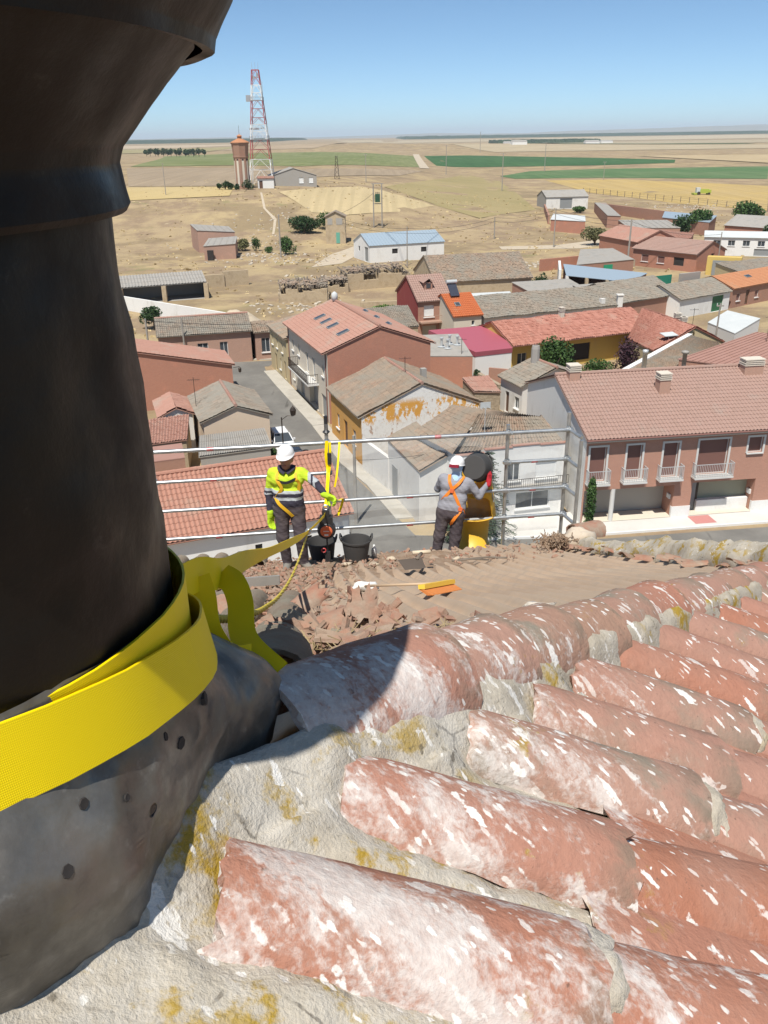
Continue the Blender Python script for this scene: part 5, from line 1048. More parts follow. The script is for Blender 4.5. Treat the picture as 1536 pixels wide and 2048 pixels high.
for ch in car2.children:
    if ch.name.split('.')[0] in ('body', 'roof', 'mirror'): ch.data = ch.data.copy(); ch.data.materials[0] = M['car_dark']
# ------------------------------------------------------------------ church roof under the camera
def K(x, y, z): return Vector((x, y, z + CAMZ))
def ff_(s):
    t = s - 1.2
    return -.92 - (.57 * t - (.0088 * t * t if t > 0 else 0))
def FP(a, s, h=0.): return K(.993 * a - .117 * s, .117 * a + .993 * s, ff_(s) + h)
EA = Vector((.993, .117, 0))
def ES(s): return Vector((-.117, .993, -(.57 - .0176 * max(0, s - 1.2)))).normalized()
NO = K(.101, .98, -.966); ND = Vector((1, .08, -.5032)).normalized(); NC = Vector((-.08, 1, 0)).normalized(); NN = ND.cross(NC).normalized(); NN = NN if NN.z > 0 else -NN
def NP(p, q, h=0.): return NO + ND * p + NC * q + NN * h
def p_hip(q): return -.034 + (q - .243) * 1.063
HO = K(.054, 1.30, -1.0); HD = Vector((.595, .734, -.342)).normalized()

def droppings(t, P, near=.62, far=.76):
    S = Vector((.60, -.42, -.68)).normalized(); Q = S.cross(UPV).normalized(); W_ = S.cross(Q)
    dot = lambda v, k: t.math('MULTIPLY', t.vm('DOT_PRODUCT', P, tuple(v)), k)
    jig = t.noise(P, 22, 3, .6); rag = t.noise(P, 85, 3, .6)
    def vec(a, b):
        c = t.n('CombineXYZ'); t.put(c.inputs[0], t.math('ADD', dot(S, a), t.math('MULTIPLY', jig, .7))); t.put(c.inputs[1], t.math('ADD', dot(Q, b), t.math('MULTIPLY', jig, .9))); t.put(c.inputs[2], dot(W_, b)); return c.outputs[0]
    dist = t.vm('DISTANCE', P, tuple(K(-.3, 1.0, -.7)))
    thr = t.math('ADD', t.step(dist, .3, 2.6, near, far), t.step(t.noise(P, 5.5, 3, .5), .32, .68, .17, -.19))
    out = None
    for a, b, sh in ((6.5, 30, .09), (11, 52, .06), (24, 84, .12)):
        v = t.n('TexVoronoi'); t.put(v.inputs['Vector'], vec(a, b)); v.inputs['Scale'].default_value = 1
        c = t.n('SeparateColor'); t.put(c.inputs[0], v.outputs['Color'])
        keep = t.math('MULTIPLY', t.math('GREATER_THAN', c.outputs[0], t.math('ADD', thr, sh)), t.math('ADD', t.math('MULTIPLY', c.outputs[2], .55), .45)); size = t.math('ADD', t.math('ADD', t.math('MULTIPLY', c.outputs[1], .24), .15), t.math('MULTIPLY', t.math('SUBTRACT', rag, .5), .55))
        m = t.math('MULTIPLY', keep, t.step(t.math('SUBTRACT', v.outputs['Distance'], size), .05, -.05)); out = m if out is None else t.math('MAXIMUM', out, m)
    sm_ = t.noise(vec(2.2, 9.0), 1, 8, .68); amt = t.step(dist, .25, 1.6, .40, .64)
    smear = t.math('MULTIPLY', t.step(t.math('ADD', t.math('SUBTRACT', sm_, amt), t.math('MULTIPLY', t.math('SUBTRACT', rag, .5), .22)), 0., .17), .9)
    return out, smear

def tilemat():
    t = NT('weathered_clay', .95, .08); P = t.pos(); oi = t.n('ObjectInfo'); uv = t.n('SeparateXYZ'); t.put(uv.inputs[0], t.uv())
    big = t.noise(P, 5, 6, .62); fine = t.noise(P, 55, 5, .65); mid = t.noise(P, 16, 5, .6)
    base = t.ramp(oi.outputs['Random'], [(0, (.38, .17, .11)), (.3, (.41, .195, .135)), (.55, (.41, .215, .16)), (.8, (.40, .24, .185)), (1, (.35, .22, .155))])
    base = t.mix(t.step(big, .40, .68, 0, .65), base, (.38, .22, .165)); base = t.mix(t.step(mid, .58, .8, 0, .4), base, (.30, .14, .10))
    base = t.mix(t.math('MULTIPLY', t.step(big, .50, .66), t.step(oi.outputs['Random'], .5, .9)), base, (.27, .24, .19))
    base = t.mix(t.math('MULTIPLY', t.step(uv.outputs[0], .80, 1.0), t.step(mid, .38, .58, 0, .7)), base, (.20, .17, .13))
    lich = t.math('MULTIPLY', t.step(t.noise(P, 11, 6, .7), .60, .67), t.step(t.noise(P, 2.3, 3, .5), .52, .62)); base = t.mix(t.math('MULTIPLY', lich, .85), base, (.37, .25, .05))
    base = t.mix(t.step(t.noise(P, 70, 3, .6), .66, .72, 0, .55), base, (.13, .09, .07))
    d, smr = droppings(t, P); base = t.mix(t.math('MULTIPLY', smr, t.math('ADD', t.math('MULTIPLY', fine, 1.0), .35)), base, (.66, .62, .585)); base = t.mix(d, base, (.80, .78, .74))
    t.col(base); h = t.math('ADD', t.math('ADD', t.math('MULTIPLY', fine, .7), mid), t.math('MULTIPLY', d, .06)); base = t.mix(.32, base, t.mix(fine, (.35, .35, .35), (1, 1, 1)), 'MULTIPLY'); t.col(base); t.bump(h, .8, .007); return t.m
def mortarmat():
    t = NT('old_mortar', .95, .15); P = t.pos(); a = t.noise(P, 7, 7, .65); b = t.noise(P, 60, 6, .72); c = t.noise(P, 180, 3, .6)
    k = t.ramp(a, [(.3, (.39, .335, .255)), (.48, (.50, .445, .36)), (.7, (.58, .53, .445))])
    k = t.mix(t.math('MULTIPLY', t.step(t.noise(P, 9, 6, .7), .50, .60), t.step(t.noise(P, 1.9, 3, .5), .42, .53)), k, (.42, .28, .045))
    k = t.mix(t.step(t.noise(P, 24, 4, .6), .64, .70, 0, .7), k, (.14, .12, .09)); cr = t.n('TexVoronoi', feature='DISTANCE_TO_EDGE'); t.put(cr.inputs['Vector'], P); cr.inputs['Scale'].default_value = 6.5; k = t.mix(t.math('MULTIPLY', t.step(t.math('ADD', cr.outputs['Distance'], t.math('MULTIPLY', t.math('SUBTRACT', b, .5), .05)), .014, .004), t.step(a, .52, .60, 0, .8)), k, (.16, .135, .105)); k = t.mix(.4, k, t.mix(b, (.3, .3, .3), (1, 1, 1)), 'MULTIPLY')
    d, smr = droppings(t, P, .72, .92); k = t.mix(t.math('MULTIPLY', smr, .35), k, (.62, .60, .56)); k = t.mix(d, k, (.76, .74, .70))
    t.col(k); t.bump(t.math('ADD', t.math('MULTIPLY', b, 1.), t.math('MULTIPLY', c, .7)), .6, .007); return t.m
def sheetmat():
    t = NT('dusty_fibre_sheet_painted_ribs', .95, .15); P = t.pos(); a = t.noise(P, 1.1, 6, .6); b = t.noise(P, 22, 5, .7); c = t.noise(t.mapping(P, (.6, 3, .6)), 2.0, 5, .6)
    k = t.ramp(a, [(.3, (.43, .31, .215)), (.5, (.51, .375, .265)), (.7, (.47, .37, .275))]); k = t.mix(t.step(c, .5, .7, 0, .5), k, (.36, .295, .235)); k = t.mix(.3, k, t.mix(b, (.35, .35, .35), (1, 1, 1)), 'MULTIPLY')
    wv = t.math('COSINE', t.math('MULTIPLY', t.vm('DOT_PRODUCT', P, (.993, .117, 0)), 2 * math.pi / .177)); k = t.mix(t.step(t.math('ADD', wv, t.math('MULTIPLY', t.math('SUBTRACT', b, .5), 1.2)), .1, 1.0, 0, .55), k, (.345, .27, .205))  # darker crest bands painted into the colour, standing in for weak rib shading
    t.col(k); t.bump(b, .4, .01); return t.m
def oldtilemat():
    t = NT('mossy_old_tile', .95, .15); P = t.pos(); oi = t.n('ObjectInfo'); a = t.noise(P, 6, 6, .65); b = t.noise(P, 45, 5, .7)
    k = t.ramp(oi.outputs['Random'], [(0, (.27, .205, .15)), (.5, (.31, .25, .19)), (1, (.26, .22, .165))]); k = t.mix(t.step(a, .45, .65, 0, .8), k, (.30, .275, .215)); k = t.mix(t.step(a, .36, .25), k, (.34, .17, .11)); k = t.mix(.4, k, t.mix(b, (.3, .3, .3), (1, 1, 1)), 'MULTIPLY')
    t.col(k); t.bump(b, .8, .015); return t.m
def shardmat():
    t = NT('broken_clay', .9, .2); P = t.pos(); a = t.noise(P, 9, 5, .6); b = t.noise(P, 50, 4, .6)
    k = t.ramp(a, [(.3, (.33, .155, .105)), (.45, (.35, .21, .15)), (.58, (.33, .24, .18)), (.72, (.40, .32, .25))]); k = t.mix(.35, k, t.mix(b, (.3, .3, .3), (1, 1, 1)), 'MULTIPLY'); t.col(k); t.bump(b, .5, .01); return t.m
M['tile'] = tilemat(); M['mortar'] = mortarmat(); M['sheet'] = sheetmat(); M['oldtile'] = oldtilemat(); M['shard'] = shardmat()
M['soil'] = nmat('soil_debris', [(.25, .16, .10), (.33, .23, .155), (.38, .29, .21)], 6, bump=.9, bscale=40, bdist=.02)
M['straw'] = nmat('straw', [(.28, .21, .11), (.38, .30, .17)], 12, bump=0)

ch = thing('church', 'old church roof with lichen-spotted clay tiles, half stripped to corrugated sheets', 'church', (0, 5, 0))
m_ = MB(); cf = [FP(-6, 11.2), FP(4.0, 11.2), FP(4.0, 5.6), K(4.6, -3, 0), K(-6, -3, 0)]
m_.prism([tuple(p.xy) for p in cf], -.1, [CAMZ - 6.15, CAMZ - 6.1, CAMZ - 3.6, CAMZ - 3.7, CAMZ - 3.7]); reparent(m_.build('wall', M['stone']), ch)
# far face
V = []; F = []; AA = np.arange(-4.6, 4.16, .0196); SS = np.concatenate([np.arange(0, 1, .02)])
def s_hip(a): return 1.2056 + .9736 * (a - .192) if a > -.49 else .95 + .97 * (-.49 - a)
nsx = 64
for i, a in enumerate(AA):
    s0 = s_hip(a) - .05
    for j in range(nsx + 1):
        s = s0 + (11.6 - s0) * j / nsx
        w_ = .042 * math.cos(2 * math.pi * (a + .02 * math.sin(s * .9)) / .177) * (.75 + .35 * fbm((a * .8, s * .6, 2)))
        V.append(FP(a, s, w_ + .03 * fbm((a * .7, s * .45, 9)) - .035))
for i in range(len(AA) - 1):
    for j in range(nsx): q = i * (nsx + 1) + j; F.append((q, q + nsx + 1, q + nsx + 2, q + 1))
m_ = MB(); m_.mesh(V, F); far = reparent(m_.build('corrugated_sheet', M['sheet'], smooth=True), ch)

def tile_me(seed, L=.48, r0=.083, r1=.097, flat=.8, th=.014, na=14, nl=10, ph=84, jag=.014, mat='tile', bend=0.):
    r_ = random.Random(seed); V = []; UV = []; F = []; pm = R(ph)
    for sgn in (0, 1):
        for i in range(nl + 1):
            for k in range(na + 1):
                u = i / nl; f = -pm + 2 * pm * k / na; rr = r0 + (r1 - r0) * u - sgn * th
                x = L * u; nz = fbm((x * 5 + seed * 3.1, f * 1.2, seed)); rr += .006 * nz
                if i in (0, nl): x += jag * fbm((f * 5, seed * 1.7, i)) + jag * .6 * r_.uniform(-1, 1)
                y = rr * math.sin(f) * (1.0); z = flat * (rr * math.cos(f) - (r0 + (r1 - r0) * u) * math.cos(pm)) + bend * u * u
                if k in (0, na): y += jag * .8 * fbm((x * 14, seed, k)); z += .5 * jag * r_.uniform(-1, 1)
                V.append((x, y, z)); UV.append((u, k / na))
    n1 = (nl + 1) * (na + 1); w_ = na + 1
    for i in range(nl):
        for k in range(na): a = i * w_ + k; F.append((a, a + w_, a + w_ + 1, a + 1)); b = a + n1; F.append((b, b + 1, b + w_ + 1, b + w_))
    for k in range(na): F.append((k, k + 1, n1 + k + 1, n1 + k)); a = nl * w_ + k; F.append((a, n1 + a, n1 + a + 1, a + 1))
    for i in range(nl): a = i * w_; F.append((a, n1 + a, n1 + a + w_, a + w_)); a = i * w_ + na; F.append((a, a + w_, n1 + a + w_, n1 + a))
    m_ = MB(); m_.mesh(V, F, 0, UV); me_o = m_.build('tile', M[mat], smooth=True, auto=50); return me_o
def place(o, org, X, Z, parent):
    X = X.normalized(); Y = Z.cross(X).normalized(); Z = X.cross(Y)
    o.matrix_basis = Matrix(((X.x, Y.x, Z.x, org.x), (X.y, Y.y, Z.y, org.y), (X.z, Y.z, Z.z, org.z), (0, 0, 0, 1)))
    o.parent = parent
    return o
# mortar bed of the near face
rows = [-.69, -.47, -.248, -.023, .205, .388, .595] + [.80 + .207 * i for i in range(16)]
V = []; F = []; Pn, Qn = 250, 300; P0, P1, Q0, Q1 = -1.05, 3.3, -1.1, 3.5
def bed_h(p, q):
    dh = p - p_hip(q); nz = fbm((p * 6, q * 6, 1), 5)
    if dh < 0: return .07 + dh * 1.3 + .01 * nz
    k = min(rows, key=lambda r_: abs(r_ - q)); g = abs(q - k) / .105
    body = .075 * (1 - sm((dh - .02) / (.22 if q < .5 else .13))) + .006
    near = sm((-.30 - q) / .15) * .015
    h = body + near + .014 * nz + .006 * fbm((p * 22, q * 22, 3), 4) + (.02 * sm(g * 1.2 - .5) if dh > .15 else 0)
    if dh > .75: h -= .012 + .012 * sm((dh - .75) / .4)
    return h
for j in range(Qn + 1):
    q = Q0 + (Q1 - Q0) * (j / Qn) ** 1.25
    for i in range(Pn + 1):
        p = max(P0, p_hip(q) - .1) + (P1 - max(P0, p_hip(q) - .1)) * (i / Pn) ** 1.3; V.append(NP(p, q, bed_h(p, q)))
for j in range(Qn):
    for i in range(Pn): a = j * (Pn + 1) + i; F.append((a, a + 1, a + Pn + 2, a + Pn + 1))
m_ = MB(); m_.mesh(V, F); bed = reparent(m_.build('tiled_slope', M['mortar'], smooth=True), ch)
sd = 11; starts = {-.248: -.37, -.023: -.205, .205: .045, .388: .225}
tr_ = random.Random(21)
for q in rows:
    p = starts.get(q, p_hip(q) + .015 + tr_.uniform(-.03, .04)); k = 0
    if q < -.4: p = p_hip(q) + .75
    lim = 3.2 if q > 0 else 1.6
    while p < lim:
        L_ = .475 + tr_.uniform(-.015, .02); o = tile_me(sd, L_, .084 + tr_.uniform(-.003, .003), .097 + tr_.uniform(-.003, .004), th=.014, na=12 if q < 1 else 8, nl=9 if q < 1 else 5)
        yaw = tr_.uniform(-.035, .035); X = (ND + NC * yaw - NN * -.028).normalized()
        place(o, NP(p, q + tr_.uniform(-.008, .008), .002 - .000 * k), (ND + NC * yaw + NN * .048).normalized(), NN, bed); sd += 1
        p += L_ - .085 - tr_.uniform(0, .03); k += 1
# channel tile glimpses and mortar joints under the ends of cover tiles
for q, p in ((.08, .30), (-.13, .18), (.30, .62), (.49, .78)):
    o = tile_me(sd, .42, .09, .09, flat=.35, na=8, nl=5); sd += 1; place(o, NP(p, q, .012), ND, NN, bed); o.name = 'channel_tile'
def lump(name, c, ax, h, mat, parent, seed, n=10, amp=.35):
    V = []; F = []; X, Y, Z = ax
    for i in range(n + 1):
        for k in range(2 * n):
            th, ph_ = math.pi * i / n, math.pi * k / n; d = Vector((math.sin(th) * math.cos(ph_), math.sin(th) * math.sin(ph_), math.cos(th))); r_ = 1 + amp * fbm((d.x * 1.6 + seed, d.y * 1.6, d.z * 1.6), 4)
            V.append(c + X * (d.x * h[0] * r_) + Y * (d.y * h[1] * r_) + Z * (d.z * h[2] * r_))
    for i in range(n):
        for k in range(2 * n): F.append((i * 2 * n + k, (i + 1) * 2 * n + k, (i + 1) * 2 * n + (k + 1) % (2 * n), i * 2 * n + (k + 1) % (2 * n)))
    m_ = MB(); m_.mesh(V, F); o = m_.build(name, M[mat] if isinstance(mat, str) else mat, smooth=True)
    if parent: o.parent = parent
    return o
def ring(name, c, X, Z, r_, wd, hh, parent, seed, mat='mortar', a0=-100, a1=100):
    """a smeared band of mortar across a tile joint"""
    Y = Z.cross(X).normalized(); V = []; F = []; n = 26; m = 6
    for i in range(n + 1):
        a = R(a0 + (a1 - a0) * i / n)
        for k in range(m + 1):
            t_ = k / m - .5; h = r_ + hh * math.cos(t_ * math.pi) ** .6 - .012 + .010 * fbm((a * 2.2, t_ * 3 + seed, seed), 4); x = t_ * wd * (1 + .35 * fbm((a * 1.7, seed, 5)))
            V.append(c + X * (x + .012 * fbm((a * 3, seed, 8))) + Y * (h * math.sin(a)) + Z * (h * math.cos(a) * .92))
    for i in range(n):
        for k in range(m): a = i * (m + 1) + k; F.append((a, a + 1, a + m + 2, a + m + 1))
    mm = MB(); mm.mesh(V, F); o = mm.build(name, M[mat], smooth=True); o.parent = parent; return o
# hip tiles: the lower end of each lies on the next
HN = (UPV - HD * UPV.dot(HD)).normalized()
tpos = [-.40, -.07, .19, .44] + [.70 + .285 * i for i in range(20)]
for k, t0 in enumerate(tpos):
    L_ = (tpos[k + 1] - t0 if k + 1 < len(tpos) else .28) + .10; o = tile_me(300 + k, L_, .102 if k else .108, .117 if k else .126, flat=1.0, th=.016, na=16 if k < 8 else 10, nl=10 if k < 8 else 6, ph=100, jag=.008); o.name = 'hip_tile'
    place(o, HO + HD * (t0 - .02) + HN * (.012 + tr_.uniform(-.006, .006)), (HD + HN * .045 + HD.cross(HN) * tr_.uniform(-.03, .03)), HN, bed)
    if k in (0, 1, 2) or k % 3 == 0: ring('joint_mortar', HO + HD * (t0 + L_ - .04 + (.05 if k < 2 else .02)) + HN * .02, HD, HN, .107, .10 if k < 3 else .06, .012, bed, k)
for q, p in ((.388, .64), (.205, .52), (.595, .86), (.80, 1.08), (1.0, 1.9), (.595, 1.28), (-.248, .10)):
    ring('joint_mortar', NP(p + .03, q, .01), ND, NN, .084, .055, .008, bed, int(q * 50 + 60), a0=-86, a1=86)
# right verge with mortar and broken tile ends
vr = random.Random(3); V = []; F = []; nS, nA = 110, 10
for i in range(nS + 1):
    s = 4.4 + 7.2 * i / nS
    for k in range(nA + 1):
        a = math.pi * k / nA; r_ = 1 + .35 * fbm((s * 2.3, a * 1.3, 3), 4); V.append(FP(4.12 - .19 * math.cos(a) * r_, s, (.17 + .10 * sm((10 - s) / 2.5)) * math.sin(a) * r_ - .03))
for i in range(nS):
    for k in range(nA): q = i * (nA + 1) + k; F.append((q, q + nA + 1, q + nA + 2, q + 1))
m_ = MB(); m_.mesh(V, F); reparent(m_.build('verge', M['mortar'], smooth=True), ch)
for k in range(26):
    s = 4.6 + k * .27; o = tile_me(500 + k, vr.uniform(.12, .24), .05, .06, flat=.5, na=6, nl=4, mat='shard', jag=.02); place(o, FP(3.93 + vr.uniform(-.05, .06), s, .02), (-EA * .6 + ES(s) * vr.uniform(-.8, .8) + UPV * vr.uniform(-.1, .25)), UPV + EA * vr.uniform(-.5, .3), far); o.name = 'broken_verge_tile'
o = tile_me(560, .5, .15, .17, flat=.95, th=.02, ph=100, mat='shard'); place(o, FP(4.05, 10.75, .16), (EA * .9 + ES(11) * .35), UPV, far); o.name = 'corner_tile'
lump('corner_mortar', FP(4.05, 10.5, .08), (EA, ES(11), UPV), (.26, .22, .2), nmat('fresh_mortar', [(.5, .42, .33), (.58, .5, .4)], 8), far, 4)
# old tile columns left of the corrugated part
for c in range(8):
    a = -.08 - .275 * c; s = max(s_hip(a) + .25, 1.55 + .1 * c); e_ = 5.6 + .35 * c if c < 4 else 8.6
    while s < e_:
        o = tile_me(600 + sd, .46, .088, .105, flat=.85, na=8, nl=5, mat='oldtile', jag=.012); sd += 1
        place(o, FP(a + tr_.uniform(-.02, .02), s, .04), ES(s) + UPV * .03, UPV, far); o.name = 'old_tile'; s += .37
for c in range(9):
    a = -.55 - .3 * c
    for s in (10.7, 11.1, 11.45):
        o = tile_me(700 + sd, .44, .10, .118, flat=1.0, na=10, nl=5, mat='oldtile', jag=.012); sd += 1; place(o, FP(a + tr_.uniform(-.015, .015), s, .03), ES(s) + UPV * .03, UPV, far); o.name = 'eave_tile'
# ------------------------------------------------------------------ rubble
rb = random.Random(17); m_ = MB()
def shard(m_, p, size, r_, n=UPV):
    a = Vector((r_.gauss(0, 1), r_.gauss(0, 1), r_.gauss(0, .35))).normalized(); b = (Vector((r_.gauss(0, .35), r_.gauss(0, .35), 1))).normalized(); c = a.cross(b).normalized(); b = c.cross(a)
    L_, w_, cv = size * r_.uniform(.5, 1.2), size * r_.uniform(.3, .7), size * r_.uniform(.05, .3); th = .012; V = []
    for sg in (0, 1):
        for i in (-1, 1):
            for k in (-1, 0, 1): V.append(p + a * (i * L_ / 2 + size * .1 * r_.uniform(-1, 1)) + c * (k * w_ / 2 + size * .06 * r_.uniform(-1, 1)) + b * (cv * (1 - k * k) - sg * th))
    m_.mesh(V, [(0, 3, 4, 1), (1, 4, 5, 2), (6, 7, 10, 9), (7, 8, 11, 10), (0, 1, 7, 6), (1, 2, 8, 7), (3, 9, 10, 4), (4, 10, 11, 5), (0, 6, 9, 3), (2, 5, 11, 8)])
for _ in range(1500):
    s = rb.uniform(5.0, 10.9); a = -.15 + rb.gauss(-.7, .75) if s > 5.8 else rb.gauss(-1.2, .6)
    if a > .3 + .05 * s: continue
    shard(m_, FP(a, s, rb.uniform(.005, .05)), rb.uniform(.025, .085), rb)
for _ in range(330):
    s = rb.uniform(9.0, 11.4); a = -.6 + 4.2 * rb.random() ** 1.6; shard(m_, FP(a, s, rb.uniform(.01, .05)), rb.uniform(.025, .08), rb)
for _ in range(260):
    s = rb.uniform(2.2, 4.2); a = .2 + rb.gauss(0, .22); shard(m_, FP(a, s, rb.uniform(.01, .08)), rb.uniform(.03, .12), rb)
o = m_.build('tile_rubble', M['shard']); tag(o, 'scattered red crumbs and slivers of broken roof tile', 'rubble', kind='stuff')
V = []; F = []; na_, ns_ = 150, 60
for i in range(na_ + 1):
    a = -2.9 + 7.0 * i / na_
    for j in range(ns_ + 1):
        s = 8.2 + 3.3 * j / ns_; e = min(sm((s - 8.3) / 1.6), sm((11.55 - s) / .25)) * sm((a + 2.9) / .4) * sm((3.2 - a) / 1.4)
        V.append(FP(a, s, -.075 + e * (.06 + .07 * (fbm((a * 1.6, s * 1.6, 5), 6) + .25)) + .02 * e * fbm((a * 9, s * 9, 2), 4)))
for i in range(na_):
    for j in range(ns_): q = i * (ns_ + 1) + j; F.append((q, q + ns_ + 1, q + ns_ + 2, q + 1))
m_ = MB(); m_.mesh(V, F); tag(m_.build('soil_layer', M['soil'], smooth=True), 'brown soil and dust lying along the eave', 'soil', kind='stuff')
m_ = MB()
for _ in range(380):
    for (a0, s0, w_) in (((.12, 2.35, .12), (.36, 2.5, .12))[rb.randrange(2)],):
        p = FP(a0 + rb.gauss(0, w_), s0 + rb.gauss(0, .13), rb.uniform(.02, .07)); d = Vector((rb.gauss(0, 1), rb.gauss(0, 1), rb.gauss(0, .25))).normalized(); m_.tube([p, p + d * rb.uniform(.025, .07)], .0018, 3, caps=False)
tag(m_.build('dry_straw', M['straw']), 'tuft of dry straw beside the hip tiles', 'straw', kind='stuff')
m_ = MB()
for _ in range(420):
    p = FP(3.72 + rb.gauss(0, .10), 10.5 + rb.gauss(0, .2), rb.uniform(.03, .18)); d = Vector((rb.gauss(0, 1), rb.gauss(0, 1), rb.gauss(0, .8))).normalized(); e = Vector((rb.gauss(0, 1), rb.gauss(0, 1), rb.gauss(0, .8))).normalized(); m_.tube([p, p + d * .04, p + d * .07 + e * .05], .007, 4, caps=False)
tag(m_.build('root_tangle', M['soil']), 'tangle of brown roots at the corner of the stripped roof', 'roots', kind='stuff')
def big(name, label, a, s, h, X, Z, L_, r0, r1, seed, flat=.85, mat='shard', ph=80, jag=.03):
    o = tile_me(seed, L_, r0, r1, flat=flat, th=.014, na=12, nl=8, ph=ph, jag=jag, mat=mat); o.name = name; place(o, FP(a, s, h), Vector(X), Vector(Z), None); return tag(o, label, 'roof tile', 'broken tiles lying beside the hip')
big('broken_tile', 'whole upturned tile with a dark hollow underneath, mossy grey', .02, 3.35, .03, (.25, -1, .45), (.1, .4, 1), .24, .085, .095, 801, 1.0, 'oldtile')
big('broken_tile', 'large flat red tile shard standing on edge in the heap', .24, 2.95, .08, (.15, .75, .75), (.1, -.9, .5), .13, .07, .075, 802, .3, ph=72, jag=.05)
big('broken_tile', 'curved red tile half leaning beside the large flat shard', .10, 3.05, .05, (1, .2, .25), (-.1, -.5, 1), .2, .07, .08, 803, .9)
big('broken_tile', 'long pink-red tile lying on its back near the straw', .46, 2.82, .02, (1, -.25, -.15), (.0, .35, 1), .24, .06, .07, 804, .6)
big('broken_tile', 'short tile stump with a dark opening at the heap end', .58, 2.98, .03, (-.3, -1, .1), (0, .2, 1), .13, .05, .06, 805, 1.0)
big('broken_tile', 'terracotta tile half lying hollow side up among the mossy tiles', -.14, 2.55, .10, (.9, -.25, -.1), (.1, .3, -1), .18, .075, .08, 806, .8)
big('broken_tile', 'grey mossy half tile at the foot of the heap', .14, 2.62, .04, (.5, -.8, -.1), (.2, .3, 1), .16, .065, .075, 807, .9, 'oldtile')
big('broken_tile', 'flat red tile fragment lying by the straps', -.62, 4.9, .10, (.9, .3, -.1), (-.1, -.4, 1), .24, .10, .10, 808, .2)
big('broken_tile', 'pale broken tile lip sticking out of the debris', -.02, 4.4, .08, (.6, .5, .2), (-.2, -.5, 1), .20, .07, .08, 809, .6)
lump('stone', FP(1.09, 3.25, .035), (EA, ES(3), UPV), (.10, .055, .05), nmat('pale_stone', [(.52, .47, .40), (.62, .57, .5)], 14, bump=.6), None, 6, 8, .7); tag(bpy.data.objects['stone'], 'jagged pale mortar chunk on the corrugated sheet', 'stone')
for k, (a, s, r_) in enumerate([(.86, 3.3, .018), (.62, 3.55, .02), (.25, 3.9, .04), (.35, 4.75, .055), (-.05, 5.1, .06), (.47, 6.4, .05), (1.0, 9.7, .05), (1.3, 10.2, .06), (.65, 10.0, .05), (2.1, 9.7, .045)]):
    o = lump('stone', FP(a, s, r_ * .5), (EA, ES(s), UPV), (r_ * 1.3, r_, r_ * .7), M['dirt'], None, 20 + k, 6, .6); tag(o, 'small pale pebble of mortar on the stripped roof', 'stone', 'mortar pebbles on the stripped roof')
# ------------------------------------------------------------------ metal pinnacle
PC = Vector((-.6, .82, 0)); pin = thing('roof_pinnacle', 'dark metal-clad roof pinnacle with a swelling head and a grey lead skirt', 'pinnacle', (PC.x, PC.y, CAMZ - .8))
def darkmetal():
    t = NT('blackened_metal', .62, .35); P = t.pos(); a = t.noise(P, 3.5, 7, .68); b = t.noise(P, 20, 6, .7); c = t.noise(t.mapping(P, (3, 3, .8)), 3, 5, .6)
    k = t.ramp(a, [(.3, (.006, .005, .0045)), (.5, (.011, .0085, .0065)), (.7, (.018, .011, .0075))]); k = t.mix(t.step(b, .62, .74, 0, .6), k, (.045, .04, .035)); k = t.mix(t.step(c, .6, .75, 0, .6), k, (.024, .012, .007))
    t.col(k); t.b.inputs['Metallic'].default_value = .35; t.put(t.b.inputs['Roughness'], t.step(a, .35, .65, .42, .68)); t.bump(t.math('ADD', t.math('MULTIPLY', t.noise(P, 6, 1.5, .4), 3.), t.math('MULTIPLY', b, .12)), .6, .02); return t.m
def leadmat():
    t = NT('weathered_lead', .42, .5); P = t.pos(); a = t.noise(P, 8, 7, .66); b = t.noise(P, 34, 5, .65); v = t.n('TexVoronoi'); t.put(v.inputs['Vector'], t.vm('ADD', P, (0, 0, 0))); v.inputs['Scale'].default_value = 17
    c = t.n('SeparateColor'); t.put(c.inputs[0], v.outputs['Color']); hole = t.math('MULTIPLY', t.math('GREATER_THAN', c.outputs[0], .86), t.step(v.outputs['Distance'], .14, .10))
    k = t.ramp(a, [(.3, (.085, .076, .066)), (.5, (.14, .13, .116)), (.68, (.21, .20, .185))]); k = t.mix(t.step(b, .58, .75, 0, .6), k, (.28, .27, .25)); k = t.mix(t.step(t.noise(P, 4, 4, .6), .58, .7, 0, .45), k, (.15, .115, .09)); k = t.mix(hole, k, (.012, .010, .01))
    t.col(k); t.b.inputs['Metallic'].default_value = .45; t.bump(t.math('SUBTRACT', t.math('ADD', t.math('MULTIPLY', t.noise(P, 9, 1.5, .4), 3.0), t.math('MULTIPLY', b, .06)), t.math('MULTIPLY', hole, 2.)), .7, .022); t.put(t.b.inputs['Roughness'], t.step(b, .3, .7, .30, .52)); return t.m
M['blackmetal'] = darkmetal(); M['lead'] = leadmat()
def revolve(name, prof, mat, n=96, sub=6, amp=.006, seed=0, parent=pin, rfun=None, zfun=None):
    pr = []
    for (r0, z0), (r1, z1) in zip(prof[:-1], prof[1:]):
        for k in range(sub): pr.append((r0 + (r1 - r0) * k / sub, z0 + (z1 - z0) * k / sub))
    pr.append(prof[-1]); V = []; F = []
    for i, (r_, z) in enumerate(pr):
        for k in range(n):
            a = 2 * math.pi * k / n; d = Vector((math.cos(a), math.sin(a), 0)); rr, zz = (rfun(r_, z, a) if rfun else (r_, z))
            rr += amp * fbm((d.x * 2.2 + seed, d.y * 2.2, zz * 6), 5); V.append(Vector((PC.x, PC.y, CAMZ + zz)) + d * rr)
    for i in range(len(pr) - 1):
        for k in range(n): F.append((i * n + k, i * n + (k + 1) % n, (i + 1) * n + (k + 1) % n, (i + 1) * n + k))
    m_ = MB(); m_.mesh(V, F); return reparent(m_.build(name, M[mat], smooth=True, auto=40), parent)
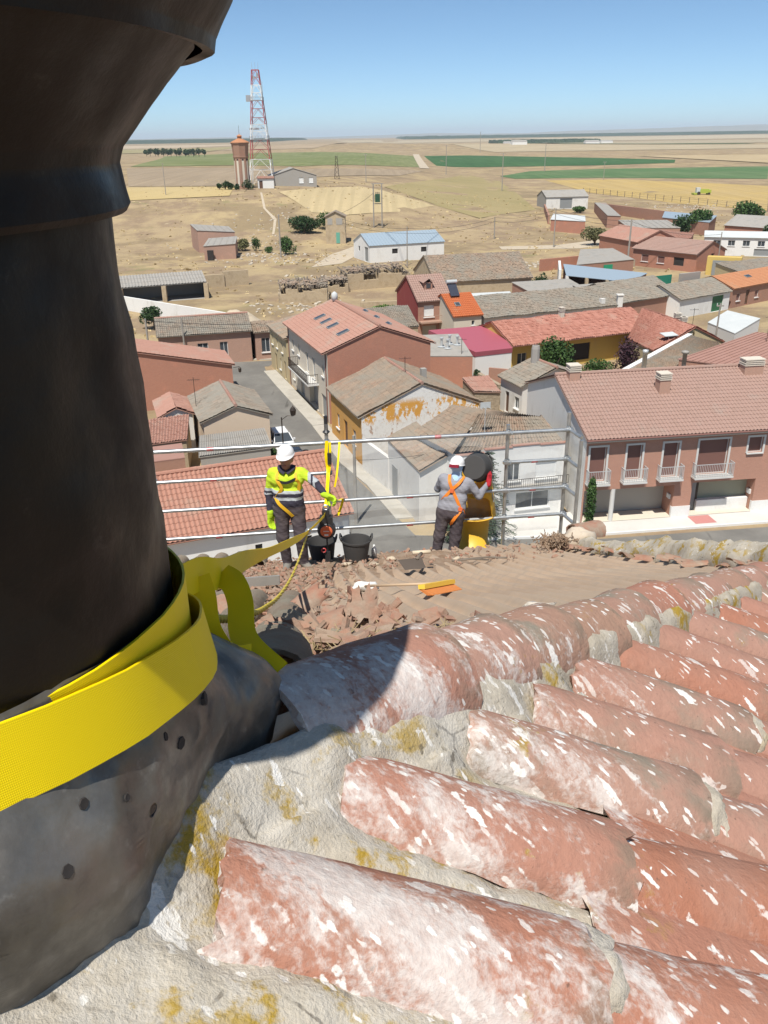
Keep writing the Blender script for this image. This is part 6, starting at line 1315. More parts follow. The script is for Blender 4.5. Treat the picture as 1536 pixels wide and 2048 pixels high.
revolve('shaft', [(.345, -.66), (.347, -.45), (.346, -.25), (.338, -.063), (.338, -.042)], 'blackmetal', seed=1, amp=.012)
revolve('neck_collar', [(.342, -.055), (.357, -.063), (.361, -.057), (.356, -.02), (.361, -.005), (.380, .017), (.411, .052), (.438, .08)], 'blackmetal', seed=2, amp=.005)
revolve('head', [(.438, .077), (.449, .075), (.452, .086), (.473, .117), (.492, .15), (.485, .20), (.44, .26), (.34, .305), (.18, .33), (.001, .34)], 'blackmetal', seed=3, amp=.008)
def zroof(x, y):
    zn = -.966 - .5 * (x - .101) - .04 * (y - .98); s = -.117 * x + .993 * y; zf = ff_(s); return min(zn, zf)
def skirt(r_, z, a):
    da = (math.degrees(a) - 33 + 180) % 360 - 180; db = (math.degrees(a) + 70 + 180) % 360 - 180
    Rm = .38 + .125 * math.exp(-(da / 20) ** 2) + .05 * math.exp(-(db / 40) ** 2); rr = .35 + (Rm - .35) * r_
    x, y = PC.x + math.cos(a) * rr, PC.y + math.sin(a) * rr; zb = zroof(x, y) + .07; zt = -.60 + .11 * max(0, math.cos(a + R(66))); return rr, zt + (zb - zt) * z
revolve('skirt', [(.0, -.35), (.05, -.1), (.2, .12), (.5, .36), (.82, .62), (.96, .8), (1.0, .95), (.98, 1.08), (.92, 1.3)], 'lead', sub=6, amp=.018, seed=6, rfun=skirt)
from mathutils.bvhtree import BVHTree
sk_o = [o for o in pin.children if o.name.startswith('skirt')][0]; bv = BVHTree.FromPolygons([tuple(v.co) for v in sk_o.data.vertices], [tuple(p.vertices) for p in sk_o.data.polygons])
for a, z, r_ in ((-4, -.66, .008), (-14, -.68, .006), (-20, -.64, .007), (6, -.65, .005), (12, -.67, .006), (-10, -.71, .009), (-34, -.66, .007), (-40, -.70, .008), (-27, -.69, .005), (0, -.70, .010)):
    d = Vector((math.cos(R(a)), math.sin(R(a)), .25)).normalized(); src = Vector((PC.x, PC.y, CAMZ + z)) + d * 1.0; hit, nn, fi, ds = bv.ray_cast(src, -d)
    if hit is None: continue
    nn = nn if nn.dot(d) > 0 else -nn; X = nn.orthogonal().normalized(); m_ = MB(); m_.lathe([(.0, .0012), (r_ * .8, .0015), (r_, -.004)], hit, 7, ax=(X, nn.cross(X), nn)); reparent(m_.build('nail_hole', M['dark']), pin)
for a, z in ((-8, -.685), (-22, -.70), (2, -.66), (14, -.64)):
    m_ = MB(); d = Vector((math.cos(R(a)), math.sin(R(a)), .55)).normalized(); src = Vector((PC.x, PC.y, CAMZ + z)) + d; c = bv.ray_cast(src, -d)[0] or Vector((PC.x, PC.y, CAMZ + z)) + d * .36; X = d.orthogonal().normalized()
    m_.lathe([(.0, .006), (.008, .006), (.011, .002), (.011, -.01)], c, 10, ax=(X, d.cross(X), d)); reparent(m_.build('nail', M['lead']), pin)
# ------------------------------------------------------------------ yellow webbing
def webmat():
    t = NT('yellow_webbing', .55, .3); P = t.uv(); w1 = t.n('TexWave', wave_type='BANDS', bands_direction='X'); t.put(w1.inputs[0], P); w1.inputs['Scale'].default_value = 90; w2 = t.n('TexWave', wave_type='BANDS', bands_direction='Y'); t.put(w2.inputs[0], P); w2.inputs['Scale'].default_value = 110
    k = t.math('MULTIPLY', w1.outputs[1], w2.outputs[1]); a = t.noise(t.pos(), 6, 4, .6); c = t.mix(k, (.86, .63, .0), (.96, .75, .003)); c = t.mix(t.step(a, .55, .78, 0, .25), c, (.72, .50, .02)); t.col(c); t.bump(k, .3, .0015)
    t.b.inputs['Subsurface Weight'].default_value = 0; return t.m
M['web'] = webmat(); M['webrope'] = plain('yellow_rope', (.62, .48, .06), .7)
def catmull(P, n):
    P = [Vector(p) for p in P]; out = []
    for i in range(len(P) - 1):
        p0, p1, p2, p3 = P[max(i - 1, 0)], P[i], P[i + 1], P[min(i + 2, len(P) - 1)]
        for k in range(n):
            t = k / n; out.append(.5 * ((2 * p1) + (p2 - p0) * t + (2 * p0 - 5 * p1 + 4 * p2 - p3) * t * t + (3 * p1 - p0 - 3 * p2 + p3) * t ** 3))
    return out + [P[-1]]
def ribbon(m_, pts, wid, w=.05, th=.0025, n=8):
    """flat webbing through pts; wid gives the width direction at each point"""
    C = catmull(pts, n); Wd = catmull(wid, n); V = []; UV = []; F = []; acc = 0
    for i, p in enumerate(C):
        t = (C[min(i + 1, len(C) - 1)] - C[max(i - 1, 0)]).normalized(); wv = Wd[i] - t * Wd[i].dot(t); wv = wv.normalized(); nn = t.cross(wv)
        if i: acc += (p - C[i - 1]).length
        for sx, sy in ((-1, 1), (1, 1), (1, -1), (-1, -1)): V.append(p + wv * (sx * w / 2) + nn * (sy * th / 2)); UV.append((acc * 2, sx * .05 + .05))
    for i in range(len(C) - 1):
        for k in range(4): F.append((i * 4 + k, i * 4 + (k + 1) % 4, i * 4 + 4 + (k + 1) % 4, i * 4 + 4 + k))
    m_.mesh(V, F, 0, UV)
def hoop(m_, rad, z0, w, tilt, ph, bulge=0., a0=0, a1=2 * math.pi, flare=0.):
    n = 72; V = []; UV = []; F = []
    for i in range(n + 1):
        a = a0 + (a1 - a0) * i / n; d = Vector((math.cos(a), math.sin(a), 0)); zc = z0 + tilt * math.cos(a - ph); rr = rad + bulge * max(0, math.cos(a - R(40))) ** 4 + .003 * fbm((d.x * 3, d.y * 3, z0 * 9))
        for s_, th in ((1, 0), (-1, 0), (-1, .003), (1, .003)): V.append(Vector((PC.x, PC.y, CAMZ + zc + s_ * w / 2)) + d * (rr + th + flare * (-s_) * .5)); UV.append((a * rad * 2, s_ * .05 + .05))
    for i in range(n):
        for k in range(4): F.append((i * 4 + k, i * 4 + 4 + k, i * 4 + 4 + (k + 1) % 4, i * 4 + (k + 1) % 4))
    m_.mesh(V, F, 0, UV)
sling = thing('yellow_sling', 'bright yellow webbing sling wrapped round the dark pinnacle and stretched to the scaffold', 'sling', (PC.x, PC.y, CAMZ - .55))
m_ = MB(); hoop(m_, .354, -.538, .078, .052, R(-62), .012); reparent(m_.build('upper_wrap', M['web'], smooth=True, auto=40), sling)
m_ = MB(); hoop(m_, .368, -.602, .078, .125, R(-66), .026, flare=.012); reparent(m_.build('lower_wrap', M['web'], smooth=True, auto=40), sling)
# ------------------------------------------------------------------ sling, rope
def KP(*q): return [K(*p) for p in q]
m_ = MB(); ribbon(m_, KP((-.285, .963, -.541), (-.291, 1.028, -.567), (-.282, 1.132, -.604), (-.275, 1.256, -.669), (-.333, 1.781, -.917), (-.464, 3.042, -1.527), (-.639, 5.401, -2.62), (-.771, 7.778, -3.673), (-.81, 10.6, -4.743), (-.84, 11.85, -5.05)),
    [Vector(q) for q in ((0, .25, 1), (0, .35, .95), (.0, .5, .9), (.1, .3, 1), (.2, .1, 1), (.5, .3, 1), (-.1, .2, 1), (.5, .2, 1), (.1, .1, 1), (.1, .1, 1))], .052, n=12)
reparent(m_.build('long_strap', M['web'], smooth=True, auto=40), sling)
m_ = MB(); ribbon(m_, KP((-.286, 1.121, -.604), (-.277, 1.109, -.632), (-.27, 1.083, -.665), (-.253, 1.062, -.687), (-.231, 1.054, -.706), (-.205, 1.075, -.718)), [Vector(q) for q in ((1, .3, 0), (1, .25, .1), (1, .4, .3), (.7, .3, .6), (.2, .4, 1), (.2, .6, .8))], .042)
reparent(m_.build('hanging_loop', M['web'], smooth=True, auto=40), sling)
m_ = MB(); ribbon(m_, KP((-.275, 1.238, -.661), (-.25, 1.214, -.665), (-.235, 1.184, -.685), (-.228, 1.14, -.71), (-.209, 1.103, -.719), (-.165, 1.06, -.735)), [Vector(q) for q in ((.4, .8, .4), (.7, .5, .4), (1, .2, .2), (1, .3, .1), (1, .5, .2), (1, .5, .3))], .042)
reparent(m_.build('hanging_tail', M['web'], smooth=True, auto=40), sling)
m_ = MB(); C_ = catmull(KP((-.781, 7.77, -3.691), (-.673, 6.08, -3.062), (-.55, 4.416, -2.373), (-.451, 3.145, -1.786), (-.387, 2.343, -1.376), (-.339, 1.815, -1.086), (-.315, 1.466, -.886), (-.314, 1.295, -.78), (-.314, 1.169, -.693), (-.313, 1.062, -.613)), 26)
for ph in (0, math.pi):
    V_ = []
    for i, p in enumerate(C_):
        t = (C_[min(i + 1, len(C_) - 1)] - C_[max(i - 1, 0)]).normalized(); x = t.orthogonal().normalized(); y = t.cross(x); a = i * .75 + ph; V_.append(p + (x * math.cos(a) + y * math.sin(a)) * .0035)
    m_.tube(V_, .0055, 6)
tag(m_.build('safety_rope', M['webrope'], smooth=True), 'thin twisted yellow rope hanging in a curve below the sling', 'rope')
M['galv'] = None
def galv():
    t = NT('galvanised_tube', .38, .5); P = t.pos(); a = t.noise(P, 9, 5, .6); k = t.ramp(a, [(.3, (.34, .36, .37)), (.7, (.52, .54, .55))]); t.col(k); t.b.inputs['Metallic'].default_value = .75; t.bump(t.noise(P, 40, 3, .5), .1, .004); return t.m
M['galv'] = galv(); M['red_tag'] = plain('red_tag', (.55, .06, .06), .5); M['blackplastic'] = plain('black_plastic', (.03, .03, .032), .45); M['rubber'] = plain('black_rubber', (.055, .053, .052), .75); M['orange'] = plain('orange_plastic', (.72, .16, .06), .45)
# ------------------------------------------------------------------ scaffold guard rail
ZR = [-4.22, -4.71, -5.19, -5.67]; SS_ = 12.12
def SP(a, z, s=SS_): p = FP(a, s); return Vector((p.x, p.y, CAMZ + z))
scf = thing('scaffold_rail', 'galvanised scaffold guard rail with couplers round the eave of the church roof', 'scaffold', (0, 12.2, CAMZ - 6.4))
posts = [(-2.05, -4.1, SS_), (.566, -3.93, SS_), (3.39, -4.1, SS_), (4.36, -3.95, SS_), (4.44, -4.28, 11.72)]
for a, zt, s in posts: m_ = MB(); m_.tube([SP(a, -7.6, s), SP(a, zt, s)], .029, 12); reparent(m_.build('standard', M['galv'], smooth=True, auto=40), scf)
spans = [(-2.6, .566, 0), (-2.6, .566, 1), (-2.6, .566, 2), (-2.6, .566, 3), (.566, 4.36, 0), (.566, 3.39, 2), (.566, 3.39, 3), (3.39, 4.36, 1), (3.39, 4.36, 2), (3.39, 4.36, 3)]
for a0, a1, k in spans:
    m_ = MB(); m_.tube([SP(a0, ZR[k] + .004 * k, SS_ - .05), SP(a1, ZR[k] + .004 * k, SS_ - .05)], .031 if k == 0 else .027, 12); reparent(m_.build('guard_rail', M['galv'], smooth=True, auto=40), scf)
    m_ = MB(); am = a0 + (a1 - a0) * .45; m_.tube([SP(am - .05, ZR[k], SS_ - .05), SP(am + .05, ZR[k], SS_ - .05)], .0315 if k == 0 else .0275, 10); reparent(m_.build('tube_marker', M['red_tag'], smooth=True), scf)
for k in range(4): m_ = MB(); m_.tube([SP(4.36, ZR[k], SS_), SP(4.44, ZR[k] - .02, 11.72)], .028, 12); reparent(m_.build('guard_rail', M['galv'], smooth=True, auto=40), scf)
for a, zt, s in posts[:4]:
    for k in range(4):
        m_ = MB(); c = SP(a, ZR[k], s - .025); m_.lathe([(.03, -.05), (.042, -.045), (.046, 0), (.042, .045), (.03, .05)], c, 10); m_.obox(c + Vector((0, -.02, 0)), (EA, Vector((-EA.y, EA.x, 0)), UPV), (.065, .03, .022)); m_.tube([c + EA * .05, c + EA * .05 - Vector((0, .09, 0))], .009, 6); reparent(m_.build('coupler', M['galv']), scf)
pl_ = thing('scaffold_platform', 'grey scaffold deck just below the church eave', 'platform', (0, 12.2, CAMZ - 6.3))
for i in range(3): m_ = MB(); c = SP(.9, -6.37, 11.76 + .25 * i); m_.obox(c, (EA, Vector((-EA.y, EA.x, 0)), UPV), (3.6, .115, .03)); reparent(m_.build('deck_plank', M['wood_old']), pl_)
def netmat():
    t = NT('debris_net', .9, .1); t.col((.62, .66, .66)); tr = t.n('BsdfTransparent'); mx = t.n('MixShader'); P = t.pos(); a = t.noise(P, 3.5, 4, .6)
    t.put(mx.inputs[0], t.step(a, .3, .75, .10, .24)); t.t.links.new(tr.outputs[0], mx.inputs[1]); t.t.links.new(t.b.outputs[0], mx.inputs[2]); t.t.links.new(mx.outputs[0], t.out.inputs[0]); return t.m
M['net'] = netmat()
def net(name, label, f, n=40, k=14):
    m_ = MB(); V = []; F = []
    for i in range(n + 1):
        for j in range(k + 1): V.append(f(i / n, j / k))
    for i in range(n):
        for j in range(k): q = i * (k + 1) + j; F.append((q, q + k + 1, q + k + 2, q + 1))
    m_.mesh(V, F); return tag(m_.build(name, M['net'], smooth=True), label, 'net')
net('debris_net', 'thin see-through debris net along the outside of the scaffold rails', lambda u, v: SP(.62 + 3.72 * u, -6.0 + 1.74 * v, SS_ + .12 + .02 * math.sin(u * 19) + .03 * fbm((u * 6, v * 3, 1))))
net('debris_net', 'milky debris net closing the short end of the scaffold', lambda u, v: SP(4.40 + .1 * u, -5.75 + 1.42 * v, SS_ - .42 * u + .015 * math.sin(v * 9)) + EA * (.04 + .03 * fbm((u * 4, v * 5, 2))), 10, 20)

# ------------------------------------------------------------------ signed-distance bodies
def nets(fun, lo, hi, h):
    lo, hi = np.array(lo, float), np.array(hi, float); n = np.ceil((hi - lo) / h).astype(int) + 1
    g = [lo[i] + h * np.arange(n[i]) for i in range(3)]; P = np.stack(np.meshgrid(*g, indexing='ij'), -1); V = fun(P); ins = V < 0
    c = n - 1; cnt = np.zeros(c, int); pos = np.zeros((*c, 3)); ne = np.zeros(c)
    off = [(i, j, k) for i in (0, 1) for j in (0, 1) for k in (0, 1)]
    sl_ = lambda o: tuple(slice(o[d], o[d] + c[d]) for d in range(3))
    for a in off:
        for d in range(3):
            if a[d]: continue
            b = list(a); b[d] = 1; va, vb = V[sl_(a)], V[sl_(b)]; cr = (va < 0) != (vb < 0); t = np.where(cr, va / np.where(cr, va - vb, 1), 0)
            pt = np.zeros((*c, 3)); pt[...] = np.array(a); pt[..., d] += t; pos += pt * cr[..., None]; ne += cr
    m = ne > 0; idx = -np.ones(c, int); idx[m] = np.arange(m.sum()); ii = np.stack(np.nonzero(m), -1); Vt = lo + h * (ii + pos[m] / ne[m][:, None])
    F = []
    for d in range(3):
        a = [slice(1, -1)] * 3; a[d] = slice(0, -1); b = [slice(1, -1)] * 3; b[d] = slice(1, None)
        cr = ins[tuple(a)] != ins[tuple(b)]; q = np.stack(np.nonzero(cr), -1) + 1; q[:, d] -= 1; u, v = (d + 1) % 3, (d + 2) % 3
        def id_(du, dv): r_ = q.copy(); r_[:, u] += du; r_[:, v] += dv; return idx[r_[:, 0], r_[:, 1], r_[:, 2]]
        Q = np.stack([id_(-1, -1), id_(0, -1), id_(0, 0), id_(-1, 0)], -1); fl = ~ins[q[:, 0], q[:, 1], q[:, 2]]; Q[fl] = Q[fl][:, ::-1]; F.append(Q)
    return Vt, np.concatenate(F)
def cap(P, a, b, r0, r1):
    a, b = np.array(a, float), np.array(b, float); ab = b - a; t = np.clip(((P - a) @ ab) / max(ab @ ab, 1e-9), 0, 1); return np.linalg.norm(P - (a + t[..., None] * ab), axis=-1) - (r0 + (r1 - r0) * t)
def smin(a, b, k): h = np.clip(.5 + .5 * (b - a) / k, 0, 1); return b * (1 - h) + a * h - k * h * (1 - h)
def sdf_mesh(name, prims, mats, colf, h=.014, k=.035, parent=None, wr=None):
    """prims: (a, b, r0, r1, label); colf(point, label) -> material index"""
    lo = np.min([np.minimum(p[0], p[1]) - max(p[2], p[3]) for p in prims], 0) - 3 * h; hi = np.max([np.maximum(p[0], p[1]) + max(p[2], p[3]) for p in prims], 0) + 3 * h
    def fun(P):
        d = None
        for p in prims: q = cap(P, *p[:4]); d = q if d is None else smin(d, q, k)
        if wr is not None: d = d + wr(P)
        return d
    V, F = nets(fun, lo, hi, h); cen = V[F].mean(1); D = np.stack([cap(cen, *p[:4]) for p in prims], -1).argmin(-1)
    m_ = MB(); m_.mesh([tuple(v) for v in V], [tuple(int(i) for i in f) for f in F]); m_.m = [colf(c, prims[i][4]) for c, i in zip(cen, D)]
    return m_.build(name, mats, parent, smooth=True)
def clothmat(name, c, dirt=None):
    t = NT(name, .9, .15); P = t.obj(); a = t.noise(P, 7, 5, .6); b = t.noise(t.mapping(P, (1, 1, 2.5)), 13, 4, .6); k = t.mix(t.step(a, .45, .75, 0, .5), c, dirt if dirt else tuple(q * .7 for q in c)); t.col(k); t.bump(t.math('ADD', a, b), .5, .02); return t.m
CM = [clothmat('hi_vis_yellow', (.50, .66, .04), (.42, .52, .05)), clothmat('navy_cloth', (.045, .042, .06)), clothmat('reflective_band', (.42, .45, .47)), clothmat('work_trousers', (.075, .062, .07), (.15, .125, .11)), plain('skin', (.36, .19, .13), .6), clothmat('grey_boot', (.20, .19, .17), (.3, .26, .2)), clothmat('grey_shirt', (.27, .27, .30), (.22, .22, .25)), clothmat('blue_neck_cloth', (.38, .55, .75))]
def wrinkle(P): return .004 * np.sin(P[..., 2] * 55 + P[..., 0] * 23) * np.sin(P[..., 0] * 40 + P[..., 1] * 31 + P[..., 2] * 17)
def glove(name, wrist, dirv, palm_n, parent, mat, curl=.6, s=1.0, thumb=1):
    d = Vector(dirv).normalized(); n = Vector(palm_n); n = (n - d * n.dot(d)).normalized(); x = d.cross(n) * thumb; w = Vector(wrist); pr = []
    L = lambda v: tuple(v)
    pr.append((L(w - d * .03), L(w + d * .02), .036 * s, .032 * s, 'g')); base = w + d * .085 * s
    for i, (o_, ln) in enumerate(((-.030, .066), (-.010, .076), (.010, .072), (.029, .058))):
        b0 = base + x * (o_ * s); pr.append((L(w + x * (o_ * .6 * s) + d * .02), L(b0), .019 * s, .0145 * s, 'g')); p = b0; ang = 0
        for j in range(3):
            ang += curl * (.55 if j == 0 else .75); q = p + (d * math.cos(ang) + n * math.sin(ang)) * (ln * (.44, .32, .26)[j] * s * 1.15); pr.append((L(p), L(q), (.0125 - .001 * j) * s, (.0115 - .001 * j) * s, 'g')); p = q
    t0 = w + d * .028 * s + x * (-.03 * s); t1 = t0 + (d * .55 - x * .75 + n * .45) * .042 * s; t2 = t1 + (d * .75 - x * .1 + n * .75 * curl) * .034 * s
    pr += [(L(w + d * .01), L(t0), .024 * s, .018 * s, 'g'), (L(t0), L(t1), .016 * s, .0135 * s, 'g'), (L(t1), L(t2), .0135 * s, .0115 * s, 'g')]
    return sdf_mesh(name, pr, [mat], lambda c, l: 0, .0055, .009, parent)
def helmet(parent, c, tilt, mat, front):
    f = Vector(front).normalized(); z = (UPV + f * tilt).normalized(); f = (f - z * f.dot(z)).normalized(); x = f.cross(z); V = []; F = []; n, k = 32, 12
    for i in range(k + 1):
        ph = math.pi / 2 * i / k
        for j in range(n): a = 2 * math.pi * j / n; ridge_ = 1 + .03 * max(0, 1 - abs(math.sin(a)) * 6) * math.sin(ph); V.append(c + (x * (.106 * math.sin(a)) + f * (.128 * math.cos(a))) * math.cos(ph) + z * (.112 * math.sin(ph) * ridge_))
    for i in range(k):
        for j in range(n): F.append((i * n + j, i * n + (j + 1) % n, (i + 1) * n + (j + 1) % n, (i + 1) * n + j))
    b0 = len(V)
    for j in range(n):
        a = 2 * math.pi * j / n; e = .012 + .05 * max(0, math.cos(a)) ** 2; V.append(c + x * ((.106 + e * .6) * math.sin(a)) + f * ((.128 + e * .8) * math.cos(a)) - z * (.012 + .01 * max(0, math.cos(a))))
    for j in range(n): F.append((b0 + j, b0 + (j + 1) % n, (j + 1) % n, j))
    m_ = MB(); m_.mesh(V, F); return m_.build('helmet', mat, parent, smooth=True)
M['hat'] = plain('white_helmet', (.80, .80, .80), .3)
def head_prims(c, f):
    c = Vector(c); f = Vector(f).normalized(); x = f.cross(UPV).normalized(); t = lambda v: tuple(v); z = UPV
    return [(t(c + z * .035 - f * .012), t(c + z * .035 + f * .02), .086, .082, 'skin'), (t(c - z * .03 + f * .02), t(c - z * .075 + f * .04), .066, .045, 'skin'), (t(c + f * .098 + z * .012), t(c + f * .112 - z * .022), .011, .016, 'skin'), (t(c + x * .084 - f * .01 + z * .01), t(c + x * .084 - f * .012 - z * .03), .016, .012, 'skin'), (t(c - x * .084 - f * .01 + z * .01), t(c - x * .084 - f * .012 - z * .03), .016, .012, 'skin'), (t(c + f * .078 + z * .03 + x * .03), t(c + f * .078 + z * .03 - x * .03), .018, .018, 'skin')]
# worker in hi-vis facing the camera
wp = FP(-.05, 10.05, .03); w1 = thing('person', 'worker in yellow hi-vis top, white helmet and harness holding the yellow strap', 'person', wp); w1.rotation_euler.z = R(-4)
arms = [((-.19, .0, 1.36), (-.265, .03, 1.07), .066, .052, 'armR'), ((-.265, .03, 1.07), (-.245, -.05, .82), .05, .038, 'foreR'), ((.19, 0, 1.37), (.36, -.05, 1.25), .066, .052, 'armL'), ((.36, -.05, 1.25), (.50, -.14, 1.12), .05, .037, 'foreL')]
pr = [((-.10, 0, 1.28), (.10, 0, 1.28), .118, .118, 'top'), ((-.15, .01, 1.36), (.15, .01, 1.36), .068, .068, 'top'), ((-.085, -.01, 1.1), (.085, -.01, 1.1), .118, .118, 'top'), ((-.08, -.015, .98), (.08, -.015, .98), .118, .118, 'top'), ((-.085, .0, .88), (.085, .0, .88), .118, .118, 'hip'),
      ((0, .01, 1.38), (0, -.015, 1.50), .062, .055, 'skin')] + head_prims((0, -.02, 1.555), (-.15, -1, -.12)) + arms + \
     [((-.10, 0, .86), (-.105, -.04, .48), .105, .082, 'leg'), ((-.105, -.04, .48), (-.075, .0, .10), .08, .066, 'leg'), ((.10, 0, .86), (.14, -.07, .48), .105, .082, 'leg'), ((.14, -.07, .48), (.15, .0, .10), .08, .066, 'leg'), ((-.075, .01, .05), (-.07, -.16, .035), .055, .044, 'boot'), ((.15, .01, .05), (.27, -.11, .035), .055, .044, 'boot')]
def w1col(c, l):
    z = c[2]
    if l == 'skin': return 4
    if l == 'boot' or z < .09: return 5
    if l in ('leg', 'hip'): return 3
    if l == 'top': return 0 if z > 1.155 else 2 if z > 1.115 else 1 if z > 1.07 else 2 if z > 1.025 else 1 if z > .93 else 3
    if l == 'armR': return 0 if z > 1.16 else 2 if z > 1.12 else 1 if z > 1.085 else 2
    if l == 'foreR': return 2 if z > 1.06 else 1
    if l == 'armL': x = c[0]; return 0 if x < .275 else 2 if x < .31 else 1 if x < .335 else 2
    if l == 'foreL': return 2 if c[0] < .37 else 1
    return 1
sdf_mesh('body', pr, CM, w1col, .013, .032, w1, wrinkle)
helmet(w1, Vector((0, -.02, 1.632)), .10, M['hat'], (-.12, -1, 0))
m_ = MB()
for s_ in (-1, 1): m_.lathe([(0, .009), (.008, .006), (.011, 0), (.008, -.006), (0, -.009)], (s_ * .032 - .016, -.122, 1.578), 8)
m_.build('eyes', plain('eye_dark', (.03, .02, .018), .3), w1)
m_ = MB(); m_.tube([(-.05, -.125, 1.508), (-.018, -.137, 1.505), (.018, -.133, 1.508)], .006, 6); m_.build('mouth', plain('lip', (.25, .10, .08), .6), w1)
M['glove_y'] = clothmat('lime_glove', (.42, .62, .03)); M['glove_r'] = clothmat('red_glove', (.42, .03, .04))
glove('glove', (-.245, -.05, .80), (-.0, -.05, -1), (.6, -.5, 0), w1, M['glove_y'], .55, 1.25, 1)
glove('glove', (.505, -.14, 1.115), (.85, -.2, -.35), (.1, -.9, -.5), w1, M['glove_y'], 1.0, 1.25, -1)
m_ = MB()
for P_ in ([(-.10, .0, 1.44), (-.115, -.115, 1.32), (-.06, -.132, 1.2), (-.135, -.10, 1.07), (-.15, -.02, 1.02)], [(.11, .0, 1.44), (.125, -.112, 1.33), (.16, -.10, 1.25), (.13, -.06, 1.0), (.14, -.02, .94)], [(-.15, -.10, 1.06), (-.10, -.135, .98), (.0, -.135, .88), (.06, -.11, .80)]):
    ribbon(m_, P_, [Vector((1, 0, .25))] * len(P_), .042, .006, 6)
m_.build('harness', plain('harness_yellow', (.72, .42, .02), .6), w1)
m_ = MB(); ribbon(m_, [(-.12, -.12, 1.30), (0, -.136, 1.275), (.13, -.115, 1.325)], [Vector((0, 0, 1))] * 3, .035, .008, 6); m_.build('chest_strap', M['blackplastic'], w1)
m_ = MB()
for s_ in (-1, 1): P_ = [(s_ * .012, -.10, 1.40), (s_ * .075, -.075, 1.44), (s_ * .085, .02, 1.46)]; ribbon(m_, P_, [Vector((s_ * .8, -.5, -.3))] * 3, .06, .008, 5)
m_.build('collar', CM[1], w1)
# worker seen from behind, tipping a tub
wp2 = SP(2.33, -6.33, 11.84); w2 = thing('person', 'worker in grey top and orange harness tipping a tub into the chute', 'person', wp2); w2.rotation_euler = (R(-5), R(7), R(-10)); w2.scale = (1.06, 1.06, 1.06)
pr = [((-.10, .05, 1.27), (.10, .05, 1.27), .125, .125, 'top'), ((-.15, .05, 1.35), (.15, .05, 1.36), .072, .072, 'top'), ((-.09, .02, 1.10), (.09, .02, 1.10), .122, .122, 'top'), ((-.09, 0, .98), (.09, 0, .98), .12, .12, 'top'), ((-.09, .0, .87), (.09, .0, .87), .128, .128, 'hip'), ((0, .05, 1.38), (.0, .07, 1.48), .07, .07, 'neck')] + head_prims((-.02, .07, 1.545), (.35, 1, -.15)) + \
     [((.19, .05, 1.36), (.37, .10, 1.16), .072, .056, 'arm'), ((.37, .10, 1.16), (.475, .17, 1.36), .054, .042, 'arm'), ((-.19, .05, 1.36), (-.25, .20, 1.14), .07, .055, 'arm'), ((-.25, .20, 1.14), (-.03, .40, 1.18), .052, .04, 'arm'),
      ((-.10, 0, .86), (-.115, -.01, .48), .11, .085, 'leg'), ((-.115, -.01, .48), (-.115, .0, .10), .083, .07, 'leg'), ((.10, 0, .86), (.125, .02, .48), .11, .085, 'leg'), ((.125, .02, .48), (.13, .0, .10), .083, .07, 'leg'), ((-.115, .0, .05), (-.13, .17, .035), .055, .044, 'boot'), ((.13, .0, .05), (.16, .17, .035), .055, .044, 'boot')]
sdf_mesh('body', pr, CM, lambda c, l: 4 if l == 'skin' and c[2] > 1.6 else 7 if l in ('skin', 'neck') else 5 if l == 'boot' else 6 if l in ('top', 'arm') and c[2] > .93 else 3, .013, .034, w2, wrinkle)
helmet(w2, Vector((-.02, .065, 1.615)), .08, M['hat'], (.35, 1, 0))
m_ = MB(); m_.obox((-.055, -.065, 1.60), (Vector((.93, -.35, .18)).normalized(), Vector((.35, .93, 0)), UPV), (.075, .012, .022)); m_.build('helmet_strap', plain('dark_red_strap', (.28, .02, .04), .5), w2)
glove('glove', (.475, .17, 1.37), (-.05, .25, 1), (-.8, .6, .1), w2, M['glove_r'], .8, 1.3, 1); glove('glove', (-.03, .40, 1.18), (.9, .35, .2), (-.2, .5, .7), w2, M['glove_r'], .9, 1.2, 1)
m_ = MB()
for P_ in ([(-.10, .03, 1.435), (-.085, -.065, 1.36), (-.02, -.085, 1.24), (.10, -.11, 1.05), (.15, -.085, .93), (.19, .0, .86)], [(.11, .03, 1.435), (.06, -.068, 1.36), (-.04, -.085, 1.24), (-.13, -.09, 1.10), (-.17, .0, 1.02)], [(.15, -.10, .96), (.09, -.13, .86), (.045, -.12, .76), (.04, -.04, .68)], [(-.17, -.06, .93), (-.13, -.10, .86), (-.03, -.1, .80)], [(.17, -.09, .98), (.20, -.02, .86), (.19, .06, .78)]):
    ribbon(m_, P_, [Vector((1, 0, .35))] * len(P_), .045, .007, 6)
m_.build('harness', plain('harness_orange', (.78, .22, .02), .6), w2)
m_ = MB(); m_.obox((-.03, -.10, 1.235), ((1, 0, 0), (0, 1, 0), UPV), (.028, .008, .03)); m_.obox((.135, -.115, .98), ((1, 0, 0), (0, 1, 0), UPV), (.03, .008, .028)); o = m_.build('buckle', M['orange'], w2); o['kind'] = 'stuff'
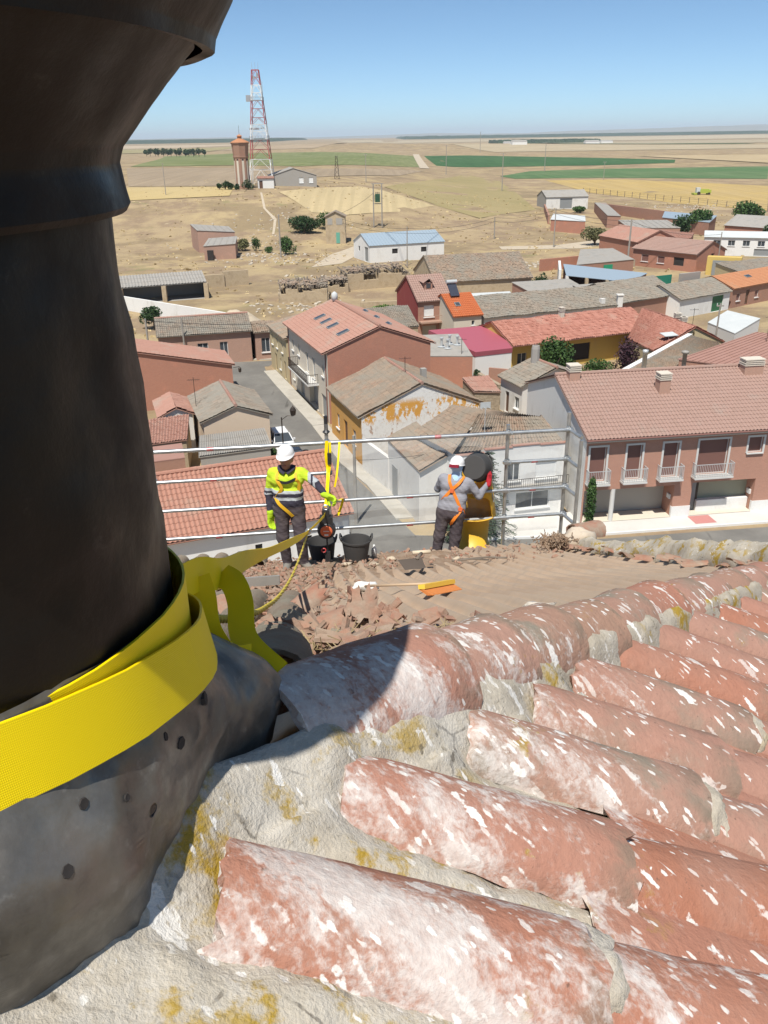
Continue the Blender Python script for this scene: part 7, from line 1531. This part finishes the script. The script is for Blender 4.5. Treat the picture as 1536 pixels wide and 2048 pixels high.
# ------------------------------------------------------------------ tubs
def tub(label, org, Z, hh=.31, r0=.155, r1=.205, group='black rubber tubs'):
    Z = Vector(Z).normalized(); X = Z.orthogonal().normalized() if abs(Z.z) < .95 else Vector((1, 0, 0)); X = (X - Z * X.dot(Z)).normalized(); Y = Z.cross(X); root = thing('rubber_tub', label, 'tub', org, group); ax = (X, Y, Z)
    m_ = MB(); m_.lathe([(0, 0), (r0 - .01, 0), (r0, .01), (r0 + .01, .05), (r1 - .005, hh - .03), (r1 + .008, hh - .025), (r1 + .01, hh), (r1 - .004, hh), (r1 - .012, hh - .03), (r0 - .004, .02), (0, .015)], (0, 0, 0), 32, ax=ax); m_.build('shell', M['rubber'], root, smooth=True, auto=35)
    for s_ in (-1, 1):
        b = Z * (hh + .0); m_ = MB(); m_.tube([X * (s_ * r1) + Y * .075 + b, X * (s_ * (r1 + .02)) + Y * .065 + b + Z * .05, X * (s_ * (r1 + .02)) - Y * .065 + b + Z * .05, X * (s_ * r1) - Y * .075 + b], .014, 8); m_.build('handle', M['rubber'], root, smooth=True)
    return root
tub('black rubber tub standing behind the fall arrester', FP(.38, 10.9, .02), (-.04, .05, 1)); tub('black rubber tub with a level rim standing on the soil', FP(.84, 10.6, .03), (.02, .06, 1)); 
tub('black tub held up and tipped by the worker', K(1.40, 12.16, -4.70), (.30, .85, -.30), .34, .19, .23)
m_ = MB(); m_.lathe([(0, 0), (.04, 0), (.042, .1), (.03, .14), (.014, .16), (.014, .19), (0, .19)], FP(1.12, 10.8, .03), 12); tag(m_.build('water_bottle', M['frame_w'], smooth=True), 'white plastic bottle beside the level tub', 'bottle')
# ------------------------------------------------------------------ yellow rubble chute
cc = SP(2.93, 0, 12.34); chu = thing('rubble_chute', 'yellow plastic rubble chute hopper hung on the scaffold rail', 'chute', (cc.x, cc.y, CAMZ - 7.12)); chu.scale = (1.18, 1.1, 1); M['chute'] = plain('chute_yellow', (.74, .44, .04), .45)
V = []; F = []; n = 48
for i in range(n + 1):
    a = 2 * math.pi * i / n - math.pi / 2; fr = max(0, math.cos(a + math.pi / 2)); top = .80 - .22 * sm(fr * 2.2 - 1.0) - .14 * sm(fr * 6 - 5); V.append((.235 * math.cos(a), .235 * math.sin(a), 0))
    rl = .30 + .07 * fr; V.append((rl * math.cos(a), rl * math.sin(a), .06)); V.append((.285 * math.cos(a), .285 * math.sin(a), .42 - .14 * sm(2.4 - 2.6 * fr) if fr > .5 else .28)); V.append((.225 * math.cos(a), .25 * math.sin(a), top))
for i in range(n):
    for k in range(3):
        am = 2 * math.pi * (i + .5) / n
        if k == 1 and (am < .85 or am > 2 * math.pi - .85): continue
        F.append((i * 4 + k, i * 4 + 4 + k, i * 4 + 5 + k, i * 4 + 1 + k))
m_ = MB(); m_.mesh([(x, y, z + 1.42) for x, y, z in V], F); o = m_.build('hopper', M['chute'], chu, smooth=True); md = o.modifiers.new('thickness', 'SOLIDIFY'); md.thickness = .012
m_ = MB(); m_.lathe([(.235, 1.43), (.21, .9), (.245, .9), (.22, .2), (.255, .2), (.23, -.6)], (0, 0, 0), 24); m_.build('tube_section', M['chute'], chu, smooth=True)
for s_ in (-1, 1): m_ = MB(); m_.tube([(s_ * .2, -.02, 2.1), (s_ * .26, -.16, 1.72)], .008, 6); m_.build('chain', M['galv'], chu)
# ------------------------------------------------------------------ fall arrester on the post
fa = thing('fall_arrester', 'black fall arrester block with an orange disc hanging on the scaffold post', 'fall arrester', K(-.80, 10.55, -5.16))
m_ = MB(); m_.lathe([(0, -.075), (.10, -.07), (.125, -.05), (.13, 0), (.125, .05), (.10, .07), (0, .075)], (0, 0, .2), 28, ax=(Vector((1, 0, 0)), UPV, Vector((0, 1, 0)))); m_.prism([(-.09, -.06), (.09, -.06), (.09, .06), (-.09, .06)], .24, .40); m_.box(-.05, .05, -.05, .05, .38, .50); m_.build('housing', M['blackplastic'], fa, smooth=True, auto=35)
m_ = MB(); m_.lathe([(0, .012), (.078, .01), (.085, 0), (.085, -.02)], (0, -.072, .2), 24, ax=(Vector((1, 0, 0)), UPV, Vector((0, -1, 0)))); m_.build('disc', M['orange'], fa)
m_ = MB(); m_.box(-.028, .028, -.0895, -.086, .14, .165); m_.box(-.04, .04, -.0895, -.086, .205, .215); o = m_.build('label', M['frame_w'], fa); o['kind'] = 'stuff'
m_ = MB(); m_.tube([(0, 0, .08), (0, -.005, -.05), (.004, 0, -.16)], .012, 8); m_.box(-.035, .035, -.03, .03, -.42, -.14); m_.build('shock_pack', M['blackplastic'], fa)
m_ = MB(); m_.lathe([(.03, -.008), (.038, 0), (.03, .008), (.022, 0), (.03, -.008)], (-.05, -.05, -.1), 14, ax=(Vector((1, 0, 0)), UPV, Vector((0, 1, 0)))); m_.build('hook', M['red_tag'], fa)
m_ = MB(); m_.lathe([(.035, -.01), (.045, 0), (.035, .01), (.025, 0), (.035, -.01)], (0, 0, .53), 16, ax=(Vector((1, 0, 0)), UPV, Vector((0, 1, 0)))); m_.build('carabiner', M['galv'], fa)
ly = thing('safety_lanyard', 'yellow safety lanyard looped over the scaffold post and rail', 'lanyard', K(-.83, 12, -5.3))
for nm, P_, wv in (('post_strap', [(-.845, 11.97, -4.16), (-.86, 11.93, -4.4), (-.84, 11.9, -4.62), (-.835, 11.6, -4.72), (-.80, 10.6, -4.64)], .05), ('post_strap', [(-.80, 11.97, -4.18), (-.80, 11.92, -4.45), (-.83, 11.88, -4.66)], .035), ('rail_loop', [(-.66, 12.05, -4.2), (-.665, 11.97, -4.3), (-.70, 11.8, -4.62), (-.74, 11.75, -4.82)], .03), ('rail_loop', [(-.82, 11.75, -4.92), (-.72, 11.8, -5.06), (-.64, 11.95, -5.1), (-.66, 11.95, -5.22), (-.72, 11.9, -5.36)], .04)):
    m_ = MB(); ribbon(m_, KP(*P_), [Vector((1, .2, 0))] * len(P_), wv, .005, 8); reparent(m_.build(nm, M['web'], smooth=True, auto=40), ly)
m_ = MB(); m_.obox(K(-.81, 11.9, -4.42), (Vector((1, 0, 0)), Vector((0, 1, 0)), UPV), (.03, .02, .09)); reparent(m_.build('absorber', M['blackplastic']), ly)
m_ = MB(); m_.lathe([(.022, -.03), (.034, 0), (.022, .03), (.014, 0), (.022, -.03)], K(-.78, 7.78, -3.68), 14); tag(m_.build('carabiner', M['galv'], smooth=True), 'steel ring joining the sling and the thin rope', 'carabiner')
m_ = MB(); p_ = SP(.566, -3.93); m_.tube([p_ - UPV * .1, p_ + UPV * .12], .03, 8); m_.lathe([(.03, .0), (.06, .03), (.03, .06)], p_ - UPV * .16, 10); tag(m_.build('anchor_clamp', M['blackplastic']), 'dark anchor clamp on top of the scaffold post', 'clamp')
# ------------------------------------------------------------------ hand tools
def roofax(s): X = EA; Y = ES(s); return X, Y, X.cross(Y)
br = thing('push_broom', 'orange push broom with a wooden handle lying on the corrugated sheet', 'broom', FP(1.1, 5.95, .05)); X, Y, Zn = roofax(6); bo = FP(1.13, 5.93, .045); ba = (X * .47 + Y * .62).normalized(); bb = Zn.cross(ba).normalized()
m_ = MB(); m_.obox(bo + Zn * .03, (ba, bb, Zn), (.27, .03, .018)); reparent(m_.build('head', plain('broom_yellow', (.80, .50, .06), .5)), br)
m_ = MB(); rr_ = random.Random(2)
for i in range(60):
    for j in range(4):
        p = bo + ba * (-.26 + .52 * i / 59) + bb * (-.022 + .014 * j); m_.obox(p - bb * .03 - Zn * .015, (ba, (bb * -.8 - Zn * .5 + ba * rr_.uniform(-.08, .08)).normalized(), Zn), (.0042, .045, .003))
o = reparent(m_.build('bristles', plain('broom_orange', (.62, .22, .06), .7)), br); o['kind'] = 'stuff'
m_ = MB(); h0, h1 = bo + Zn * .035, FP(.56, 6.6, .06); m_.tube([h0, h1], .012, 8); reparent(m_.build('handle', plain('pale_wood', (.52, .38, .25), .7), smooth=True), br)
o = lump('cloth_bag', FP(.60, 6.62, .05), (EA, ES(6), UPV), (.12, .07, .055), M['frame_w'], None, 9, 12, .4); tag(o, 'crumpled white bag at the end of the broom handle', 'bag')
ho = thing('hand_hoe', 'short-handled hoe with a dark blade standing on the soil', 'hoe', FP(1.42, 8.7, .03)); X, Y, Zn = roofax(8.8); c = FP(1.36, 8.75, .10)
m_ = MB(); m_.mesh([c + X * a + Zn * b + Y * d for a, b, d in ((-.17, .05, .02), (.12, .06, .02), (.15, -.06, -.06), (-.10, -.07, -.06), (-.17, .05, .03), (.12, .06, .03), (.15, -.06, -.05), (-.10, -.07, -.05))], [(0, 1, 2, 3), (7, 6, 5, 4), (0, 4, 5, 1), (1, 5, 6, 2), (2, 6, 7, 3), (3, 7, 4, 0)]); reparent(m_.build('blade', M['iron']), ho)
m_ = MB(); m_.tube([c + X * .06 + Zn * .05, c + X * .15 + Zn * .10 + Y * .22], [.02, .022], 8); reparent(m_.build('handle', M['wood_old'], smooth=True), ho)
m_ = MB(); q = c + X * .15 + Zn * .11 + Y * .22; m_.tube([q - X * .11, q + X * .11], .025, 8); reparent(m_.build('grip', plain('pale_grip', (.62, .52, .38), .7), smooth=True), ho)
for k, (a, s, dx) in enumerate([(2.05, 9.4, .35), (1.95, 9.3, .25)]): m_ = MB(); m_.tube([FP(a, s, .04), FP(a + dx, s - .1, .06), FP(a + dx * 1.6, s - .3, .05)], .012, 5); tag(m_.build('twig', M['wood_old']), 'dark twig lying on the soil by the corrugated sheet', 'twig', 'twigs on the stripped roof')
m_ = MB(); m_.obox(FP(-.52, 7.5, .12), (EA, ES(7.5), UPV), (.34, .09, .05)); tag(m_.build('concrete_block', M['fibre']), 'grey fibre-cement offcut lying across the rubble', 'offcut')
# ------------------------------------------------------------------ air
hm = bpy.data.materials.new('summer_haze'); hm.use_nodes = True; t = hm.node_tree; t.nodes.clear(); o = t.nodes.new('ShaderNodeOutputMaterial'); v = t.nodes.new('ShaderNodeVolumePrincipled')
v.inputs['Color'].default_value = (.80, .90, 1.0, 1); v.inputs['Density'].default_value = 0.00007; v.inputs['Anisotropy'].default_value = -.15
t.links.new(v.outputs[0], o.inputs['Volume'])
m_ = MB(); m_.box(-26000, 26000, -2500, 32000, -9, 215); hz = m_.build('haze', hm); tag(hz, 'thin summer haze over the plain', 'haze', kind='stuff')
